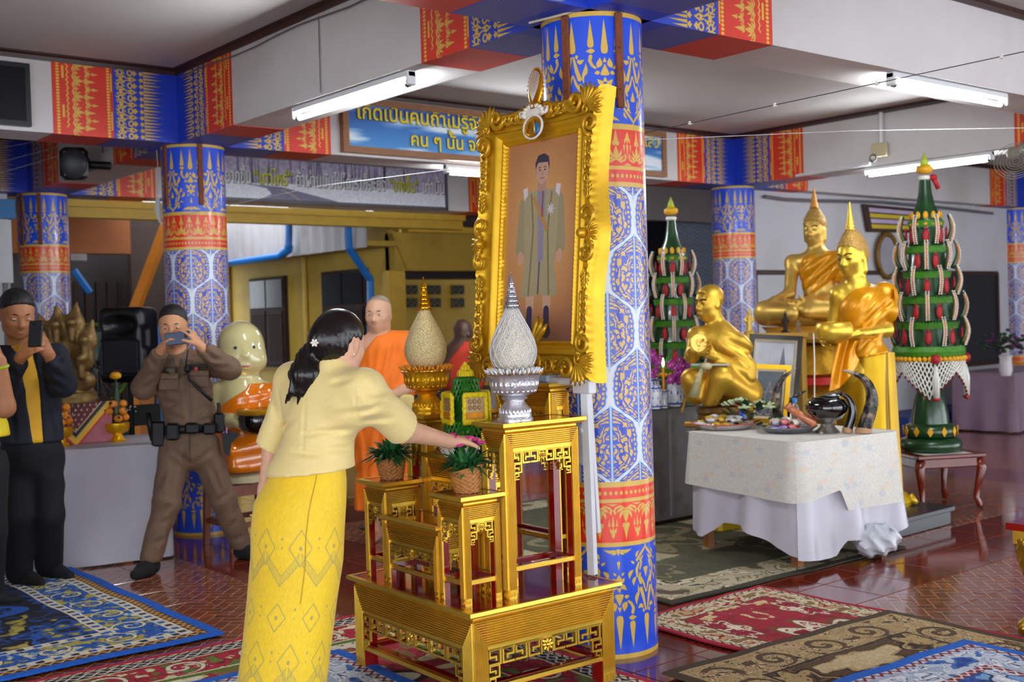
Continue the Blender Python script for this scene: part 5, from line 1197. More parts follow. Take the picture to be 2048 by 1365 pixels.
# ---- officer photographing with a phone
Z0 = 6.9; KH = mat('khaki_brown', '#6b5340', .75, var=.12, vscale=14, bump=.25, bscale=160, dirt=('#54402f', 7, .35)); BLK = mat('black_leather', '#08080a', .5, var=.2, bump=.08, bscale=80, spec=.3); SOCK = mat('black_sock', '#101013', .9)
off = thing('person', 'man in brown uniform with black duty belt, legs apart, photographing with a dark blue phone', 'person', tuple(on_z(385, 1130)))
ff = nz(-FWD+RGT*.12); fr_ = np.cross(ff, UP)            # facing the camera; fr_ is his right = left in the photo
hc = J(346, 652, -.06); Rh = basis(nz(ff+UP*-.16+RGT*.03), UP); hd = Head(hc, .236, Rh)
sA, eA, wA = J(316, 728), J(287, 776, -.12), J(322, 700, -.27); sB, eB, wB = J(404, 726), J(458, 738, -.1), J(401, 693, -.28)
ph = J(356, 677, -.33); lo = np.minimum.reduce([hc, sA, sB, eA, eB, wA, wB])-.17; hi = np.maximum.reduce([hc, sA, sB, eA, eB, wA, wB])+.17
B = Blob(lo, hi, .014, fineax(fine(hc, .135, .0062), fine(ph, .13, .0062))); hd.sculpt(B, 1.0)
B.cap(hd.p(0, -.08, -.25), J(356, 728), .056, .06, .03); B.cap(J(358, 735), J(366, 765), .10, .11, .04, flat=(ff, .75)); B.cap(sA, sB, .05, .05, .05)
B.chain([sA, eA, wA], [.048, .042, .027], .02); B.chain([sB, eB, wB], [.048, .042, .027], .02)
hand(B, wA, J(337, 672, -.31)-wA, cR+cF*.2, 1, .175, (.35, .42, .5, .6), .55); hand(B, wB, J(378, 662, -.31)-wB, -cR*.9-cU*.3+cF*.2, 1, .175, (.25, .3, .35, .5), .5)
B.build('body', SKIN, off, 1); hd.details(off, look=(0, -.006), eye=.8); hd.crop_hair(off, front=.26, thick=1.02)
lo = np.minimum.reduce([sA, sB, eA, eB, wA, wB, J(380, 870)])-.16; hi = np.maximum.reduce([sA, sB, eA, eB, wA, wB, J(380, 870)])+.16; lo[2] = J(380, 872)[2]; hi[2] = wA[2]+.03
B = Blob(lo, hi, .0095); B.cap(J(359, 738), J(368, 775), .125, .15, .04, flat=(ff, .72)); B.cap(J(368, 775), J(380, 835), .15, .142, .04, flat=(ff, .75)); B.cap(J(380, 835), J(382, 880), .145, .155, .04, flat=(ff, .75))
B.cap(sA, J(358, 734), .062, .08, .05); B.cap(sB, J(358, 734), .062, .08, .05); B.chain([sA, eA, wA], [.072, .066, .048], .03); B.chain([sB, eB, wB], [.072, .066, .048], .03)
B.plane(wA+(eA-wA)*.06, wA-eA, wA-.09, wA+.09); B.plane(wB+(eB-wB)*.06, wB-eB, wB-.09, wB+.09); B.cap(hd.p(0, -.05, -.5), hd.p(0, -.0, -.3), .056, .07, 0, 's')
B.cap(J(355, 722, -.14), J(357, 745, -.17), .028, .01, .0, 's'); B.warp(folds(.004, A(.2, .5, 1), 42, 2.)); B.warp(creases([(322, 800, 356, 810), (326, 818, 362, 803), (384, 834, 420, 808), (374, 745, 378, 845), (284, 738, 308, 724), (276, 760, 312, 748), (284, 782, 316, 756), (405, 697, 434, 724), (424, 732, 462, 736), (420, 715, 450, 724), (335, 830, 365, 838), (400, 790, 425, 778), (310, 770, 330, 790), (296, 712, 312, 736), (345, 790, 375, 786), (393, 846, 420, 838)], .008, 4.5)); B.build('shirt', KH, off, 1)
for s in (-1, 1):
    m = MB(); q = [J(355+s*7, 716, -.10), J(355+s*30, 722, -.09), J(355+s*22, 742, -.15), J(355+s*6, 752, -.165)]; m.add(q+[p-ff*.012 for p in q], [(0, 1, 2, 3), (4, 7, 6, 5), (0, 3, 7, 4), (1, 0, 4, 5), (2, 1, 5, 6), (3, 2, 6, 7)]); m.build('collar', mat('dark_khaki', '#4c3c2e', .8), off, smooth=0)
for x, y in ((337, 766), (398, 760)):
    m = MB(); c = J(x, y, -.125); Rp = np.stack([cR, ff, cU], 1); m.rbox(c, (.058, .012, .045), .006, Rp); m.rbox(c+cU*.038+ff*.008, (.06, .012, .018), .005, Rp); m.ell(c+cU*.03+ff*.022, .006, nu=6, nv=4); m.build('chest_pocket', KH, off, smooth=30)
    for k in range(3): m = MB(); m.rbox(c+cU*(.066+.012*k)+ff*.006, (.05, .01, .0045), .002, Rp); m.build('badge_bar', mat('dark_badge', '#2a221c', .6), off, smooth=0)
m = MB(); m.ell(J(392, 739, -.16), (.014, .008, .014), np.stack([cR, ff, cU], 1), 8, 6); m.build('red_badge', mat('red_badge', '#b03838', .5), off, smooth=180)
m = MB(); m.tube([J(376, 700, -.16), J(372, 728, -.17), J(378, 760, -.175), J(400, 780, -.165), J(424, 802, -.15)], [.004, .005, .008, .011, .011], 8); m.ell(J(375, 738, -.18), (.022, .016, .026), nu=10, nv=7); m.build('microphone_cord', BLK, off, smooth=180)
# belt with pouches
m = MB(); bc_ = J(381, 856); m.tube([bc_+fr_*.160*math.cos(a)+ff*.123*math.sin(a) for a in np.linspace(0, 2*PI, 33)[:-1]], .010, 8, closed=True, flat=2.5); m.build('belt', BLK, off, smooth=180)
for x, y, w, h, dz, nm in ((318, 868, .042, .075, -.06, 'holster'), (345, 864, .038, .05, -.13, 'pouch'), (384, 857, .04, .032, -.135, 'buckle'), (418, 858, .036, .034, -.12, 'pouch'), (438, 846, .03, .06, -.06, 'radio')):
    m = MB(); m.rbox(J(x, y, dz), (w, .028, h), .012, np.stack([cR, ff, cU], 1)); 
    if nm == 'radio': m.tube([J(438, 830, dz), J(437, 806, dz)], .011, 8)
    m.build(nm, BLK, off, smooth=30)
m = MB(); m.tube([J(296, 826, -.05), J(300, 850, -.05), J(308, 880, -.03)], [.016, .02, .024], 8); m.build('baton', BLK, off, smooth=180)
m = MB(); q = [J(440, 845, -.03), J(458, 862, -.03), J(480, 870, -.03), J(462, 888, -.03), J(458, 914, -.03), J(447, 905, -.03)]; m.add(q+[p-ff*.03 for p in q], [tuple(range(6)), tuple(range(11, 5, -1))]+[(i, i+6, (i+1) % 6+6, (i+1) % 6) for i in range(6)]); m.build('hanging_pouch', BLK, off, smooth=0)
m = MB()
for s in (-1, 1): m.rbox(J(450+3*s, 861, -.045), (.005, .005, .018), .001, np.stack([cR, ff, cU], 1))
m.build('pink_tab', mat('pink_tab', '#b06a94', .6), off, smooth=0, kind='stuff')
# trousers and socks
hA, kA, aA = J(350, 893, 0), J(334, 1005, -.1), J(303, 1112, -.17); hB, kB, aB = J(408, 893, .02), J(446, 1000, .08), J(482, 1088, .2)
lo = np.minimum.reduce([hA, hB, aA, aB])-.17; hi = np.maximum.reduce([hA, hB, aA, aB])+.17; hi[2] = J(380, 866)[2]
B = Blob(lo, hi, .0105); B.cap(J(378, 865), J(379, 892), .148, .15, .04, flat=(ff, .8)); B.chain([hA, kA, aA], [.095, .077, .066], .03); B.chain([hB, kB, aB], [.095, .077, .066], .03)
fA = on_z(293, 1146); fB = on_z(486, 1112)
B.cap(J(322, 968, -.03), J(318, 985, -.05), .035, .04, .02); B.plane(aA+A(0, 0, -.035), A(0, 0, -1), aA-.14, aA+.1); B.plane(aB+A(0, 0, -.03), A(0, 0, -1), aB-.14, aB+.1)
B.warp(folds(.004, A(.3, .3, 1), 40, .5)); B.warp(creases([(322, 990, 352, 1002), (318, 1030, 348, 1008), (300, 1092, 332, 1076), (296, 1070, 326, 1054), (384, 928, 348, 903), (388, 928, 424, 900), (462, 984, 428, 1008), (474, 1042, 446, 1062), (330, 946, 314, 976), (352, 930, 338, 990), (420, 930, 442, 985), (488, 1072, 462, 1082), (366, 900, 372, 930), (344, 1030, 334, 1100), (310, 1050, 340, 1040)], .009, 4.5)); B.build('trousers', KH, off, 1)
m = MB(); m.tube([J(379, 868, -.135), J(379, 900, -.13), J(381, 925, -.1)], .004, 5); m.build('fly_seam', mat('dark_khaki', '#4c3c2e'), off)
def sock(a, dr, par):
    hl = A(a[0], a[1], .045); B = Blob(A(a[0]-.24, a[1]-.24, -.02), A(a[0]+.24, a[1]+.24, a[2]+.06), .010); B.cap(A(*a), hl, .042, .044, .02); B.cap(hl, hl+dr*.09-A(0, 0, .004), .046, .044, .02); B.cap(hl+dr*.08-A(0, 0, .004), hl+dr*.17+A(0, 0, -.014), .044, .03, .02); B.plane(A(0, 0, .001), A(0, 0, -1)); B.build('sock', SOCK, par, 1)
sock(aA, nz(ff*.9-RGT*.35), off); sock(aB, nz(ff*.5+RGT*.8), off)
pz_ = thing('phone', 'dark blue phone held up sideways by the man in brown uniform', 'phone', tuple(ph)); Rp = np.stack([nz(cR+cU*.12), -cF, nz(cU-cR*.12)], 1)
m = MB(); m.rbox(ph, (.072, .0045, .036), .004, Rp); m.build('case', mat('navy_case', '#1c3158', .4), pz_, smooth=30); m = MB(); m.rbox(ph+Rp@A(.052, .005, .014), (.014, .0015, .016), .001, Rp); m.build('camera_bump', BLK, pz_, smooth=30)
# ---- man in navy jacket with a phone
Z0 = 6.4; NAVY = mat('navy_cloth', '#0d1222', .8, var=.15, vscale=12, bump=.2, bscale=150); YSH = mat('yellow_shirt', '#e0a80c', .6, var=.1, vscale=12); BTR = mat('black_trouser', '#0a0a0e', .85, var=.15)
ma = thing('person', 'man in navy jacket over yellow shirt looking down at a black phone', 'person', tuple(on_z(72, 1175)))
ff = nz(-FWD*.8+RGT*.6); fr_ = np.cross(ff, UP); hc = J(34, 628, -.12); Rh = basis(nz(ff+UP*-.36), UP); hd = Head(hc, .25, Rh)
sA, eA, wA = J(-8, 715, 0), J(0, 775, -.16), J(44, 712, -.30); sB, eB, wB = J(108, 712, .06), J(126, 768, -.05), J(96, 706, -.26); ph = J(71, 668, -.36)
lo = np.minimum.reduce([hc, sA, sB, eA, wA, wB, ph])-.17; hi = np.maximum.reduce([hc, sA, sB, eB, wA, wB])+.17
B = Blob(lo, hi, .015, fineax(fine(hc, .14, .0065), fine(J(71, 695, -.3), .11, .0065))); hd.sculpt(B, 1.05)
B.cap(hd.p(0, -.08, -.25), J(45, 705), .06, .065, .03); B.cap(J(50, 720), J(55, 760), .11, .11, .04, flat=(ff, .75)); B.cap(sA, sB, .05, .05, .05); B.chain([sA, eA, wA], [.05, .044, .028], .02); B.chain([sB, eB, wB], [.05, .044, .028], .02)
hand(B, wA, J(66, 690, -.36)-wA, cR*.6-cF*.2+cU*.2+cF*.6, 1, .18, (.4, .5, .55, .6), .5); hand(B, wB, J(80, 684, -.34)-wB, -cR*.7+cF*.4, -1, .18, (.45, .5, .55, .6), .5)
B.build('body', SKIN2, ma, 1); hd.details(ma, look=(0, -.008), eye=.6); hd.crop_hair(ma, front=.25, thick=1.05)
m = MB(); m.ell(hd.p(0, .392, -.215), A(.075, .02, .012)*.25, Rh, 10, 5); m.build('moustache', mat('stubble', '#5a3c2c', .9), ma, smooth=180)
lo = np.minimum.reduce([sA, sB, eA, wA, J(65, 890)])-.16; hi = np.maximum.reduce([sA, sB, eB, wB, J(65, 890)])+.16; lo[2] = J(65, 889)[2]; hi[2] = wB[2]+.05
B = Blob(lo, hi, .0125); B.cap(J(50, 722), J(56, 780), .135, .165, .04, flat=(ff, .75)); B.cap(J(56, 780), J(66, 900), .165, .165, .04, flat=(ff, .75)); B.cap(sA, J(48, 715), .066, .085, .05); B.cap(sB, J(48, 715), .066, .085, .05)
B.chain([sA, eA, wA+(eA-wA)*.1], [.078, .072, .055], .03); B.chain([sB, eB, wB+(eB-wB)*.1], [.078, .072, .055], .03)
B.plane(wA+(eA-wA)*.12, wA-eA, wA-.1, wA+.1); B.plane(wB+(eB-wB)*.12, wB-eB, wB-.1, wB+.1)
gp = lambda x, y, dz: J(x, y, dz)
B.warp(creases([(110, 700, 130, 740), (100, 742, 132, 760), (96, 760, 126, 780), (20, 740, 40, 760), (100, 800, 118, 880), (20, 800, 30, 885), (104, 722, 126, 726)], .010, 5.)); gq = lambda x, y: J(x, y)+ff*.124; B.chain([gq(36, 690)+ff*.02, gq(48, 742), gq(68, 908)+ff*.004], [.062, .038, .030], 0, 's'); B.cap(hd.p(0, -.05, -.5), hd.p(0, .02, -.3), .06, .075, 0, 's'); B.build('jacket', NAVY, ma, 1)
B = Blob(lo, hi, .014); B.cap(J(50, 716), J(56, 780), .12, .15, .04, flat=(ff, .76)); B.cap(J(56, 780), J(66, 900), .15, .15, .04, flat=(ff, .76)); B.cap(hd.p(0, -.05, -.5), hd.p(0, .02, -.36), .066, .066, .02); B.cap(hd.p(0, -.05, -.44), hd.p(0, .03, -.2), .058, .062, 0, 's'); B.build('shirt', YSH, ma, 1)
for s in (-1, 1):
    m = MB(); q = [J(47+s*4, 690, -.16), J(47+s*24, 688-s*6, -.12), J(50+s*16, 706, -.2), J(52+s*3, 716, -.22)]; m.add(q+[p-ff*.01 for p in q], [(0, 1, 2, 3), (4, 7, 6, 5), (0, 3, 7, 4), (1, 0, 4, 5), (2, 1, 5, 6), (3, 2, 6, 7)]); m.build('collar', YSH, ma, smooth=0)
hA, kA, aA = J(38, 905, 0), J(34, 1030, -.03), on_z(40, 1172)+A(0, 0, .08); hB, kB, aB = J(92, 905, .05), J(98, 1030, .05), on_z(98, 1158)+A(0, 0, .08)
lo = np.minimum.reduce([hA, hB, aA, aB])-.16; hi = np.maximum.reduce([hA, hB, aA, aB])+.16; hi[2] = J(65, 880)[2]; lo[2] = -.01
B = Blob(lo, hi, .014); B.cap(J(64, 880), J(64, 905), .14, .145, .04, flat=(ff, .8)); B.chain([hA, kA, aA], [.098, .08, .075], .03); B.chain([hB, kB, aB], [.098, .08, .075], .03); B.warp(folds(.005, A(.3, .3, 1), 30, .9)); B.build('trousers', BTR, ma, 1)
for a in (aA, aB): sock(a, nz(ff*.6+RGT*.5), ma)
pz_ = thing('phone', 'black phone held upright by the man in the navy jacket', 'phone', tuple(ph)); Rp = basis(nz(-cF+cU*.25), UP)
m = MB(); m.rbox(ph, (.036, .005, .07), .004, Rp); m.build('case', mat('black_case', '#141418', .35), pz_, smooth=30); m = MB(); m.ell(ph+Rp@A(.016, .006, .05), (.006, .003, .006), Rp, 8, 5); m.ell(ph+Rp@A(.004, .006, .05), (.006, .003, .006), Rp, 8, 5); m.build('camera_lens', PANE, pz_, smooth=180, kind='stuff')
# ---- someone in a yellow shirt at the left edge
Z0 = 5.9; pe = thing('person', 'person in yellow shirt mostly cut off by the left edge, arm raised', 'person', tuple(on_z(-40, 1222)))
ff = nz(-FWD*.3+RGT*.9); hc = J(-48, 640); Rh = basis(ff, UP); hd = Head(hc, .23, Rh)
sB, eB, wB = J(-22, 745, -.1), J(9, 815, -.14), J(0, 722, -.2); lo = np.minimum.reduce([hc, sB, wB, J(-60, 900)])-.2; hi = np.maximum.reduce([hc, eB, wB])+.2; lo[2] = J(-40, 880)[2]
B = Blob(lo, hi, .016, fineax(fine(hc, .13, .009), fine(wB, .1, .008))); hd.sculpt(B); B.cap(hd.p(0, -.08, -.25), J(-48, 720), .056, .06, .03); B.cap(J(-48, 740), J(-45, 880), .11, .11, .04, flat=(ff, .75)); B.chain([sB, eB, wB], [.05, .052, .03], .02); hand(B, wB, A(0, 0, 1)-cR*.3, -cR, 1, .17, (.6, .7, .7, .8)); B.build('body', SKIN2, pe, 1); hd.details(pe); hd.crop_hair(pe)
B = Blob(lo, hi, .016); B.cap(J(-48, 730), J(-45, 930), .13, .155, .04, flat=(ff, .8)); B.cap(J(-48, 725), sB, .07, .07, .04); B.cap(sB, sB+(eB-sB)*.5, .072, .075, .02); B.cap(J(-20, 860), J(-14, 912), .09, .1, .04); B.plane(sB+(eB-sB)*.45, eB-sB, sB-.15, sB+.2); B.plane(J(-40, 917), A(0, 0, -1)); B.build('shirt', mat('bright_yellow_shirt', '#dcc40e', .65, var=.1), pe, 1)
m = MB(); m.tube([wB+(eB-wB)*.12+cR*.033*math.cos(a)+nz(np.cross(cR, wB-eB))*.033*math.sin(a) for a in np.linspace(0, 2*PI, 17)[:-1]], .009, 6, closed=True); m.build('wrist_band', mat('lime_band', '#9ab414', .5), pe)
B = Blob(lo*A(1, 1, 0)+A(0, 0, -.01), hi*A(1, 1, 0)+A(0, 0, J(-40, 905)[2]), .018); B.cap(J(-44, 905), J(-42, 930), .14, .14, .03, flat=(ff, .85)); q = on_z(-22, 1215); B.chain([J(-24, 935), J(-20, 1060), A(q[0], q[1], .07)], [.1, .08, .075], .03); B.chain([J(-62, 935), J(-62, 1060), A(q[0]-.2, q[1]+.1, .07)], [.1, .08, .075], .03); B.cap(A(q[0], q[1], .045), A(q[0], q[1], .035)+RGT*.15, .045, .03, .02); B.plane(A(0, 0, .001), A(0, 0, -1)); B.build('trousers', BTR, pe, 1)
# ---- monk standing behind the altar
Z0 = 7.4; ORG = mat('saffron_robe', '#f07408', .7, var=.1, vscale=8, bump=.15, bscale=100)
mo = thing('person', 'shaven monk in bright orange robe standing behind the altar set', 'person', tuple(on_z(765, 1085)))
ff = nz(-FWD-RGT*.12); hc = J(757, 628, -.03); Rh = basis(nz(ff+UP*-.08-RGT*.1), UP); hd = Head(hc, .232, Rh)
sA, sB = J(724, 694), J(812, 692); eB, wB = J(826, 770, -.02), J(775, 796, -.2); lo = np.minimum.reduce([sA, sB, wB])-.2; hi = np.maximum.reduce([sA, sB, eB])+.2; hi[2] = hc[2]+.16; lo[2] = -.01
B = Blob(lo, hi, .016, fineax(fine(hc, .13, .0065), fine(wB, .1, .007))); hd.sculpt(B, 1.02, .95, 1.15); B.cap(hd.p(0, -.08, -.25), J(760, 690), .062, .066, .03); B.cap(J(762, 705), J(768, 760), .125, .13, .05, flat=(ff, .75)); B.cap(sA, sB, .06, .06, .05); B.chain([sB, eB, wB], [.055, .046, .03], .02); B.chain([sA, J(716, 770), J(748, 812, -.18)], [.055, .045, .03], .02)
hand(B, wB, J(752, 806, -.24)-wB, -cU, -1, .17, (.5, .6, .6, .7)); fa, fb = on_z(748, 1086), on_z(800, 1080)
for f, h_ in ((fa, J(748, 900)), (fb, J(795, 900))): a = A(f[0], f[1], .07)-ff*.06; B.chain([h_, a], [.07, .042], .02); B.cap(a-A(0, 0, .03), A(f[0], f[1], .03)+ff*.08, .042, .03, .03)
B.plane(A(0, 0, .001), A(0, 0, -1)); B.build('body', mat('monk_skin', '#c99a7c', .5, var=.06, vscale=15), mo, 1); hd.details(mo, eye=.7)
B = Blob(hc-.15, hc+.15, .009); B.ell(hd.p(0, -.06, .155), A(.328, .405, .35)*.232*1.01, Rh, 0); B.plane(hd.p(0, .2, .36), Rh@A(0, .55, -.7)); B.build('shaved_scalp', mat('shaved_scalp', '#8f7a6c', .6), mo, 1)
lo[2] = .22; B = Blob(lo, hi*A(1, 1, 0)+A(0, 0, J(760, 655)[2]), .0125)
B.cap(J(764, 706), J(768, 770), .15, .165, .04, flat=(ff, .8)); B.cap(J(768, 770), J(770, 900), .165, .18, .05, flat=(ff, .8)); B.cap(J(770, 900), J(772, 1080), .18, .2, .05, flat=(ff, .8)); B.cap(J(775, 688), sB, .075, .085, .04); B.cap(sB, J(822, 762), .085, .085, .04)
B.plane(J(742, 690), nz(-RGT*.75+UP*.62), lo, hi); B.plane(J(770, 1052), A(0, 0, -1)); B.cap(hd.p(0, -.05, -.5), hd.p(0, .04, -.2), .068, .074, 0, 's')
B.warp(folds(.004, nz(RGT*.8-UP*.75), 40, 4.)); B.warp(creases([(752, 690, 735, 800), (772, 682, 748, 812), (793, 678, 765, 800), (818, 690, 800, 770), (828, 705, 818, 765), (738, 842, 726, 1045), (722, 820, 732, 930), (716, 870, 722, 1040), (760, 830, 752, 1040), (735, 720, 728, 780)], .011, 5.)); B.build('robe', ORG, mo, 1)
m = MB(); m.rbox(J(812, 812, -.12), (.05, .03, .07), .015, np.stack([cR, cF, cU], 1)); m.build('shoulder_bag', mat('pale_yellow_cloth', '#d6c47e', .7, var=.1), mo, smooth=30)
m = MB(); m.tube([J(765, 812, -.34), J(798, 818, -.34)], [.025, .028], 12); m.build('silver_flask', mat('brushed_tin', '#b4b4b8', .3, .9), mo)
# ---- seated monk far back on the porch
Z0 = 10.6; sm = thing('person', 'dim monk in red-orange robe seated far back on the yellow porch', 'person', tuple(J(925, 740, .0)))
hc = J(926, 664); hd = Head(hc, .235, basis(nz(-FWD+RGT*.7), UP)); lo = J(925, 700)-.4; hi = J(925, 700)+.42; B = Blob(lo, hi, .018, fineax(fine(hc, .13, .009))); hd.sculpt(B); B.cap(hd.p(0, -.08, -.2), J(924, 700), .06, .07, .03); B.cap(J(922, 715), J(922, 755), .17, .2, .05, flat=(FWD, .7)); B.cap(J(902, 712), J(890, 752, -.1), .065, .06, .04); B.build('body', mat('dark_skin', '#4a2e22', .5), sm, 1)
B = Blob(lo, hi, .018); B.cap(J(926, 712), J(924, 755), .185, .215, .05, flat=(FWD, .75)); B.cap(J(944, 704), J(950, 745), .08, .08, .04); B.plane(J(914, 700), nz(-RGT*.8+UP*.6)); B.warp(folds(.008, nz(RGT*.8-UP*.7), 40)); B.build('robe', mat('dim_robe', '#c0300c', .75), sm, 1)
q = J(924, 778); t = thing('bench', 'dark bench under the seated monk far back on the porch', 'bench', (q[0], q[1], -.1)); m = MB(); m.box(q[0]-.45, q[0]+.45, q[1]-.25, q[1]+.25, q[2]-.06, q[2]); m.build('seat', DARK, t, smooth=0)
for x, y in ((-1, -1), (1, -1), (1, 1), (-1, 1)): m = MB(); m.box(q[0]+x*.4-.03, q[0]+x*.4+.03, q[1]+y*.2-.03, q[1]+y*.2+.03, -.1, q[2]-.06); m.build('leg', DARK, t, smooth=0)
# ------------------------------------------------------------------ statues
GST = mat('gold_paint', '#dcb458', .42, .7, var=.06, vscale=6); GRO = mat('gold_robe', '#dc9408', .35, .35, var=.12, vscale=8); GHA = mat('gold_curls', '#b08a44', .6, .4, var=.15, vscale=20)
def curls(B, f, amp): B.warp(lambda P: amp*np.sin(P[..., 0]*f)*np.sin(P[..., 1]*f)*np.sin(P[..., 2]*f)); return B
def spire(par, p, r, h, m):
    b = MB(); pr = []
    for k in range(8): z = h*k/8; q = r*(1-k/8.5); pr += [(q*.9, z), (q, z+h*.03), (q*.85, z+h*.09)]
    b.lathe(pr+[(r*.04, h)], p, 16); b.build('flame_finial', m, par, smooth=60)
# -- seated Buddha, touching the earth
Z0 = 9.7; J = lambda x, y, dz=0.: at(x, y, Z0+dz)
sf = nz(-FWD*.75-RGT*.55); sr = np.cross(sf, UP)
sb_ = thing('buddha_statue', 'large gold seated Buddha statue touching the earth, farthest of the three gold figures', 'statue', tuple(J(1605, 680)))
hc = J(1629, 458); Rh = basis(nz(sf+UP*-.12), UP); H = .262; hd = Head(hc, H, Rh)
lo = A(*np.minimum.reduce([J(1500, 690), J(1740, 690), J(1520, 690, -.4), J(1720, 640, .3)]))-.1; hi = np.maximum.reduce([J(1500, 400), J(1750, 400), J(1640, 400, .35), J(1640, 400, -.35)])+.1; hi[2] = hc[2]+.2; lo[2] = J(1600, 690)[2]
B = Blob(lo, hi, .016, fineax(fine(hc, .16, .0085))); hd.sculpt(B, .95, .9, 1.0)
for q in (-1, 1): B.cap(hd.p(q*.335, -.02, -.06), hd.p(q*.32, .0, -.36), .012, .014, .01)
cn, wa = J(1634, 535), J(1640, 590); sA, sB = cn-sr*-.21+A(0, 0, .05), cn-sr*.21+A(0, 0, .05)
B.cap(hd.p(0, -.06, -.3), J(1634, 510), .062, .075, .04); B.cap(cn, wa, .135, .115, .06, flat=(sf, .8)); B.cap(wa, J(1645, 625), .12, .15, .06, flat=(sf, .85)); B.cap(sA, sB, .07, .07, .06)
kn = J(1532, 628, -.12); kn2 = J(1735, 620, .05); fl = J(1645, 635)
B.chain([fl+sr*.1, kn, kn+sf*.1-sr*.25], [.11, .09, .07], .05); B.chain([fl-sr*.1, kn2, J(1640, 622)+sf*.3], [.11, .09, .06], .05); B.chain([kn+A(0, 0, .03), J(1640, 612)+sf*.24, J(1700, 615)+sf*.16], [.075, .07, .06], .04)
eA = J(1579, 588, .0); wA = J(1545, 604, -.14); B.chain([sA, eA, wA], [.06, .048, .034], .03); hand(B, wA, J(1530, 640, -.2)-wA, -sr*.2-sf*.3+A(0, 0, -.2), 1, .22, (.15, .15, .15, .2), .4)
eB = J(1692, 592, .0); wB = J(1640, 603)+sf*.24; B.chain([sB, eB, wB], [.06, .048, .034], .03); hand(B, wB, J(1590, 602)-J(1640, 603)+sf*.03, UP, -1, .22, (.1, .1, .1, .15), .4)
B.plane(J(1620, 662), A(0, 0, -1)); B.build('figure', GST, sb_, 1)
for q in (-1, 1):
    m = MB(); m.tube([hd.p(q*.07, .37, .0), hd.p(q*.14, .372, -.02), hd.p(q*.2, .33, .0)], .004, 5); m.tube([hd.p(q*.05, .385, .09), hd.p(q*.14, .37, .13), hd.p(q*.22, .3, .1)], .005, 5); m.build('eye_line', mat('dark_gold', '#5e420e', .4, .8), sb_)
m = MB(); m.ell(hd.p(0, .375, -.265), A(.08, .03, .016)*H, Rh, 10, 5); m.ell(hd.p(0, .37, -.3), A(.065, .03, .018)*H, Rh, 10, 5); m.build('lips', GST, sb_, smooth=180)
def buddha_hair(par, hd, h=.0075, m=GHA):
    c = hd.p(0, -.05, .2); B = Blob(c-.7*hd.H, c+.75*hd.H, h); H = hd.H
    B.ell(hd.p(0, -.06, .165), A(.345, .425, .375)*H, hd.R, 0); B.ell(hd.p(0, -.2, -.05), A(.3, .28, .28)*H, hd.R, .03); B.ell(hd.p(0, -.08, .50), A(.19, .22, .17)*H, hd.R, .04); B.ell(hd.p(0, .34, -.07), A(.41, .37, .385)*H, hd.R, .008, 's'); B.plane(hd.p(0, -.3, -.30), -hd.R[:, 2]); B.box(hd.p(0, .17, -.32), A(.5, .28, .2)*H, hd.R, .01, .01, 's'); curls(B, 230 if h < .007 else 190, .009); return B.build('curled_hair', m, par, 0)
buddha_hair(sb_, hd); spire(sb_, hd.p(0, -.09, .64), .038, .175, mat('orange_gold', '#c98a3c', .45, .6, var=.2))
lo2, hi2 = cn-.36, cn+.36; lo2[2] = J(1600, 600)[2]; hi2[2] = J(1640, 488)[2]
B = Blob(lo2, hi2, .012); B.cap(cn, wa, .152, .132, .06, flat=(sf, .82)); B.cap(cn, sB, .1, .082, .05); B.cap(sB, sB+A(0, 0, -.12), .08, .08, .04)
dn = nz(sr*.72+UP*.70); B.plane(J(1612, 512)+sf*.1, dn); B.plane(J(1625, 596)+sf*.1, nz(-UP*.8-sr*.5)); B.warp(folds(.003, dn, 34, 2.)); B.warp(creases([(1690, 510, 1605, 590), (1680, 500, 1597, 570), (1660, 495, 1592, 545), (1690, 535, 1625, 598)], .010, 4.)); B.build('sash', GRO, sb_, 1)
b = MB(); c = J(1622, 676); pr = [(.40, -.03), (.42, 0), (.40, .04), (.36, .055), (.37, .075), (.40, .10)]; b.lathe(pr, c, 48, lobes=24, lamp=.02, sx=1.0); b.build('lotus_base', GST, sb_, smooth=50)
# tall tiered pedestal with red bands
pd = thing('pedestal', 'tall tiered gold pedestal with red bands under the large seated Buddha', 'pedestal', (c[0], c[1], 0)); RB = mat('red_band', '#d8180c', .5, var=.08); GPL = mat('gold_petal', '#b5831c', .4, .8, var=.25, vscale=20, bump=.3, bscale=40)
z = 0; zt = c[2]-.03; tiers = [(0, .3, .36, 0), (.3, .52, .30, 2), (.52, .58, .27, 1), (.58, .80, .29, 2), (.80, .86, .26, 1), (.86, zt, .30, 2)]
for a_, b2, r, k in tiers:
    m = MB()
    if k == 2:
        m.lathe([(r*.86, a_), (r, a_+.03), (r*.9, (a_+b2)/2), (r, b2-.03), (r*.86, b2)], (c[0], c[1], 0), 40, lobes=20, lamp=.03)
    else: m.lathe([(r, a_), (r, b2)], (c[0], c[1], 0), 40)
    m.build('red_band' if k == 1 else 'tier', RB if k == 1 else GPL, pd, smooth=50)
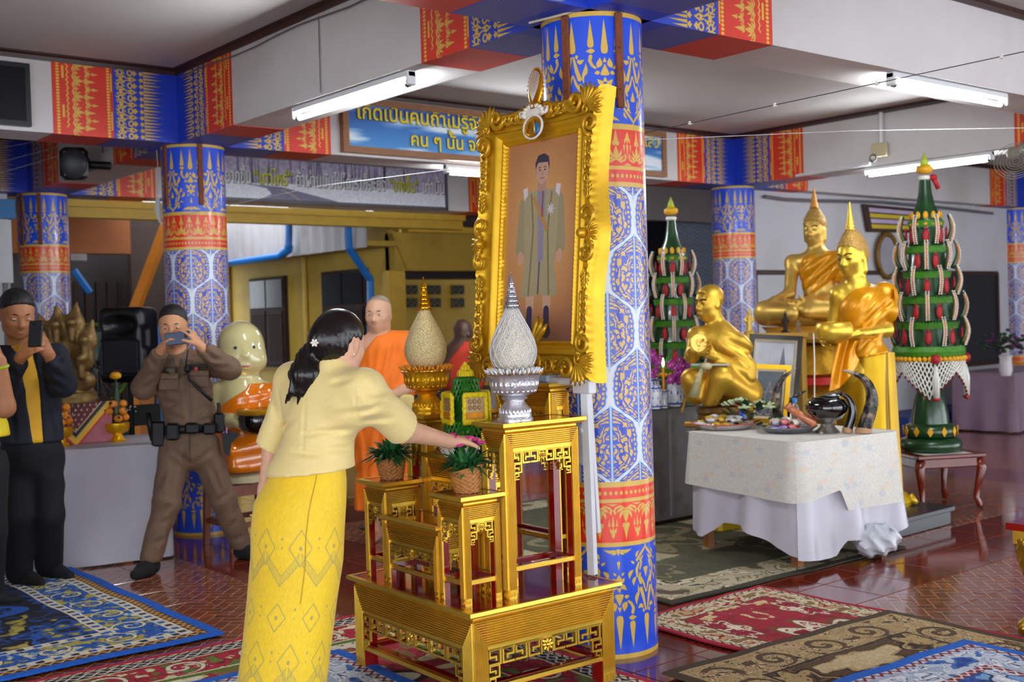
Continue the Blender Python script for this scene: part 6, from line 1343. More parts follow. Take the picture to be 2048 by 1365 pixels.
# -- standing Buddha with alms bowl
Z0 = 7.7; sf = nz(-FWD*.6-RGT*.75); sr = np.cross(sf, UP); st_ = thing('buddha_statue', 'gold standing Buddha statue holding an alms bowl, nearest the food table', 'statue', tuple(A(*at(1735, 1035, Z0)[:2], .12)))
hc = J(1704, 512); H = .262; Rh = basis(nz(sf+UP*-.22), UP); hd = Head(hc, H, Rh); nk = J(1713, 560)
sA, sB = J(1680, 590, .05), J(1768, 592, .02); cn, wa = J(1722, 620), J(1722, 700); ft = A(*J(1735, 1000)[:2], .15)
lo = np.minimum.reduce([sA, sB, cn-.33, J(1630, 690, -.3)])-.05; hi = np.maximum.reduce([sA, sB, cn+.33])+.06; hi[2] = hc[2]+.2; lo[2] = .12
bowl = J(1668, 662, -.2)
B = Blob(lo, hi, .017, fineax(fine(hc, .165, .0078), fine(bowl, .15, .0095))); hd.sculpt(B, .98, .9, 1.0)
for q in (-1, 1): B.cap(hd.p(q*.335, -.02, -.06), hd.p(q*.32, .0, -.4), .013, .016, .01)
B.cap(hd.p(0, -.06, -.3), nk, .06, .066, .03); B.cap(cn, wa, .145, .115, .06, flat=(sf, .78)); B.cap(sA, sB, .07, .07, .06); B.cap(wa, J(1725, 745), .115, .135, .05, flat=(sf, .85)); B.cap(J(1725, 745), ft, .135, .13, .05, flat=(sf, .85))
eA = J(1666, 662, .1); eB = J(1772, 660, -.02); wA = bowl+A(0, 0, -.03)+sr*.11-sf*.03; wB = J(1712, 668, -.22)
B.chain([sA, eA, wA], [.056, .046, .034], .03); B.chain([sB, eB, wB], [.056, .047, .034], .03); hand(B, wB, bowl+A(0, 0, -.07)-wB, nz(bowl-wB)+UP*.5, 1, .2, (.2, .2, .2, .25), .4); hand(B, wA, sf*.8-sr*.4-UP*.2, -sr+UP*.3, -1, .2, (.25, .3, .3, .35), .4)
B.build('figure', mat('bright_gold_paint', '#e6c044', .36, .75, var=.06, vscale=6), st_, 1)
for q in (-1, 1):
    m = MB(); m.tube([hd.p(q*.07, .37, .0), hd.p(q*.14, .372, -.02), hd.p(q*.2, .33, .0)], .004, 5); m.tube([hd.p(q*.05, .385, .09), hd.p(q*.14, .37, .13), hd.p(q*.22, .3, .1)], .005, 5); m.build('eye_line', mat('dark_gold', '#5e420e'), st_)
m = MB(); m.ell(hd.p(0, .375, -.265), A(.08, .03, .016)*H, Rh, 10, 5); m.ell(hd.p(0, .37, -.3), A(.065, .03, .018)*H, Rh, 10, 5); m.build('lips', GST, st_, smooth=180)
buddha_hair(st_, hd, .0066); spire(st_, hd.p(0, -.09, .64), .034, .19, GLD)
m = MB(); m.lathe([(.02, -.085), (.07, -.075), (.11, -.045), (.123, -.005), (.118, .03), (.108, .048), (.115, .055), (.1, .055), (.09, .0)], bowl, 40); m.build('alms_bowl', mat('bright_gold_paint', '#e6c044'), st_, smooth=50)
# robe: wrapped over one shoulder, open sleeve, then a straight under-robe to the feet
lo2 = np.minimum.reduce([cn-.32, J(1640, 700)]); hi2 = np.maximum.reduce([cn+.36, J(1800, 700)]); hi2[2] = J(1700, 556)[2]; lo2[2] = J(1700, 790)[2]
B = Blob(lo2, hi2, .0105); B.cap(cn, wa, .162, .135, .06, flat=(sf, .82)); B.cap(wa, J(1728, 715), .135, .17, .04, flat=(sf, .85)); B.cap(cn, sB, .11, .09, .05); B.cap(sB, eB+A(0, 0, .12)-sr*.01, .078, .08, .03, flat=(sf, .75))
dn = nz(sr*.8+UP*.6); B.plane(J(1692, 585)+sf*.12, dn); B.plane(J(1725, 712), nz(-UP+cR*.12)); B.warp(folds(.003, dn, 32, 1.)); B.warp(creases([(1790, 590, 1690, 690), (1770, 580, 1672, 690), (1745, 590, 1680, 670), (1785, 630, 1720, 700), (1760, 640, 1742, 705)], .010, 5.)); B.build('robe', GRO, st_, 1)
m = MB(); shf = lambda u, v: J(1766+22*math.sin(u*PI*.5)+6*v, 572+95*v*(.4+.6*u)+8*u, .06-.16*u*(1-v*.4)); m.grid(shf, 10, 12); m.grid(lambda u, v: shf(1-u, v)-cR*.010, 10, 12); m.build('open_sleeve', GRO, st_, smooth=180)
hcf = lambda u, v: J(1672+46*u-14*v+(-20+34*v)*u*v, 682+(100-62*u*u)*v, -.20-.03*math.sin(u*9+v*2)); m = MB(); m.grid(hcf, 14, 10); m.grid(lambda u, v: hcf(1-u, v)-cF*.008, 14, 10); m.build('hanging_cloth', GRO, st_, smooth=180)
m = MB(); t0, t1 = J(1730, 705), A(*J(1722, 1000)[:2], .16)
def sk(u, v):
    w = 2*PI*u; p = t0+(t1-t0)*v; a_ = .15+.05*v+.03*v*v; b2 = .125+.03*v; k = 1+.035*math.sin(7*w)*min(1, v*3)+.02*math.sin(13*w+1)*v; p = p+sr*a_*k*math.cos(w)+sf*b2*k*math.sin(w); p[2] = t0[2]+(t1[2]-t0[2])*v; return p
m.grid(sk, 60, 14); m.build('under_robe', mat('yellow_gold_robe', '#b58e14', .38, .75, var=.14, vscale=7), st_, smooth=180)
m = MB(); q0 = J(1768, 705, .02); 
def sk2(u, v): p = J(1752+36*u+(10*u+6)*v, 705+(150+150)*v*.98, .08-.06*math.sin(PI*u)); return p+sf*.012*math.sin(u*9+v)
m.grid(sk2, 12, 14); m.grid(lambda u, v: sk2(1-u, v)-sf*.012, 12, 14); m.build('robe_panel', mat('yellow_gold_robe', '#b58e14'), st_, smooth=180)
c = A(ft[0], ft[1], 0); m = MB(); m.lathe([(.27, .12), (.28, .15), (.25, .19), (.22, .2), (.2, .22)], c, 36, lobes=18, lamp=.03); m.build('lotus_base', mat('yellow_lacquer', '#d8b21a', .35, .3), st_, smooth=50)
for k in range(4):
    a = k*PI/2+.5; p = c+A(.26*math.cos(a), .26*math.sin(a), .12); m = MB(); m.tube([p+A(0, 0, .06), p+A(.03*math.cos(a), .03*math.sin(a), .03), p+A(.05*math.cos(a), .05*math.sin(a), .012)], [.03, .022, .014], 8); m.build('foot', mat('yellow_lacquer', '#d8b21a'), st_, smooth=180)
# -- crouching gold monk
Z0 = 7.55; sf = nz(-FWD*.42-RGT*.9); sr = np.cross(sf, UP); cm = thing('monk_statue', 'gold statue of an old crouching monk holding a round medallion', 'statue', tuple(J(1432, 835)))
hc = J(1419, 605); H = .236; Rh = basis(nz(sf+UP*-.06-FWD*.12), UP); hd = Head(hc, H, Rh); nk = J(1437, 655)
sA, sB = J(1393, 672, -.02), J(1478, 690, -.04); lo = np.minimum.reduce([J(1350, 830), J(1520, 830), J(1400, 800, -.35)])-.06; hi = np.maximum.reduce([J(1520, 560), J(1350, 560), J(1440, 560, .3)])+.05; hi[2] = hc[2]+.16; lo[2] = J(1430, 815)[2]
B = Blob(lo, hi, .0115, fineax(fine(hc, .14, .0065), fine(J(1402, 700, -.2), .08, .007))); hd.sculpt(B, .95, 1.1, 1.15)
for y in (.2, .26): B.cap(hd.p(-.12, .35-(y-.2), y), hd.p(.12, .35-(y-.2), y), .008, .008, .006, 's')
B.cap(hd.p(0, -.06, -.28), nk, .05, .06, .03); B.cap(J(1445, 690), J(1470, 760, .05), .115, .125, .06); B.cap(sA, J(1440, 680), .06, .09, .05); B.cap(sB, J(1445, 680), .075, .1, .05); B.ell(J(1484, 785, .02), (.13, .13, .12), None, .05)
eA, eB = J(1384, 712, -.12), J(1492, 745, -.08); wA, wB = J(1388, 702, -.2), J(1428, 712, -.2); B.chain([sA, eA, wA], [.055, .045, .03], .02); B.chain([sB, eB, wB], [.07, .062, .03], .03)
hand(B, wB, J(1402, 698, -.22)-wB, nz(-cF-cU*.1), 1, .18, (.5, .55, .6, .6), .5); hand(B, wA, J(1402, 698, -.24)-wA+cR*.03, nz(-cF), -1, .18, (.5, .55, .6, .6), .5)
k1 = J(1440, 752, -.2); B.chain([J(1487, 790, .0), k1, J(1420, 805, -.16)], [.11, .075, .05], .03); k2 = J(1385, 760, -.1); B.chain([J(1460, 790, .02), k2, J(1392, 795, -.08)], [.1, .07, .05], .03); B.box(J(1395, 780, -.1), (.07, .05, .07), None, .03, .05)
B.plane(J(1430, 808), A(0, 0, -1)); fdm = folds(.011, nz(cR*.6+cU*.8), 62, 3.); zl = J(1440, 655)[2]; B.warp(lambda P: fdm(P)*np.clip((zl-P[..., 2])*14, 0, 1)*np.clip((P[..., 2]-J(1440, 790)[2])*14+.3, 0, 1)*np.clip(((P-J(1432, 690))@np.asarray(cR, np.float32))*14, 0, 1)); B.build('figure', mat('warm_gold_paint', '#d6aa3c', .44, .75, var=.08, vscale=7), cm, 1)
for q in (-1, 1):
    m = MB(); m.tube([hd.p(q*.07, .362, .005), hd.p(q*.14, .36, -.012), hd.p(q*.2, .32, .0)], .0035, 5); m.tube([hd.p(q*.05, .385, .08), hd.p(q*.14, .37, .105), hd.p(q*.22, .3, .08)], .006, 5); m.build('eye_line', mat('dark_gold', '#5e420e'), cm)
m = MB(); m.tube([hd.p(-.1, .365, -.28), hd.p(0, .395, -.272), hd.p(.1, .365, -.28)], .006, 6); m.build('lips', GST, cm, smooth=180)
Rp = np.stack([nz(cR*.9+cF*.3), nz(np.cross(cU, cR*.9+cF*.3)), cU], 1); dc = J(1397, 686, -.27); m = MB(); m.lathe([(.001, -.006), (.056, -.006), (.06, 0), (.056, .006), (.05, .004), (.001, .004)], dc, 32, R=np.stack([Rp[:, 0], Rp[:, 2], Rp[:, 1]], 1)); m.tube([dc+Rp@A(.02*math.cos(a)*(1-a/14), -.008, .025*math.sin(a)*(1-a/14)) for a in np.linspace(0, 9, 18)], .003, 5); m.build('medallion', GST, cm, smooth=50)
SAS = mat('pale_sash', '#b9b084', .6, .1, var=.25, vscale=30, bump=.3, bscale=60); m = MB(); m.ell(J(1412, 733, -.28), (.045, .035, .025), nu=12, nv=8); m.tube([J(1404, 738, -.29), J(1396, 760, -.27), J(1388, 792, -.24)], [.02, .028, .055], 10, flat=.5); m.build('knotted_sash', SAS, cm, smooth=180)
m = MB(); m.rbox(J(1420, 730, -.25), (.12, .02, .006), .003, np.stack([cR, cF, cU], 1)); m.build('incense_card', mat('pale_blue_card', '#aeb6ac', .6), cm, smooth=0)
b = MB(); b.lathe([(.12, -.07), (.135, -.05), (.125, -.03), (.14, -.01), (.13, .02), (.08, .03)], J(1436, 820, -.02), 32); b.build('base', mat('brown_gold', '#7e5c22', .5, .4, var=.3), cm, smooth=50)
t_ = thing('pedestal', 'yellow gilded pedestal block under the crouching gold monk', 'pedestal', tuple(A(*J(1432, 835)[:2], 0))); q = J(1432, 842); b = MB(); b.rbox((q[0], q[1], q[2]*.5-.02), (.11, .11, q[2]*.5-.02), .02); b.build('block', mat('yellow_lacquer', '#d8b21a'), t_, smooth=0); b = MB(); b.rbox((q[0], q[1], q[2]-.02), (.15, .15, .02), .01); b.build('top_slab', GST, t_, smooth=0)
# -- glazed novice on a stool
Z0 = 7.55; sf = nz(-FWD*.9+RGT*.38); sr = np.cross(sf, UP); IVO = mat('ivory_glaze', '#d9cf94', .12, var=.04, vscale=5, coat=.8); OGL = mat('orange_glaze', '#e67a0c', .12, var=.1, vscale=6, coat=.8)
no = thing('novice_statue', 'glossy ivory novice monk statue with big head and orange robe holding a black bowl', 'statue', tuple(J(487, 940)))
hc = J(482, 700); H = .385; Rh = basis(nz(sf), UP); hd = Head(hc, H, Rh); lo = J(485, 830)-.36; hi = J(485, 830)+.36; lo[2] = J(485, 944)[2]; hi[2] = hc[2]+.22
B = Blob(lo, hi, .0115, fineax(fine(hc, .22, .008))); e = lambda c, r, k=.05, op='u': B.ell(hd.p(*c), A(*r)*H, Rh, k, op)
e((0, -.02, .08), (.39, .42, .41)); e((0, .08, -.2), (.37, .33, .29), .08)
for q in (-1, 1): e((q*.21, .2, -.2), (.15, .15, .14), .05); e((q*.39, -.03, -.1), (.03, .07, .11), .02)
e((0, .38, -.06), (.03, .04, .06), .03); e((0, .405, -.095), (.048, .035, .03), .02); e((0, .37, -.27), (.07, .05, .04), .02)
B.cap(J(482, 752), J(484, 790), .085, .12, .05); B.cap(J(484, 790), J(488, 880), .15, .2, .06); B.cap(J(440, 785, -.02), J(532, 785, .0), .07, .07, .05); ea, wa_ = J(436, 845, -.06), J(463, 842, -.22); B.chain([J(440, 785, -.02), ea, wa_], [.062, .058, .045], .03); B.cap(wa_, J(478, 846, -.27), .045, .04, .02)
for k in range(4): B.cap(J(478, 833+8*k, -.27), J(492, 834+8*k, -.265), .0135, .0125, .006)
B.cap(J(474, 832, -.27), J(484, 824, -.27), .014, .011, .008); B.plane(J(485, 938), A(0, 0, -1)); B.build('figure', IVO, no, 1)
for q in (-1, 1):
    m = MB(); m.ell(hd.p(q*.15, .366, .045), A(.045, .03, .04)*H, Rh, 12, 8, 0); m.ell(hd.p(q*.15+.005, .39, .045), A(.028, .012, .03)*H, Rh, 10, 6, 1); m.build('eye', [mat('glazed_white', '#e8e6dc', .1, coat=.6), IRIS], no, smooth=180)
m = MB(); m.ell(hd.p(0, .405, -.265), A(.072, .03, .025)*H, Rh, 12, 6); m.build('lips', mat('pink_glaze', '#c8646a', .15, coat=.6), no, smooth=180)
for q in (-1, 1): m = MB(); m.ell(hd.p(q*.23, .25, -.17), A(.11, .11, .09)*H, Rh, 12, 8); m.build('rosy_cheek', mat('blush_glaze', '#d9b296', .14, coat=.8), no, smooth=180)
B = Blob(lo, A(hi[0], hi[1], J(485, 765)[2]), .0115); B.cap(J(484, 796), J(488, 880), .168, .215, .06); B.cap(J(488, 880), J(488, 930), .215, .23, .06); B.cap(J(500, 780), J(534, 786), .09, .085, .04); B.cap(J(534, 786), J(545, 850, -.08), .085, .08, .03); B.box(J(497, 915, -.16), (.16, .06, .09), None, .05, .06)
dn = nz(sr*.6+UP*.8); B.plane(J(452, 806, -.15), dn, lo, A(hi[0], hi[1], hi[2])); B.plane(J(485, 937), A(0, 0, -1)); B.warp(folds(.006, nz(RGT*.35-UP), 60, 1.)); B.build('robe', OGL, no, 1)
bc2 = J(516, 842, -.24); m = MB(); m.lathe([(.03, -.09), (.09, -.075), (.125, -.03), (.128, .02), (.118, .045)], bc2, 36); m.build('alms_bowl', mat('black_glaze', '#0c0a0c', .1, coat=.8), no, smooth=60); m = MB(); m.lathe([(.122, .04), (.132, .046), (.134, .07), (.122, .078), (.1, .07)], bc2, 36); m.build('bowl_rim', mat('gold_glaze', '#d09a1c', .18, .5), no, smooth=60)
sx_ = J(490, 952); t_ = thing('stool', 'brown wooden stool with quilted cream seat under the novice statue', 'stool', (sx_[0], sx_[1], 0)); zc = sx_[2]; TEAK = mat('teak', '#7a3814', .4, var=.25, vscale=10, stretch=(6, 6, 1))
m = MB(); m.lathe([(.2, zc-.03), (.232, zc-.02), (.235, zc+.015), (.21, zc+.03)], (sx_[0], sx_[1], 0), 48, lobes=24, lamp=.02); m.build('seat', mat('cream_quilt', '#cfc69c', .7), t_, smooth=50)
m = MB(); m.box(sx_[0]-.2, sx_[0]+.2, sx_[1]-.2, sx_[1]+.2, zc-.1, zc-.03); m.build('apron', TEAK, t_, smooth=0)
for ax_, ay_ in ((-1, -1), (1, -1), (1, 1), (-1, 1)):
    m = MB(); p = A(sx_[0]+ax_*.18, sx_[1]+ay_*.18, 0); m.tube([p+A(0, 0, zc-.05), p+A(ax_*.015, ay_*.015, 0)], [.03, .024], 4); m.build('leg', TEAK, t_, smooth=0)
for k in range(4):
    a = k*PI/2; p = A(sx_[0]+.18*math.cos(a), sx_[1]+.18*math.sin(a), .16); m = MB(); m.rbox(p, (.012, .17, .018), .003, rotz(a)); m.build('stretcher', TEAK, t_, smooth=0)
# -- bronze seven-headed serpent figure on the left table
Z0 = 7.3; BRZ = mat('old_bronze', '#84693c', .45, .6, var=.35, vscale=16, bump=.3, bscale=40); ng = thing('serpent_statue', 'weathered bronze many-headed serpent statue on the white table', 'statue', tuple(J(148, 808)))
lo = J(140, 710)-.38; hi = J(140, 710)+.38; lo[2] = J(140, 812)[2]; hi[2] = J(140, 598)[2]; B = Blob(lo, hi, .010)
B.cap(J(142, 680), J(150, 760), .11, .075, .05, flat=(FWD, .75)); 
for i, (x, y) in enumerate(((76, 640), (112, 622), (153, 618), (186, 652), (95, 680), (178, 690))):
    a_ = J(138+(x-138)*.35, 690, -.02); tp = J(x, y-14, -.08-.02*(i % 2)); md = J(x*.75+138*.25, y+30, -.08); B.chain([a_, md], [.05, .06], .03, flat=(FWD, .7)); B.cap(md, tp, .062, .008, .02, flat=(FWD, .6)); B.cap(md-FWD*.05, md-FWD*.05-UP*.1, .025, .02, .02); B.ell(md-FWD*.06+UP*.01, (.03, .03, .025), None, .02)
B.chain([J(150, 750), J(150, 775)], [.08, .1], .03); B.cap(J(128, 762, -.05), J(176, 762, -.05), .05, .05, .04); B.build('serpent_heads', BRZ, ng, 1)
m = MB(); m.lathe([(.125, 0), (.13, .02), (.12, .035), (.122, .06), (.105, .075), (.1, .1), (.115, .115), (.11, .14)], J(149, 806), 28, sx=1.15); m.build('base', BRZ, ng, smooth=50)
# ------------------------------------------------------------------ food table on the right
PLNK = mat('pale_wood', '#9a6232', .6, var=.2); SAT = mat('white_satin', '#cbc8d4', .28, var=.05, vscale=4, sheen=.4, bump=.08, bscale=200); CRM = mat('printed_cloth', '#fff', .8, img=image('cloth_flower', cloth_flower_print()), var=.03)
TO = A(1.71, .285, 0); TR = rotz(-.12); TW, TD, TZ = .80, .84, .70
def tl(x, y, z): return TO+TR@A(x, y, z)
tb = thing('food_table', 'square wooden table under white satin and printed cream cloths, holding two food trays', 'table', tuple(tl(TW/2, TD/2, 0)))
m = MB(); m.obox(tl(TW/2, TD/2, TZ-.02), (TW/2-.01, TD/2-.01, .012), TR); m.build('tabletop', PLNK, tb, smooth=0)
for x in (.06, TW-.06):
    for y in (.06, TD-.06): m = MB(); m.obox(tl(x, y, (TZ-.03)/2), (.024, .024, (TZ-.03)/2), TR); m.build('leg', PLNK, tb, smooth=0)
def rim(s, w, d, r=.035):
    s = s % (2*(w+d)); x, y = (s, 0) if s < w else ((w, s-w) if s < w+d else ((w-(s-w-d), d) if s < 2*w+d else (0, d-(s-2*w-d))))
    ix, iy = min(max(x, r), w-r), min(max(y, r), d-r); n = A(x-ix, y-iy); L = np.linalg.norm(n); n = n/L; return ix+n[0]*r, iy+n[1]*r, n
def drape(zt, drop, out, amp, nf, seed, N=240, nv=12, uvk=2.):
    """skirt of a cloth round the table: drop(s) gives the hem height at s metres along the rim"""
    P = 2*(TW+TD); m = MB()
    def f(u, v):
        s = u*P; x, y, n = rim(s, TW, TD)
        k = out+amp*v*(math.sin(u*nf*2*PI+seed)+.5*math.sin(u*nf*3.7*PI+seed*2)+.6); c = .02*math.exp(-((min(s % TW, TW) if s < TW else 9)/.05)**2)
        z = zt-(zt-drop(s))*v; return tl(x+n[0]*(k+.03*v), y+n[1]*(k+.03*v), z)
    m.grid(f, N, nv, uvs=(P*uvk, -.5*uvk)); return m, f
def lerp(s, ks): return float(np.interp(s, [k[0] for k in ks], [k[1] for k in ks]))
P = 2*(TW+TD)
hem1 = lambda s: lerp(s, [(0, .07), (.12, .05), (.28, .05), (.34, .13), (.5, .13), (.66, .09), (TW, .16), (2.0, .12), (2.28, .15), (2.34, .12), (2.6, .1), (2.75, .2), (2.9, .2), (P, .08)])
m, f = drape(TZ-.004, hem1, .006, .024, 9, .6); o = m.build('satin_cloth', SAT, None, smooth=180); tag(o, 'white satin skirt cloth hanging round the food table', 'tablecloth')
hem2 = lambda s: lerp(s, [(0, .375), (.28, .42), (.34, .30), (TW, .30), (2.0, .36), (2.3, .40), (P, .375)])
m, f = drape(TZ+.004, hem2, .030, .003, 5, 1.3, uvk=2.); m.quad(tl(-.022, -.022, TZ+.004), tl(TW+.022, -.022, TZ+.004), tl(TW+.022, TD+.022, TZ+.004), tl(-.022, TD+.022, TZ+.004), uv=((0, 0), (1.5, 0), (1.5, 1.6), (0, 1.6))); o = m.build('printed_cloth', CRM, None, smooth=50); tag(o, 'cream flower-printed cloth spread over the food table', 'tablecloth')
m = MB(); m.ell(tl(.60, -.09, .08), (.13, .1, .085), TR, 14, 9); B = None
m = MB(); q = tl(.56, -.07, .11); B = Blob(q-.22, q+.22, .014); B.ell(q, (.17, .1, .1), TR, .02); B.warp(lambda P: .022*np.abs(np.sin(P[..., 0]*26+P[..., 2]*31+np.sin(P[..., 1]*30)))+.014*np.abs(np.sin(P[..., 1]*52-P[..., 2]*40+P[..., 0]*18))-.012); B.plane(A(0, 0, .012), A(0, 0, -1)); o = B.build('plastic_bag', mat('white_plastic', '#c9cdd6', .25, var=.1, spec=.6), None, 1); tag(o, 'crumpled white plastic bag on the floor under the food table', 'bag')
WRAPC = [('#e8e6e2', .2), ('#e3d2d6', .25), ('#e3d2d6', .25), ('#d8a428', .3), ('#cf6a6a', .25), ('#3c9a5a', .25), ('#8a78b8', .3), ('#e0d9c8', .3), ('#dc4a30', .25), ('#cfd8e2', .2), ('#e8e6e2', .2), ('#e0d9c8', .3)]
ENW = mat('white_enamel_tray', '#d2cfd2', .25, coat=.5); STL = mat('steel_tray', '#a8a8ae', .25, .9)
TT = TZ+.006
def tray(c, r, m_, rim, label, nm):
    t = thing(nm, label, 'tray', tuple(c)); b = MB(); b.lathe([(r*.72, .002), (r*.8, .004), (r*.93, .026), (r, .032), (r*1.0, .036), (r*.92, .03), (r*.78, .01), (r*.01, .008)], c, 48); b.build('dish', m_, t, smooth=60)
    b = MB(); b.tube([A(*c)+A(r*math.cos(a), r*math.sin(a), .034) for a in np.linspace(0, 2*PI, 41)[:-1]], .004, 6, closed=True); b.build('rim', rim, t)
tr1 = on_z(1448, 857, TT); tr2 = on_z(1577, 864, TT); tray(tr1, .195, ENW, mat('red_enamel', '#c04a3a', .3), 'white enamel tray with red rim heaped with wrapped sweets', 'enamel_tray'); tray(tr2, .165, STL, STL, 'steel tray heaped with bright packaged snacks', 'steel_tray')
def sweet(c, k, col, seed, label, grp):
    r_ = random.Random(seed); B = None; R = rotz(r_.uniform(0, 6)); b = MB(); w, h, l = (r_.uniform(.022, .034), r_.uniform(.014, .024), r_.uniform(.032, .05)); n, q = 10, 6
    def f(u, v):
        a = 2*PI*u; t = v*2-1; e = (1-abs(t)**3)*.9+.12+(.35 if abs(t) > .93 else 0)+.08*math.sin(a*3+seed); return c+R@A(t*l, w*e*math.cos(a), max(h+h*e*math.sin(a), .001))
    b.grid(f, n, q); o = b.build('wrapped_sweet', mat('wrap_%s' % col[0][1:], col[0], col[1], var=.35, vscale=60, coat=.5, bump=.5, bscale=80), None, smooth=180); tag(o, label, 'sweet', grp)
ORD = 'first second third fourth fifth sixth seventh eighth ninth tenth eleventh twelfth thirteenth fourteenth fifteenth sixteenth'.split()
CN = {'#e4e2de': 'white', '#dcd8d2': 'cream', '#d9a62e': 'golden', '#e6e4ea': 'clear white', '#c89a3a': 'amber', '#e8e6e2': 'white', '#e3d2d6': 'pale pink', '#d8a428': 'golden', '#cf6a6a': 'rose', '#3c9a5a': 'green', '#8a78b8': 'violet', '#e0d9c8': 'cream', '#dc4a30': 'red', '#cfd8e2': 'pale blue'}
def heap(tr, rad, cols, what, where, grp, seed):
    for L, n in ((0, 13), (1, 9)):
        P_ = []
        for k in range(n):
            a = 2*PI*(k+.3*rnd.random())/n*(1 if k < 9 else 2.2); r = rad*(.92 if k < 9 else .35)*(1-.35*L); P_.append(A(tr[0]+r*math.cos(a), tr[1]+r*math.sin(a), TT+.009+.03*L))
        P_.sort(key=lambda p: (p-CPOS)@cR/((p-CPOS)@cF))
        for k, c in enumerate(P_):
            col = rnd.choice(cols); sweet(c, k, col, seed+k+50*L, '%s %s, %s from the left in the %s layer on the %s' % (CN[col[0]], what, ORD[k], ('bottom', 'top')[L], where), grp)
heap(tr1, .15, [(c, .22) for c in ('#e4e2de', '#dcd8d2', '#d9a62e', '#e6e4ea', '#c89a3a')], 'wrapped sweet', 'enamel tray', 'sweets on the enamel tray', 0)
heap(tr2, .125, WRAPC, 'snack packet', 'steel tray', 'snacks on the steel tray', 200)
sg_ = at(1602, 832, 6.72); b = MB(); b.tube([at(1578, 816, 6.75), at(1630, 850, 6.7)], .022, 10); b.tube([at(1574, 811, 6.75), at(1579, 817, 6.75)], [.028, .02], 8); o = b.build('sausage_pack', mat('orange_pack', '#cf7a50', .3, var=.15, coat=.6), None, smooth=180); tag(o, 'long orange snack pack lying across the steel tray', 'snack')
wb_ = on_z(1589, 850, TT); t = thing('water_bottle', 'small clear water bottle with blue cap behind the steel tray', 'bottle', tuple(at(1590, 852, 7.0)*A(1, 1, 0)+A(0, 0, TT))); q = np.array(t.location)
b = MB(); b.lathe([(.024, 0), (.028, .005), (.028, .09), (.026, .1), (.028, .11), (.024, .13), (.012, .15), (.011, .16)], q, 20); b.build('bottle', mat('clear_plastic', '#dfe8ee', .05, trans=.85, var=0), t, smooth=60); b = MB(); b.lathe([(.015, .158), (.015, .18), (.013, .182)], q, 16); b.build('cap', mat('blue_cap', '#2a88d8', .35), t, smooth=50)
# alms bowl on a silver foot
ab = at(1655, 872, 6.72)*A(1, 1, 0)+A(0, 0, TT); t = thing('alms_bowl', 'black lacquer alms bowl on a silver foot between the horns', 'bowl', tuple(ab))
b = MB(); b.lathe([(.07, 0), (.065, .01), (.045, .03), (.035, .05), (.05, .07), (.085, .085), (.09, .095), (.07, .098)], ab, 32, lobes=16, lamp=.02); b.build('silver_foot', mat('tarnished_silver', '#a09c96', .3, .85, var=.25), t, smooth=50)
b = MB(); b.lathe([(.05, .075), (.09, .09), (.118, .125), (.122, .155), (.105, .19), (.085, .2), (.088, .206), (.075, .206), (.065, .19)], ab, 40); b.build('bowl', mat('black_lacquer', '#08080a', .08, coat=1.), t, smooth=60)
b = MB(); b.ell(ab+A(.02, -.02, .215), (.05, .05, .015), nu=16, nv=6); b.build('silver_dish', STL, t, smooth=180)
# white cord from the Buddha's bowl
b = MB(); b.tube([at(1627, 668, 7.45), at(1629, 720, 7.2), at(1629, 798, 6.72)], .004, 6); o = b.build('cord', mat('white_cord', '#d8d2c6', .8), None); tag(o, 'white cord hanging from the standing Buddha to the black alms bowl', 'cord')
HRN = mat('black_horn', '#0f0e10', .15, var=.3, vscale=12, coat=.6); CHRN = mat('carved_horn', '#17130f', .35, var=.2, dirt=('#bda588', 22, .95), bump=.5, bscale=40); TIP = mat('pale_horn', '#a8957e', .4, var=.3); WBS = mat('light_wood', '#b98e68', .6)
def horn(pts, r0, carved, label, pale=True):
    t = thing('horn', label, 'horn', tuple(pts[0])); n = 18; P_ = [np.asarray(p) for p in pts]; Q = []
    for i in range(n):
        s = i/(n-1)*(len(P_)-1); k = min(int(s), len(P_)-2); f = s-k; a = P_[max(k-1, 0)]; b_, c_, d_ = P_[k], P_[k+1], P_[min(k+2, len(P_)-1)]; Q.append(.5*((2*b_)+(-a+c_)*f+(2*a-5*b_+4*c_-d_)*f*f+(-a+3*b_-3*c_+d_)*f**3))
    rr = [r0*(1-(i/(n-1))**1.6)+.003 for i in range(n)]; b = MB(); b.tube(Q[:n-3], rr[:n-3], 12); b.build('shaft', CHRN if carved else HRN, t, smooth=180); b = MB(); b.tube(Q[n-4:], rr[n-4:], 12); b.build('tip', TIP if pale else HRN, t, smooth=180)
    b = MB(); b.lathe([(r0*1.25, -.012), (r0*1.3, .0), (r0*1.1, .02)], Q[0], 20); b.build('base', WBS, t, smooth=50)
hz = TT+.014
def hp_(x, y, d): return at(x, y, d)
def hb(x, d): p = at(x, 860, d); return A(p[0], p[1], hz)
horn([hb(1560, 7.25), hp_(1552, 800, 7.2), hp_(1562, 762, 7.18), hp_(1592, 737, 7.15)], .03, True, 'carved black and cream horn curving up left of the alms bowl')
horn([hb(1727, 6.62), hp_(1744, 800, 6.6), hp_(1728, 758, 6.6), hp_(1684, 740, 6.6)], .038, True, 'carved black and cream horn curving up right of the alms bowl')
horn([hb(1695, 6.66), hp_(1705, 825, 6.65), hp_(1695, 795, 6.65), hp_(1665, 784, 6.65)], .024, False, 'small polished black horn right of the alms bowl', False)
horn([hb(1584, 7.2), hp_(1582, 812, 7.18), hp_(1592, 793, 7.15), hp_(1613, 782, 7.12)], .022, False, 'small polished black horn behind the water bottle', False)
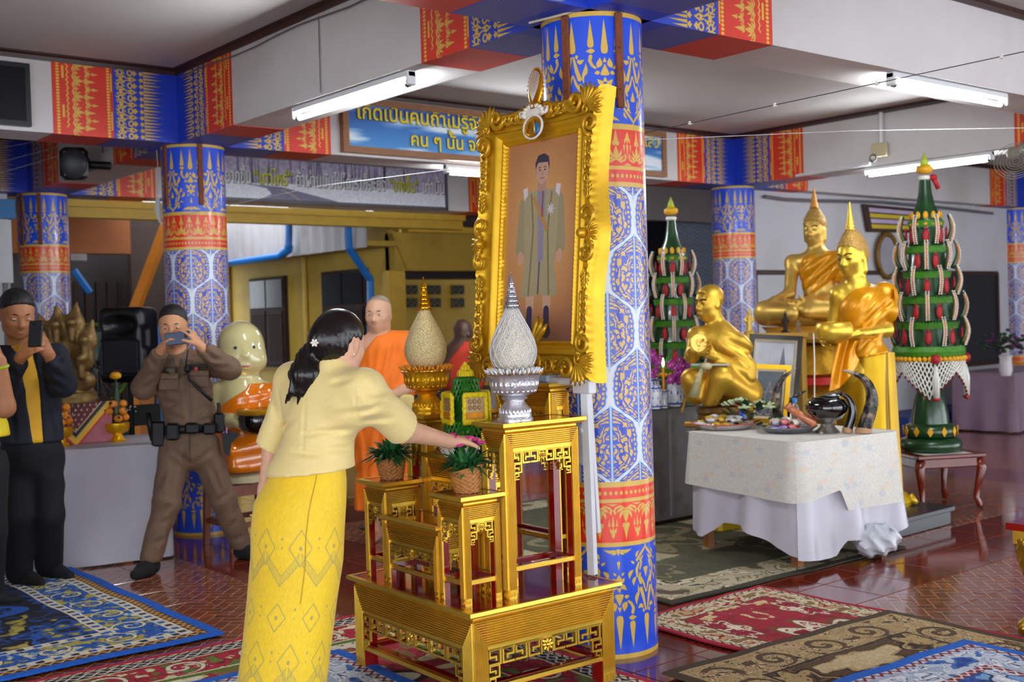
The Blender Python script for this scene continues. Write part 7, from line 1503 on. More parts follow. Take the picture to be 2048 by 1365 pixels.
# flower arrangement
fa_ = at(1500, 845, 7.15); t = thing('flower_arrangement', 'low arrangement of pale green and white flowers with dark leaves', 'flowers', tuple(A(fa_[0], fa_[1], TT))); PG = mat('pale_green_petal', '#c3d0a0', .6, var=.25, vscale=40); DL = mat('dark_leaf', '#18341c', .5, var=.35)
b = MB()
for k in range(60):
    a, r = rnd.uniform(0, 6.28), .16*math.sqrt(rnd.random()); c = fa_*A(1, 1, 0)+A(r*math.cos(a), r*math.sin(a), TT+rnd.uniform(0, .14)); d = nz(A(math.cos(a), math.sin(a), rnd.uniform(.0, 1.))); s = nz(np.cross(d, UP))*.025; b.add([c, c+d*.04+s, c+d*.08, c+d*.04-s], [(0, 1, 2, 3)])
b.build('leaves', DL, t, smooth=0, kind='stuff')
for k in range(13):
    a, r = rnd.uniform(0, 6.28), .14*math.sqrt(rnd.random()); c = fa_*A(1, 1, 0)+A(r*math.cos(a), r*math.sin(a), TT+.12+.08*rnd.random()*(1-r/.2)); b = MB()
    for j in range(9): w = 2*PI*j/9; R = rotz(w); b.ell(c+R@A(.022, 0, .004*(j % 2)), (.022, .014, .007), R, 6, 4)
    b.ell(c+A(0, 0, .008), (.013, .013, .013), nu=8, nv=5); b.build('flower', PG, t, smooth=180)
# two framed pictures behind
def framed(p0, p1, p2, d, fm, label, art, dep=.03, w=.03):
    a, b2, c2 = at(*p0, d), at(*p1, d), at(*p2, d); u = b2-a; v = c2-a; lu, lv = np.linalg.norm(u), np.linalg.norm(v); u, v = u/lu, v/lv; n = nz(np.cross(u, v)); n = n if np.dot(n, cF) < 0 else -n; t = thing('framed_picture', label, 'picture', tuple(a))
    m = MB(); pc = lambda x, y: a+u*x+v*y+n*.006; m.quad(pc(w*.5, w*.5), pc(lu-w*.5, w*.5), pc(lu-w*.5, lv-w*.5), pc(w*.5, lv-w*.5)); m.build('picture', art, t, smooth=0)
    m = MB()
    for x0, x1, y0, y1 in ((0, lu, 0, w), (0, lu, lv-w, lv), (0, w, w, lv-w), (lu-w, lu, w, lv-w)): m.prism([(x0, y0), (x1, y0), (x1, y1), (x0, y1)], a, u, v, n*dep)
    m.build('frame', fm, t, smooth=0); m = MB()
    for x0, x1, y0, y1 in ((w, lu-w, w, w*1.5), (w, lu-w, lv-w*1.5, lv-w), (w, w*1.5, w*1.5, lv-w*1.5), (lu-w*1.5, lu-w, w*1.5, lv-w*1.5)): m.prism([(x0, y0), (x1, y0), (x1, y1), (x0, y1)], a, u, v, n*dep*.6)
    m.build('inner_slip', mat('cream_slip', '#cdbf9c', .6), t, smooth=0); return a, u, v, n, lu, lv, t
def lotus_print(bg, fg, k):
    cv = Canvas(.4, .5, 300, bg); n = fbm(cv.X*6, cv.Y*6, 4); cv.a *= (.8+.4*n)[..., None]
    if k: 
        for q in (-1, 0, 1): cv.line([(.2+q*.09, .08), (.2+q*.06, .22), (.2+q*.0, .36-.08*abs(q))], [.035, .05, .004], fg); cv.line([(.2+q*.09, .09), (.2+q*.06, .22), (.2, .34-.08*abs(q))], [.028, .042, .002], bg)
    else: cv.line([(.27, .12), (.27, .2), (.27, .3), (.27, .42)], [.025, .045, .02, .002], fg); cv.line([(.15, .1), (.16, .4)], .004, '#a9b0bc')
    return cv.a
framed((1494, 845), (1572, 848), (1503, 728), 7.65, mat('gilt_frame_small', '#c8971c', .3, .85), 'gold-framed dark blue lotus picture, lower of the two', mat('lotus_picture', '#fff', .3, img=image('lotus1', lotus_print('#4a505e', '#8d7f72', 1)), var=.03))
framed((1490, 800), (1594, 805), (1500, 668), 7.95, mat('dark_frame', '#2e2a24', .4, var=.3), 'dark-framed pale picture of a vase, behind the gold-framed one', mat('vase_picture', '#fff', .35, img=image('lotus2', lotus_print('#c3c6d0', '#5a6474', 0)), var=.03))
# shelf the figurines stand on
q = at(1550, 666, 8.3); sh = thing('altar_shelf', 'narrow gilded shelf table behind the framed pictures holding three figurines', 'shelf', (q[0], q[1], 0)); m = MB(); m.rbox(A(q[0], q[1], q[2]-.02), (.22, .07, .02), .004, rotz(-CYAW)); m.build('shelf_top', GST, sh, smooth=0)
for s_ in (-1, 1): m = MB(); m.rbox(A(q[0], q[1], q[2]*.5-.02)+rotz(-CYAW)@A(.19*s_, 0, 0), (.02, .05, q[2]*.5-.02), .004, rotz(-CYAW)); m.build('leg', GST, sh, smooth=0)
def figurine(x, y, d, h, m_, label, q=q):
    p = at(x, y, d); p[2] = q[2]; t = thing('figurine', label, 'figurine', tuple(p)); b = MB(); b.lathe([(h*.2, 0), (h*.2, h*.06), (h*.14, h*.1)], p, 14); b.build('base', m_, t, smooth=50); B = Blob(p-A(h*.35, h*.35, 0), p+A(h*.35, h*.35, h*1.05), h*.035); B.chain([p+A(0, 0, h*.08), p+A(0, 0, h*.4), p+A(0, 0, h*.62)], [h*.12, h*.09, h*.11], h*.05); B.ell(p+A(0, 0, h*.8), h*.08, None, h*.03); B.cap(p+A(0, 0, h*.86), p+A(0, 0, h), h*.04, h*.01, h*.02)
    for s in (-1, 1): B.chain([p+RGT*s*h*.1+A(0, 0, h*.62), p+RGT*s*h*.17+A(0, 0, h*.5), p+RGT*s*h*.08+A(0, 0, h*.42)], [h*.045]*3, h*.02)
    B.build('figure', m_, t, 1)
figurine(1571, 664, 8.3, .16, mat('dark_bronze', '#33231a', .5, .4, var=.3), 'small dark bronze standing figurine before the large Buddha')
figurine(1597, 664, 8.3, .10, mat('grey_stone', '#8c8068', .7, var=.3), 'tiny grey figurine beside the dark bronze one')
figurine(1499, 680, 8.3, .19, GST, 'small golden seated figurine left of the large Buddha')
b = MB()
for k in range(26):
    p = at(1497+rnd.uniform(-14, 18), 690+rnd.uniform(-20, 28), 8.0); d = nz(A(*nrs.randn(3))); b.add([p, p+d*.03+cR*.008, p+d*.07-UP*.02], [(0, 1, 2)])
b.tube([at(1497, 700, 8.0), at(1500, 745, 8.0)], .01, 6); o = b.build('gold_leaf_sprig', mat('yellow_sprig', '#c2a41c', .5, var=.3), None, smooth=0, kind='stuff'); tag(o, 'bushy sprig of yellow gilded leaves beside the crouching monk', 'plant')
# ------------------------------------------------------------------ grey cabinet with orchids, candle and porcelain
CAB = mat('grey_cabinet', '#77767a', .4, var=.08, dirt=('#4a2e26', 9, .5)); q0, q1 = on_z(1322, 1056, 0), on_z(1384, 1035, 0)
cb = thing('cabinet', 'grey steel cabinet with rusty foot and glass top behind the column', 'cabinet', (2.35, 1.95, 0)); zc = .80
m = MB(); m.box(2.02, 2.62, 1.75, 2.3, .04, zc-.02); m.build('body', CAB, cb, smooth=0); m = MB(); m.box(2.0, 2.05, 1.735, 1.75, .3, zc-.02); m.box(2.28, 2.30, 1.738, 1.75, .06, zc-.03); m.build('door_edge', mat('pale_steel', '#8e8e92', .4), cb, smooth=0, kind='stuff')
m = MB(); m.rbox((2.33, 2.02, zc-.008), (.34, .31, .008), .004); m.build('glass_top', mat('green_glass', '#3a5050', .08, spec=.8), cb, smooth=0)
m = MB(); m.box(2.04, 2.6, 1.77, 2.28, 0, .04); m.build('plinth', DARK, cb, smooth=0)
POR = mat('porcelain', '#fff', .12, img=image('porcelain_print', porcelain_print()), var=.02, coat=.7)
def vase(x, y, d, pr, label, k=1.):
    p = at(x, y, d); p = A(p[0], p[1], zc); b = MB(); n = 28; hmax = pr[-1][1]*k
    def f(u, v): z = v*hmax; r = np.interp(z, [q[1]*k for q in pr], [q[0]*k for q in pr]); return p+A(r*math.cos(2*PI*u), r*math.sin(2*PI*u), z)
    b.grid(f, n, 14, uvs=(2, 1)); b.add([f(i/n, .98) for i in range(n)], [tuple(range(n))]); o = b.build('porcelain_vase', POR, None, smooth=180); tag(o, label, 'vase'); return p
v1 = vase(1352, 828, 7.75, [(.04, 0), (.05, .02), (.055, .1), (.05, .15), (.035, .18), (.045, .2)], 'blue and white porcelain vase full of magenta orchids'); v2 = vase(1313, 826, 7.6, [(.035, 0), (.042, .05), (.042, .12), (.036, .15)], 'short blue and white porcelain jar left of the candle'); v3 = vase(1329, 830, 7.65, [(.03, 0), (.022, .02), (.018, .06), (.026, .1), (.03, .12)], 'slim porcelain candlestick holding the lit candle')
v4 = vase(1306, 822, 7.9, [(.04, 0), (.05, .05), (.05, .14), (.04, .19)], 'tall porcelain vase half hidden by the column')
cd = thing('candle', 'lit orange candle on the porcelain candlestick', 'candle', tuple(v3+A(0, 0, .12))); b = MB(); b.tube([v3+A(0, 0, .115), v3+A(0, 0, .27)], .009, 10); b.build('wax', mat('orange_wax', '#e09018', .5), cd); b = MB(); b.lathe([(.002, .27), (.008, .285), (.009, .295), (.004, .315), (.0005, .33)], v3, 10); b.build('flame', mat('flame', '#fff2b0', .5, emit='#ffe08a', estr=14, var=0), cd, smooth=180)
ORC = mat('orchid_petal', '#b43aa8', .55, var=.4, vscale=70); ORC2 = mat('orchid_pale', '#d8a8d4', .55, var=.3, vscale=60)
def orchids(base, pts, label, n):
    t = thing('orchid_spray', label, 'flowers', tuple(base)); m = MB()
    for p in pts: m.tube([base, (base+p)/2+A(0, 0, .05), p], .004, 5)
    m.build('stems', DL, t, kind='stuff'); 
    for k in range(n):
        p = pts[k % len(pts)]*(f_ := rnd.uniform(.55, 1.05))+(base+A(0, 0, .05))*(1-f_)+nrs.randn(3)*.018; m = MB(); R = basis(nz(-cF+.5*nrs.randn(3)))
        for j in range(5): w = 2*PI*j/5; m.ell(p+R@A(.013*math.cos(w), 0, .013*math.sin(w)), (.011, .003, .011), R, 6, 4, 0)
        m.ell(p+R@A(0, .004, -.002), (.006, .006, .006), R, 6, 4, 1); m.build('blossom', [ORC, ORC2], t, smooth=180)
v1t = v1+A(0, 0, .19); orchids(v1t, [at(1385, 715, 7.7), at(1372, 735, 7.62), at(1355, 742, 7.6), at(1340, 765, 7.6), at(1345, 725, 7.75), at(1375, 760, 7.65)], 'spray of magenta orchids in the vase beside the candle', 54)
v4t = v4+A(0, 0, .18); orchids(v4t, [at(1300, 705, 7.9), at(1313, 720, 7.85), at(1306, 750, 7.8)], 'spray of pale magenta orchids half hidden by the column', 24)
b = MB()
for x, y, x2, y2 in ((1330, 735, 1350, 690), (1325, 740, 1342, 700), (1365, 735, 1372, 690), (1385, 722, 1420, 706), (1376, 742, 1408, 748)):
    a, c_ = at(x, y, 7.75), at(x2, y2, 7.7); s = cR*.008; b.add([a-s, a+s, (a+c_)/2+s*1.3, c_, (a+c_)/2-s*1.3], [(0, 1, 2, 3, 4)])
o = b.build('green_blades', mat('green_blade', '#2f7a28', .5), None, smooth=0, kind='stuff'); tag(o, 'long green leaf blades among the orchids', 'plant')
m = MB(); a, c_ = at(1363, 826, 7.5), at(1374, 790, 7.52); m.tube([a, c_], .008, 4); m.build('leaning_photo_edge', mat('gilt_frame_small', '#c8971c'), cb, smooth=0)
# ------------------------------------------------------------------ leaf towers
RPT = mat('red_petal', '#a8101c', .6, var=.25, vscale=50); BEAD = mat('white_bead', '#e2e2d8', .5); OST = mat('orange_strip', '#d87a14', .6, var=.2); TLE = mat('tower_leaf', '#12401a', .3, var=.35, vscale=18, coat=.3); TLB = mat('leaf_fringe', '#3f8418', .5, var=.35, vscale=70)
def leaf_tower(c, k, label, pedestal=True):
    c = A(*c); t = thing('leaf_tower', label, 'offering', tuple(c)); S_ = lambda *v: c+A(*v)*k
    fa0 = math.atan2(CPOS[1]-c[1], CPOS[0]-c[0])
    if pedestal:
        for prs, nm in (([(.16, 0), (.2, .015), (.215, .05), (.2, .085), (.16, .1)], 'leaf_coil'), ([(.15, .1), (.17, .115), (.18, .15), (.165, .185), (.13, .2)], 'leaf_coil')):
            b = MB(); b.lathe([(r*k, z*k) for r, z in prs], c, 40, lobes=40, lamp=.012); b.build(nm, TLE, t, smooth=50)
        for j in range(12):
            R = rotz(2*PI*j/12+fa0); p = S_(0, 0, .15)+R@A(.18*k, 0, 0); b = MB(); b.prism([(-.022*k, 0), (0, -.035*k), (.022*k, 0), (0, .035*k)], p, R@A(0, 1, 0), A(0, 0, 1), R@A(.006, 0, 0)); b.build('yellow_diamond', YFL if False else mat('marigold', '#e2a410', .6, var=.2), t, smooth=0)
        b = MB(); b.lathe([(r*k, z*k) for r, z in [(.13, .2), (.125, .26), (.105, .36), (.085, .43), (.075, .46), (.095, .47), (.1, .5), (.085, .52), (.11, .56), (.16, .64), (.22, .68)]], c, 36); b.build('bell_stem', TLE, t, smooth=60)
    z0 = .68; nt = 5; st = .178
    b = MB(); b.lathe([(.235*k, z0*k), (.245*k, (z0+.03)*k), (.235*k, (z0+.065)*k)], c, 48, lobes=48, lamp=.02); b.build('leaf_fringe', TLB, t, smooth=0)
    b = MB()
    for j in range(44): a = 2*PI*j/44; b.ell(S_(.24*math.cos(a), .24*math.sin(a), z0-.02), (.018*k, .018*k, .02*k), nu=6, nv=4)
    b.build('marigold_band', mat('marigold', '#e2a410'), t, smooth=180, kind='stuff')
    if pedestal:
        # netted white flower skirt in four swags with tassels
        b = MB(); tips = MB(mi_ := None)
        for sgn in (1, -1):
            for j in range(56):
                pts = []
                for i in range(6):
                    a = 2*PI*(j+sgn*i*.8)/56+fa0+PI/4; dep = .06+.20*abs(math.cos(2*(2*PI*j/56+PI/4)))**.8 if False else 0
                    q = abs(((2*PI*(j+sgn*i*.8)/56)/(PI/2)) % 1-.5)*2; L = .08+.19*(1-q); z = z0-.03-L*i/5; r = .238+.012*i/5; pts.append(S_(r*math.cos(a), r*math.sin(a), z))
                b.tube(pts, .0052*k, 4); tips.ell(pts[-1]-A(0, 0, .006), (.009*k, .009*k, .01*k), nu=6, nv=4)
        b.build('flower_net', BEAD, t, smooth=180, kind='stuff'); tips.build('red_net_edge', RPT, t, smooth=180, kind='stuff')
        for j in range(4):
            a = fa0+PI/2*j+.18; p = S_(.25*math.cos(a), .25*math.sin(a), z0-.02); m = MB(); m.ell(p, (.035*k, .035*k, .035*k), nu=10, nv=7); m.build('red_rosette', RPT, t, smooth=180); m = MB()
            for q in range(9): w = 2*PI*q/9; m.tube([p+A(0, 0, -.05*k), p+A(.02*math.cos(w), .02*math.sin(w), -.14)*k, p+A(.016*math.cos(w), .016*math.sin(w), -.27)*k], .0065*k, 5)
            m.build('tassel', BEAD, t, smooth=180); m = MB(); m.ell(p+A(0, 0, -.275*k), (.026*k, .026*k, .018*k), nu=8, nv=5); m.build('tassel_end', RPT, t, smooth=180)
    for i in range(nt):
        za = z0+.065+st*i; r0 = .205-.022*i; b = MB(); b.lathe([((r0)*k, za*k), ((r0-.012)*k, (za+.06)*k), ((r0-.02)*k, (za+st-.05)*k)], c, 40, lobes=16, lamp=.02); b.build('tier', TLE, t, smooth=50)
        if i < nt-1 or True:
            zb_ = za+st-.055; rr = r0-.005; b = MB()
            for j in range(64):
                a = 2*PI*j/64; R = rotz(a); b.add([S_(0, 0, zb_)+R@A(rr*k, -.011*k, 0), S_(0, 0, zb_)+R@A(rr*k, .011*k, 0), S_(0, 0, zb_+.05)+R@A((rr+.012)*k, .004*k, 0), S_(0, 0, zb_+.05)+R@A((rr+.012)*k, -.004*k, 0)], [(0, 1, 2, 3)])
            b.lathe([((rr-.004)*k, zb_*k), ((rr+.004)*k, (zb_+.04)*k), ((rr-.03)*k, (zb_+.05)*k)], c, 40); b.build('leaf_fringe', TLB, t, smooth=0, kind='stuff')
        n = 8
        for j in range(n):
            a = fa0+2*PI*(j+.5*(i % 2))/n; R = rotz(a); p = S_(0, 0, za+.0)+R@A((r0+.018)*k, 0, 0); m = MB(); m.ell(p+A(0, 0, .062*k), (.011*k, .024*k, .05*k), R, 8, 7); m.tube([p+A(0, 0, .1*k), p+A(0, 0, .135*k)], [.012*k, .001], 5); m.build('red_petal_bud', RPT, t, smooth=180)
            a += PI/n; R = rotz(a); h = .2
            def q(s, rad, off): return S_(0, 0, za+.01+h*s)+R@A((r0+.03+.035*math.sin(PI*s*.9)+rad)*k, off*k, 0)
            m = MB(); ss = np.linspace(0, 1, 9); m.tube([q(s, 0, 0) for s in ss], [.017*k*(1-.85*s)+.002 for s in ss], 6, 0); m.tube([q(s, .017*(1-.7*s), .0) for s in ss[:-1]], [.009*k]*8, 5, 1)
            for s in np.linspace(0, .97, 15): 
                for o_ in (-.009, .009): m.ell(q(s, .03*(1-.55*s), o_), .006*k, nu=5, nv=4, mi=2)
            m.build('leaf_horn', [TLE, OST, BEAD], t, smooth=180)
    zt = z0+.065+st*nt; b = MB(); b.lathe([(r*k, (zt+z)*k) for r, z in [(.115, -.06), (.11, .0), (.09, .05), (.06, .12), (.045, .2), (.035, .3)]], c, 30); b.build('cone', TLE, t, smooth=60)
    for j in range(12):
        a = 2*PI*j/12+fa0; R = rotz(a); m = MB(); m.ell(S_(0, 0, zt+.03)+R@A(.102*k, 0, 0), (.01*k, .02*k, .03*k), R, 6, 5); m.ell(S_(0, 0, zt-.03)+R@A(.114*k, 0, 0), (.01*k, .016*k, .012*k), R, 6, 5); m.build('marigold_drop', mat('marigold', '#e2a410'), t, smooth=180)
    b = MB(); b.lathe([(.04*k, (zt+.285)*k), (.046*k, (zt+.3)*k), (.04*k, (zt+.315)*k)], c, 24); b.build('white_ring', BEAD, t, smooth=180); b = MB(); b.lathe([(.03*k, (zt+.33)*k), (.055*k, (zt+.345)*k), (.055*k, (zt+.375)*k), (.03*k, (zt+.39)*k)], c, 24, lobes=12, lamp=.06); b.build('orange_ring', mat('marigold', '#e2a410'), t, smooth=180); b = MB(); b.lathe([(.034*k, (zt+.388)*k), (.02*k, (zt+.43)*k), (.001, (zt+.48)*k)], c, 16); b.build('bud_tip', mat('lime_bud', '#a8b82c', .5), t, smooth=180)
    if pedestal: m = MB(); p = S_(0, 0, zt+.3)+cR*.05*k-cF*.03; m.ell(p, (.03*k, .03*k, .025*k), nu=8, nv=6); m.tube([p, p+cR*.035*k-UP*.08*k], [.02*k, .016*k], 8); m.build('red_garland', RPT, t, smooth=180)
ZT = .39; tp_ = at(1862, 925, 8.25); leaf_tower((tp_[0], tp_[1], ZT), 1.0, 'tall green leaf tower with white flower net on a red wooden stool, far right')
lt_ = at(1352, 800, 9.3); leaf_tower((lt_[0], lt_[1], .30), .97, 'green leaf tower with red buds behind the orchids, left of the statues', False)
b = MB(); b.lathe([(.26, 0), (.26, .9), (.2, .95)], (lt_[0], lt_[1], 0), 30); o = b.build('tower_stand', TLE, None, smooth=50); tag(o, 'round green stand under the left leaf tower', 'stand')
MAH = mat('red_mahogany', '#6e2410', .25, var=.25, vscale=10, coat=.4); s0 = A(tp_[0]+.02, tp_[1]-.0, 0); t = thing('low_table', 'low red-brown carved table with curved legs under the right leaf tower', 'table', tuple(s0)); R_ = rotz(-.5)
m = MB(); m.rbox(s0+A(0, 0, ZT-.014), (.26, .26, .013), .005, R_); m.build('top', MAH, t, smooth=0); m = MB(); m.rbox(s0+A(0, 0, ZT-.06), (.24, .24, .035), .008, R_); m.build('apron', MAH, t, smooth=0)
for x, y in ((-1, -1), (1, -1), (1, 1), (-1, 1)): m = MB(); p = lambda f_, z: s0+R_@A(x*f_, y*f_, z); m.tube([p(.215, ZT-.04), p(.235, ZT-.1), p(.215, ZT*.45), p(.205, .08), p(.225, .02), p(.235, .018)], [.034, .036, .026, .022, .026, .02], 8); m.build('leg', MAH, t, smooth=180)
m = MB(); m.quad(s0+R_@A(-.2, -.25, ZT+.001), s0+R_@A(.16, -.25, ZT+.001), s0+R_@A(.16, .1, ZT+.001), s0+R_@A(-.2, .1, ZT+.001)); m.build('white_mat', mat('plain_white', '#cfcfc8', .7), t, smooth=0)
# dark platform below the statues
m = MB(); m.rbox((3.05, 1.1, .05), (.42, .7, .05), .006, rotz(.02)); m.rbox((3.05, 1.1, .105), (.44, .72, .016), .004, rotz(.02)); o = m.build('low_platform', mat('dark_slab', '#26242a', .35, var=.2), None, smooth=0); tag(o, 'low dark platform under the standing Buddha statue', 'platform')
# ------------------------------------------------------------------ things on the back wall
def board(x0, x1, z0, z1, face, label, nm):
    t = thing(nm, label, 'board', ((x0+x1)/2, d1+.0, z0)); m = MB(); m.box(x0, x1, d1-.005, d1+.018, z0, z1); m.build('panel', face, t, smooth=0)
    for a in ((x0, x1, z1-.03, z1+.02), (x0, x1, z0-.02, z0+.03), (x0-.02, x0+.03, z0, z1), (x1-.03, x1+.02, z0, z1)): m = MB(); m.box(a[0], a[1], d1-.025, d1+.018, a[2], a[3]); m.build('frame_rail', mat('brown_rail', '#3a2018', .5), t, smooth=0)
board(6.05, 8.6, .66, 1.82, mat('whiteboard', '#b9b9be', .3, var=.05), 'whiteboard on the back wall behind the seated Buddha', 'whiteboard'); board(8.7, 10.95, .66, 1.82, mat('shaded_whiteboard', '#232228', .5, var=.15), 'dark board on the back wall at the far right', 'whiteboard_shaded_part')  # second panel is the same whiteboard, its shade put into the colour
t = thing('wall_plaque', 'slanted wooden plaque with yellow stripes high on the back wall', 'sign', (8.6, d1-.02, 2.3)); q = [on_y(1727, 408, d1-.03), on_y(1832, 418, d1-.03), on_y(1832, 466, d1-.03), on_y(1737, 464, d1-.03)]
m = MB(); m.add(q+[p+A(0, .03, 0) for p in q], [(3, 2, 1, 0), (4, 5, 6, 7)]+[(i, (i+1) % 4, (i+1) % 4+4, i+4) for i in range(4)]); m.build('board', mat('plaque_brown', '#3c2412', .5, var=.2), t, smooth=0)
for j, cc in enumerate(('#b7a6c4', '#c9b02a', '#a89cc0', '#c9b02a')):
    f0, f1 = .12+.2*j, .27+.2*j; p = lambda u, f_: (q[0]*(1-u)+q[1]*u)*(1-f_)+(q[3]*(1-u)+q[2]*u)*f_-A(0, .004, 0); m = MB(); m.quad(p(.08, f1), p(.95, f1), p(.95, f0), p(.08, f0)); m.build('stripe', mat('stripe%d' % (j % 2), cc, .6), t, smooth=0)
cx_ = on_y(1775, 512, d1-.03); t = thing('gong', 'round gilt-rimmed disc half hidden by the right leaf tower', 'disc', tuple(cx_)); m = MB(); m.tube([cx_+A(.2*math.cos(a), 0, .25*math.sin(a)) for a in np.linspace(0, 2*PI, 33)[:-1]], .03, 8, closed=True); m.build('rim', mat('brown_gold', '#7e5c22'), t, smooth=180); m = MB(); m.lathe([(.001, 0), (.2, 0), (.2, .02), (.001, .02)], cx_, 32, R=np.array([[1, 0, 0], [0, 0, 1], [0, 1.25, 0]]).astype(float)); m.build('face', mat('pale_disc', '#9a98a0', .4), t, smooth=40)
pt_ = A(9.25, 3.05, 0); t = thing('side_table', 'table under mauve satin cloth at the far right', 'table', (9.6, 3.05, 0)); m = MB()
def dr(u, v):
    s = u*3.0; 
    if s < .7: x, y, n = 8.75, 3.4-s, (-1, 0)
    else: x, y, n = 8.75+(s-.7), 2.7, (0, -1)
    k = .015+.02*v*math.sin(u*60)+.03*v; return A(x+n[0]*k, y+n[1]*k, .66*(1-v)+.02*v)
m.grid(dr, 120, 6); m.box(8.74, 11, 2.7, 3.4, .64, .66); m.build('cloth', mat('mauve_satin', '#8d7486', .4, var=.1), t, smooth=50); m = MB(); m.box(8.8, 10.9, 2.75, 3.35, .6, .64); m.build('top', PLNK, t, smooth=0)
for x in (8.85, 10.85):
    for y in (2.8, 3.3): m = MB(); m.box(x-.025, x+.025, y-.025, y+.025, 0, .6); m.build('leg', PLNK, t, smooth=0)
p = at(2012, 752, 12.2); p = A(p[0], p[1], .66); t = thing('potted_flowers', 'pale vase of dark purple flowers on the mauve table', 'flowers', tuple(p)); m = MB(); m.lathe([(.05, 0), (.07, .06), (.06, .18), (.075, .22)], p, 20); m.build('vase', ENW, t, smooth=50); m = MB()
for k in range(70):
    d = nz(A(rnd.uniform(-1, 1), rnd.uniform(-1, 1), rnd.uniform(.1, 1))); c_ = p+A(0, 0, .22)+d*rnd.uniform(.1, .32); m.ell(c_, (.03, .03, .018), nu=5, nv=4, mi=1 if k % 4 == 0 else 0)
m.build('foliage', [DL, mat('dark_magenta', '#4e1a4a', .6)], t, smooth=180, kind='stuff')
# cables, junction box, wall fan, lines of cord
CBL = mat('grey_cable', '#6c686c', .6); b = MB()
b.tube([on_y(1530, 393, d1-.03), on_y(1570, 399, d1-.04), on_y(1640, 402, d1-.04), on_y(1760, 404, d1-.04), on_y(1900, 417, d1-.04), on_y(1985, 427, d1-.03)], .018, 8); o = b.build('cable', CBL, None); tag(o, 'thick grey cable sagging along the top of the back wall', 'cable')
X5 = d2-bw-.026; b = MB(); b.tube([on_x(1592, 352, X5), on_x(1740, 328, X5)], .014, 6); b.tube([on_x(1762, 225, X5), on_x(1762, 290, X5)], .02, 6); o = b.build('conduit', FIX, None); tag(o, 'white conduit along the lower edge of the right-hand beam', 'conduit')
t = thing('junction_box', 'cream junction box on the right-hand beam', 'box', tuple(on_x(1760, 315, X5))); b = MB(); q = on_x(1760, 300, X5); b.rbox(q, (.02, .075, .06), .006); b.build('box', mat('cream_plastic', '#c3b894', .5), t, smooth=0); b = MB(); q = on_x(1750, 317, X5); b.tube([q+A(-.03, 0, 0)+.03*A(0, math.cos(a), math.sin(a)) for a in np.linspace(0, 2*PI, 17)[:-1]], .008, 6, closed=True); b.build('hook', CAPM, t)
p = on_x(2030, 316, 5.3); t = thing('wall_fan', 'caged wall fan cut off by the right edge', 'fan', tuple(p)); m = MB()
for r in np.linspace(.03, .16, 7): m.tube([p+A(.0, 1, 0)*0+basis(A(-.5, -.4, -.5))@A(r*math.cos(a), .05-.3*r*r*8*.1, r*math.sin(a)) for a in np.linspace(0, 2*PI, 25)[:-1]], .003, 4, closed=True)
m.build('cage', mat('beige_plastic', '#8d8878', .5), t, kind='stuff'); m = MB(); m.ell(p+A(.05, .04, .04), (.05, .05, .05), nu=10, nv=7); m.tube([p+A(.05, .04, .04), A(d2-bw, p[1]+.05, p[2]+.15)], .02, 6); m.build('motor', mat('beige_plastic', '#8d8878'), t, smooth=180)
STR = mat('dark_line', '#4a4a50', .7); WST = mat('white_line', '#c9c9cc', .6)
def line(pts, label, m_=STR, r=.0022, knots=0):
    t = thing('string_line', label, 'string', tuple(pts[0])); b = MB(); b.tube(pts, r, 5); b.build('cord', m_, t)
    for k in range(knots): f_ = (k+.6)/knots; p = np.asarray(pts[0])*(1-f_)+np.asarray(pts[-1])*f_; c = MB(); c.tube([p-A(0, 0, .006), p+A(0, 0, .008)], [.008, .004], 5); c.tube([p, p+cR*.012], [.004, .002], 4); c.build('knot', BEAD, t)
c0_ = A(.19, -.12, 2.2); line([c0_, at(2120, 88, 3.4)], 'dark string with white knots from the main column to the top right', STR, .0018, 4); line([c0_+A(0, 0, -.03), at(1700, 262, 6.0), at(2110, 255, 7.0)], 'thin white string running level from the main column to the right', WST, .0016)
line([A(-.17, d1-.12, 2.18), at(640, 372, 7.0), at(893, 340, 5.6)], 'thin white string from the left column across the snowy banner', WST, .002)
for k, (y0, y1) in enumerate(((300, 268), (330, 282), (352, 300))): line([at(-20, y0, 9.6), at(160, y1, 9.3), at(345, y1-32, 8.9)], 'pale string strung under the left beam, number %s from the top' % ('one two three'.split()[k]), WST, .002)
# loudspeaker on the left beam
p = on_x(148, 328, -.42); t = thing('beam_speaker', 'small black loudspeaker fixed to the white beam at upper left', 'speaker', tuple(p)); Rs = basis(nz(A(-.35, -1, -.12)), UP)
m = MB(); m.rbox(p, (.10, .13, .12), .03, Rs); m.build('cabinet', mat('black_plastic', '#111215', .4), t, smooth=30); m = MB(); m.ell(p+Rs@A(0, .12, 0), (.095, .05, .115), Rs, 14, 8); m.build('grille', mat('grey_mesh', '#3a3c42', .5, var=.2), t, smooth=180); m = MB(); m.tube([p, A(-.2, p[1]-.15, p[2]-.02)], .03, 8); m.ell(p+Rs@A(-.10, -.02, 0), (.02, .05, .05), Rs, 12, 7); m.build('bracket', BLK, t, smooth=180)
b = MB(); b.tube([A(-.2, p[1], p[2]+.1), A(-.185, p[1]+.05, p[2]+.3)], .004, 5); b.build('wire', BLK, t)
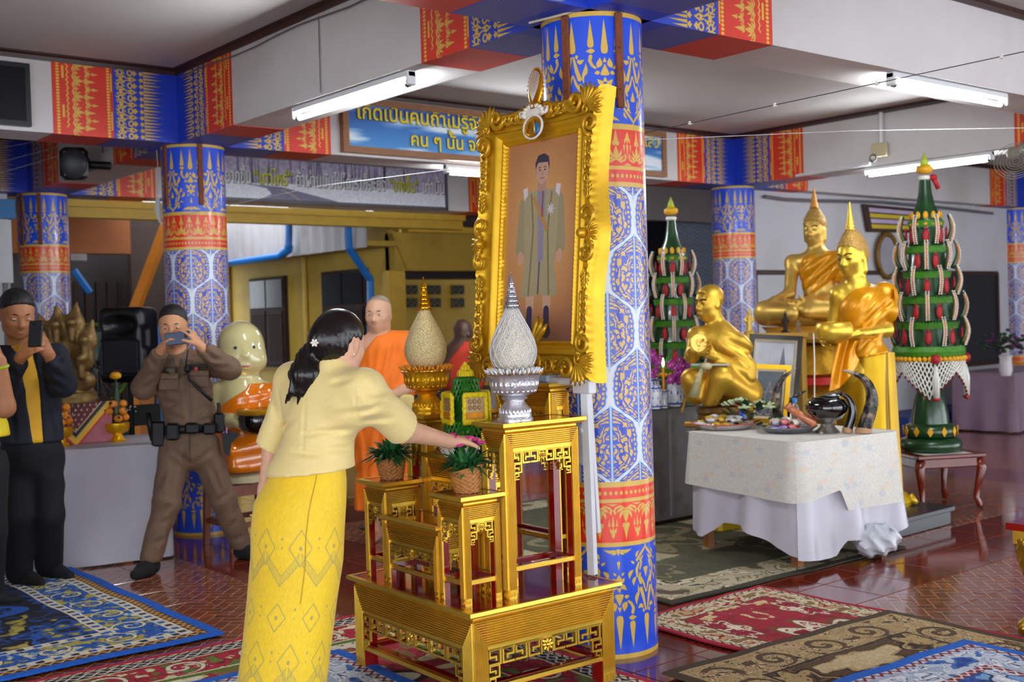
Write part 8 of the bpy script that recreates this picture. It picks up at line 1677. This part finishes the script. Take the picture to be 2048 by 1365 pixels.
# ------------------------------------------------------------------ left table and what stands on it
LIN = mat('white_linen', '#b9b6c0', .8, var=.05, vscale=5, bump=.1, bscale=150)
t = thing('offering_table', 'long table under a plain white cloth reaching the floor, behind the navy-jacketed man', 'table', (-1.5, 3.7, 0)); m = MB(); RL = rotz(-.21); o0 = A(-.56, 3.30, 0); lt = lambda x, y, z: o0+RL@A(x, y, z)
def ld(u, v):
    s = u*(2.3+.72)
    x, y, n = rim(s, 2.3, .72); x -= 2.3
    k = .006+.012*v*math.sin(u*22)+.006*math.sin(u*51+v*2)*v+.03*v; return lt(x+n[0]*k, y+n[1]*k, .70*(1-v)+.012)
m.grid(ld, 200, 8); m.add([lt(-2.3, 0, .712), lt(0, 0, .712), lt(0, .72, .712), lt(-2.3, .72, .712)], [(0, 1, 2, 3)]); m.build('cloth', LIN, t, smooth=60)
m = MB(); m.obox(lt(-1.15, .36, .685), (1.13, .35, .015), RL); m.build('tabletop', PLNK, t, smooth=0)
for x in (-2.2, -.1):
    for y in (.08, .64): m = MB(); m.obox(lt(x, y, .335), (.025, .025, .335), RL); m.build('leg', PLNK, t, smooth=0)
ZL = .712
p = at(160, 890, 7.25); t = thing('cloth_stand', 'pink-covered box with maroon brocade pointed cloth under the bronze serpent', 'stand', (p[0], p[1], ZL)); zt = at(150, 806, 7.3)[2]-.0; q = A(p[0]+.0, p[1]+.12, (ZL+zt)/2)
m = MB(); m.rbox(q, (.26, .13, (zt-ZL)/2), .01, RL); m.build('pink_box', mat('pink_cloth', '#b46a74', .75, var=.1, vscale=20), t, smooth=0)
m = MB(); fq = lambda x, z: q+RL@A(x, -.137, z); h = (zt-ZL)/2; m.add([fq(-.25, h+.004), fq(.25, h+.004), fq(.0, -h-.02)], [(2, 1, 0)], None, [[(.5, -.0+.03), (1, .98), (0, .98)]]); m.add([q+RL@A(-.25, -.137, h+.004), q+RL@A(.25, -.137, h+.004), q+RL@A(.25, .12, h+.004), q+RL@A(-.25, .12, h+.004)], [(0, 1, 2, 3)], None, [[(.4, .9), (.6, .9), (.6, 1), (.4, 1)]]); m.build('brocade_cloth', mat('brocade', '#fff', .6, img=image('band_print', cloth_band_print()), var=.03), t, smooth=0)
def marigold_bowl(x, y, d, label, tall):
    p = at(x, y, d); p = A(p[0], p[1], ZL); t = thing('marigold_bowl', label, 'offering', tuple(p)); b = MB(); b.lathe([(.05, 0), (.052, .01), (.035, .025), (.03, .05), (.06, .062), (.072, .08), (.075, .12), (.07, .12)], p, 32, lobes=16, lamp=.02); b.build('bowl', GRP, t, smooth=50)
    if tall: b = MB(); b.lathe([(.035, .1), (.03, .2), (.018, .32), (.006, .4)], p, 14); b.build('leaf_cone', mat('dark_cone', '#1a3a1c', .4), t, smooth=180); b = MB(); b.lathe([(.012, .395), (.034, .405), (.036, .425), (.02, .44)], p, 16, lobes=8, lamp=.05); b.build('top_marigold', mat('marigold', '#e2a410'), t, smooth=180); b = MB(); b.ell(p+A(0, 0, .445), (.012, .012, .01), nu=7, nv=5); b.build('purple_bud', mat('purple_bud', '#3a1a4a', .6), t, smooth=180)
    for k in range(9):
        a = 2*PI*k/9+.3; z = .15+.045*(k % 3); r = .062-.012*(k % 3); c = p+A(r*math.cos(a), r*math.sin(a), z); m = MB(); n = nz(A(math.cos(a), math.sin(a), .3))
        m.ell(c, (.028, .028, .024), nu=10, nv=7, mi=0); m.ell(c+n*.02, (.011, .011, .011), nu=7, nv=5, mi=1); m.build('marigold', [mat('orange_marigold', '#e08410', .6, var=.25, vscale=60, bump=.5, bscale=90), mat('purple_bud', '#3a1a4a')], t, smooth=180)
    b = MB()
    for k in range(20): a = rnd.uniform(0, 6.28); q = A(math.cos(a), math.sin(a), rnd.uniform(.2, .8)); c = p+A(0, 0, .16)+q*rnd.uniform(.08, .12); b.ell(c, .004, nu=5, nv=4)
    b.build('white_bead_sprigs', BEAD, t, smooth=180, kind='stuff')
marigold_bowl(236, 892, 7.35, 'gold bowl of marigolds with tall leaf cone on the white table', True); marigold_bowl(122, 897, 7.15, 'gold bowl of marigolds half hidden by the navy jacket', False)
# big loudspeaker on its stand
Z0 = 7.9; p = J(258, 690); Rs = basis(nz(-FWD+RGT*-.1), UP); t = thing('loudspeaker', 'large black loudspeaker on a stand behind the left table', 'speaker', (p[0], p[1], 0)); SPK = mat('speaker_black', '#0d0e12', .35, var=.1)
B = Blob(p-.36, p+.36, .012); B.box(p, (.165, .14, .255), Rs, .05); B.ell(p+Rs@A(0, .16, .13), A(.12, .08, .075), Rs, .015, 's'); B.box(p+Rs@A(.17, .12, .05), (.03, .08, .07), Rs, .02, .02, 's'); B.box(p+Rs@A(-.17, .12, .05), (.03, .08, .07), Rs, .02, .02, 's'); B.build('cabinet', SPK, t, 1)
m = MB(); m.rbox(p+Rs@A(0, .138, -.08), (.135, .008, .125), .02, Rs); m.build('grille', mat('speaker_grille', '#16181e', .7, var=.3, vscale=200), t, smooth=30); m = MB(); m.rbox(p+Rs@A(.03, .148, -.17), (.03, .003, .009), .002, Rs); m.build('badge', mat('red_plate', '#4a1018', .5), t, smooth=0)
m = MB(); q = A(p[0], p[1], 0); m.tube([q+A(0, 0, p[2]-.25), q+A(0, 0, .25)], .018, 8); m.build('pole', BLK, t)
for k in range(3): a = k*2*PI/3+.4; m = MB(); m.tube([q+A(0, 0, .55), q+A(.3*math.cos(a), .3*math.sin(a), .015)], .012, 6); m.build('leg', BLK, t)
m = MB(); pass
# pedestal fan with green blades
p = J(186, 730, .1); Rf = basis(nz(RGT*.75-FWD*.65), UP); t = thing('pedestal_fan', 'pedestal fan with grey cage and lime-green ring beside the bronze serpent', 'fan', (p[0], p[1], 0)); m = MB()
for j in range(28): a = 2*PI*j/28; m.tube([p+Rf@A(.03*math.cos(a), .05, .03*math.sin(a)), p+Rf@A(.2*math.cos(a), .06, .2*math.sin(a)), p+Rf@A(.275*math.cos(a), 0, .275*math.sin(a)), p+Rf@A(.2*math.cos(a), -.06, .2*math.sin(a))], .0025, 4)
m.build('cage', mat('grey_wire', '#7d8488', .4, .3), t, kind='stuff'); m = MB(); m.tube([p+Rf@A(.28*math.cos(a), 0, .28*math.sin(a)) for a in np.linspace(0, 2*PI, 33)[:-1]], .012, 6, closed=True); m.build('lime_rim', mat('lime_plastic', '#7cc83a', .4), t)
for j in range(4): a = j*PI/2+.4; m = MB(); m.add([p+Rf@A(.03*math.cos(a), .01, .03*math.sin(a)), p+Rf@A(.22*math.cos(a-.35), -.02, .22*math.sin(a-.35)), p+Rf@A(.25*math.cos(a), 0, .25*math.sin(a)), p+Rf@A(.22*math.cos(a+.35), .03, .22*math.sin(a+.35))], [(0, 1, 2, 3), (3, 2, 1, 0)]); m.build('blade', mat('pale_green_blade', '#8fb8a0', .35), t, smooth=180)
m = MB(); m.ell(p-Rf@A(0, .09, 0), (.06, .08, .06), Rf, 12, 8); m.tube([p-Rf@A(0, .09, 0), A(*(p-Rf@A(0, .09, 0))[:2], .03)], .016, 8); m.lathe([(.2, 0), (.2, .02), (.03, .04)], A(*(p-Rf@A(0, .09, 0))[:2], 0), 24); m.build('stand', mat('dark_grey_plastic', '#2a2c30', .5), t, smooth=50)
# dark chair with a silver tray behind the officer
p = at(292, 862, 8.75); t = thing('side_chair', 'black chair frame behind the man in uniform', 'chair', (p[0], p[1], 0)); m = MB(); m.rbox(A(p[0], p[1], .42), (.2, .2, .02), .01); m.build('seat', BLK, t, smooth=0)
for x, y in ((-1, -1), (1, -1), (1, 1), (-1, 1)): m = MB(); m.tube([A(p[0]+x*.18, p[1]+y*.18, 0), A(p[0]+x*.18, p[1]+y*.18, .84 if y > 0 else .42)], .013, 6); m.build('leg', BLK, t)
m = MB(); m.rbox(A(p[0], p[1]+.18, .76), (.18, .01, .08), .005); m.build('backrest', BLK, t, smooth=0)
m = MB(); m.lathe([(.16, 0), (.17, .012), (.15, .03), (.1, .055), (.02, .07)], A(p[0], p[1], .44), 28); o = m.build('serving_dome', STL, None, smooth=60); tag(o, 'domed silver cover on the black chair behind the man in uniform', 'lid')
# gilt corner of another altar at the right edge
p = A(1.36, -1.20, 0); t = thing('carved_altar', 'carved gilt altar leg with red top, cut off by the right edge', 'altar table', tuple(p)); B = Blob(p+A(-.14, -.14, 0), p+A(.14, .14, .5), .008); 
B.chain([p+A(.0, .0, .39), p+A(.01, -.01, .33), p+A(.02, -.02, .2), p+A(.02, -.02, .1), p+A(-.02, .02, .035)], [.075, .07, .045, .04, .045], .03); B.warp(lambda P: .006*np.sin(P[..., 2]*110+np.sin(P[..., 0]*90)*1.5)*np.sin(P[..., 0]*120+P[..., 1]*120)); B.plane(A(0, 0, .003), A(0, 0, -1)); B.build('carved_leg', mat('carved_gold', '#b8922c', .3, .9, var=.25, vscale=20), t, 1)
m = MB(); m.box(p[0]-.08, p[0]+.9, p[1]-.9, p[1]+.08, .46, .49); m.build('red_top', LAC, t, smooth=0); m = MB(); m.box(p[0]-.06, p[0]+.88, p[1]-.88, p[1]+.06, .40, .46); m.build('gilt_apron', GLD, t, smooth=0)
for x, y in ((.8, 0), (0, -.8), (.8, -.8)): m = MB(); m.tube([p+A(x, y, .42), p+A(x, y, 0)], [.06, .04], 8); m.build('leg', GLD, t)
# ------------------------------------------------------------------ carpets
def carpet(name, label, c, ang, w, h, z, arr):
    t = MB(); R = rotz(ang); c = A(c[0], c[1], z); f = lambda x, y, dz: c+R@A(x, y, dz); th = .008; n = 24
    t.grid(lambda u, v: f(w*u+.006*math.sin(v*23), h*v+.006*math.sin(u*19), th+.002*math.sin(u*9)*math.sin(v*7)), n, n)
    for a, b2 in (((0, 0), (1, 0)), ((1, 0), (1, 1)), ((1, 1), (0, 1)), ((0, 1), (0, 0))):
        for k in range(n):
            u0, u1 = [tuple(a[i]+(b2[i]-a[i])*q for i in (0, 1)) for q in (k/n, (k+1)/n)]; g = lambda u, dz: f(w*u[0]+.006*math.sin(u[1]*23), h*u[1]+.006*math.sin(u[0]*19), dz); t.quad(g(u0, 0), g(u1, 0), g(u1, th), g(u0, th), uv=((.002, .002), (.004, .002), (.004, .004), (.002, .004)))
    o = t.build(name, mat('pile_'+label[:18], '#fff', .95, img=image('im_'+label[:14], arr), var=.08, vscale=30, bump=.25, bscale=260), None, smooth=0); tag(o, label, 'carpet'); return o
BL = carpet_print(2.3, 2.6, [(0, '#1260c8', '', ()), (.055, '#5a2a20', 'wave', ['#d0a850']), (.105, '#e2dac2', 'check', ['#2a62b8', '#141420']), (.165, '#1a5cc0', 'scroll', ['#7aa0cc', '#e0d8b8', '#2a62a8', '#b8a850', '#101020']), (.36, '#e2dac2', 'check', ['#2a62b8', '#141420']), (.42, '#4a2038', 'wave', ['#d8c8b8'])], ('#15152c', ['#8a8440', '#b8a850', '#2050a0', '#101830', '#0c0c18', '#1c58b8'], .1), 3)
carpet('carpet', 'blue bordered carpet with dark floral field under the men at left', (-1.14-2.3, 1.34), 0, 2.3, 2.6, .012, BL)
RD = lambda w, h, sd: carpet_print(w, h, [(0, '#b81838', '', ()), (.03, '#e0d4b4', 'wave', ['#40281c']), (.06, '#1c1418', 'link', ['#e0d8d0']), (.13, '#d9c99c', '', ()), (.145, '#b81838', 'scroll', ['#d8c48c', '#e6dcc0', '#a81430', '#6a7a2c', '#3a2014']), (.36, '#e2d8bc', '', ()), (.375, '#5c7a1c', '', ()), (.41, '#e2d8bc', 'flor', ['#d8c9a0', '#efe6d0', '#b83848', '#8a7a3c', '#4a3020'])], ('#b01634', ['#d8c48c', '#e8e0c4', '#c02440', '#8a6a3a', '#3c2418', '#e4dcc4'], .12), sd)
carpet('carpet', 'crimson floral carpet between the woman and the blue carpet', (-3.0, -.55), -.03, 2.75, 1.84, .002, RD(2.75, 1.84, 8))
SB = carpet_print(1.3, 1.9, [(0, '#1464cc', '', ()), (.05, '#c8ccd8', 'wave', ['#7a2430']), (.09, '#c9d4e4', 'flor', ['#3a74c0', '#20489a', '#e4e8f0', '#a8b8d0', '#28406c']), (.25, '#8a2434', 'wave', ['#e0d8d0']), (.285, '#1a62c4', '', ())], ('#1a62c4', ['#d4dce8', '#eef0f4', '#2a50a0', '#7aa8d8', '#142a5c', '#c9d4e4'], .1), 12)
carpet('carpet', 'small pale blue carpet under the skirt hem at the bottom edge', (-2.32, -1.2), -.04, 1.33, 1.95, .022, SB)
OL = carpet_print(1.95, 3.0, [(0, '#3a382c', '', ()), (.05, '#c0b494', 'flor', ['#d8ceb0', '#a08a60', '#b0a27c', '#5a5040', '#4a4434']), (.32, '#5c5a40', '', ())], ('#5e5c42', ['#6a664a', '#b8ab88', '#58563e', '#50503a', '#56523c', '#8a8260'], .22), 21)
carpet('carpet', 'olive green carpet with beige scroll border under the food table', (.68, .26), -.03, 1.95, 3.0, .003, OL)
carpet('carpet', 'red floral carpet right of the main column', (.30, -1.75), .0, .96, 1.94, .008, carpet_print(.96, 1.94, [(0, '#a8142e', '', ()), (.03, '#ddd2b4', 'wave', ['#40281c']), (.055, '#d9cca6', 'flor', ['#b01c34', '#c4ac70', '#e6dcc0', '#8a6a3a', '#4a2c1a']), (.17, '#4a2c1a', '', ()), (.178, '#a8142e', '', ())], ('#a81430', ['#b01c38', '#d8c48c', '#a01230', '#8c1028', '#7c4a24', '#e6dec4'], .09), 33))
BR = carpet_print(1.5, 2.1, [(0, '#4a3a28', '', ()), (.045, '#b79c6c', '', ()), (.06, '#bba273', 'scroll', ['#cdb688', '#5e4428', '#bba273', '#b09464', '#2e2014']), (.27, '#3c2c1e', '', ()), (.285, '#8a6a42', '', ())], ('#5a4228', ['#b59a68', '#cdb88c', '#6e5232', '#3c2a1a', '#241810', '#b59a68'], .13), 41)
carpet('carpet', 'brown and beige scroll-bordered carpet lying over the red one', (-.30, -2.58), -.06, 1.42, 2.1, .018, BR)
carpet('carpet', 'bright blue carpet at the bottom right corner', (-.35, -2.95), -.06, 1.24, 1.95, .03, SB)

# boards at the far left
t = thing('wall_screen', 'black flat screen on the white beam at the top left corner', 'screen', tuple(on_y(20, 200, d1-bw-.03))); a, c_ = on_y(-60, 112, d1-bw-.03), on_y(62, 254, d1-bw-.03); m = MB(); m.box(a[0]-.3, c_[0], d1-bw-.05, d1-bw-.001, c_[2], a[2]-.01); m.build('bezel', mat('black_plastic', '#111215'), t, smooth=0); m = MB(); m.box(a[0]-.26, c_[0]-.03, d1-bw-.053, d1-bw-.05, c_[2]+.03, a[2]-.04); m.build('display', PANE, t, smooth=0)
t = thing('notice_board', 'white board with blue header at the left edge behind the navy-jacketed man', 'board', tuple(on_y(10, 560, 6.9))); a, c_ = on_y(-70, 395, 6.9), on_y(27, 566, 6.9); h_ = on_y(27, 440, 6.9); m = MB(); m.box(a[0], c_[0], 6.9, 6.95, c_[2]-.0, h_[2]); m.build('white_panel', mat('whiteboard', '#b9b9be'), t, smooth=0); m = MB(); m.box(a[0], c_[0]+.04, 6.9, 6.95, h_[2]+.01, a[2]); m.build('blue_header', mat('blue_header', '#1a6aa8', .5), t, smooth=0)
for x in (a[0]+.1, c_[0]-.05): m = MB(); m.box(x-.02, x+.02, 6.95, 6.98, 0, h_[2]); m.build('leg', CAPM, t, smooth=0)

# small wires and cloths
b = MB(); b.tube([A(-bw-.012, y, HC-.075-.01*math.sin(y*5)) for y in np.linspace(3.75, .3, 14)], .005, 5); o = b.build('cable', CBL, None); tag(o, 'thin cable running under the cornice of the white beam left of the portrait', 'cable')
b = MB(); b.tube([on_x(637, 32, -bw-.008), on_x(641, 186, -bw-.008)], .003, 5); o = b.build('wire', CBL, None); tag(o, 'thin upright wire down the white beam to the nearest fluorescent tube', 'wire')
b = MB(); b.tube([at(1058, 46, 4.8), at(1110, 33, 4.75), at(1150, 22, 4.75), at(1166, 8, 4.78)], .005, 6); o = b.build('cable', mat('cream_cable', '#b5ab94', .6), None); tag(o, 'cream cable looping across the top of the main column', 'cable')
t = thing('string_line', 'knotted white cords hanging at the left side of the middle column', 'string', tuple(at(316, 440, 8.05))); b = MB(); b.tube([at(313, 300, 8.05), at(317, 350, 8.05), at(315, 398, 8.05)], .003, 5); b.build('cord', WST, t)
for k in range(3): b = MB(); b.tube([at(314+2*k, 396, 8.05), at(312+4*k, 420+6*k, 8.05), at(316+3*k, 440+5*k, 8.05)], [.008, .010, .005], 6); b.build('tassel', WST, t)
for y, cc, nm, lb in ((.10, '#1e8a4c', 'green_cloth', 'folded green cloth on the highest gilded table behind the bowls'), (-.055, '#a9c4e0', 'blue_cloth', 'folded pale blue cloth on the highest gilded table behind the bowls')):
    b = MB(); b.rbox(ST(A(-.388, y, 1.176)[None])[0], (.026, .068, .014), .004, RST); o = b.build('folded_cloth', mat(nm, cc, .6), None, smooth=0); tag(o, lb, 'cloth')
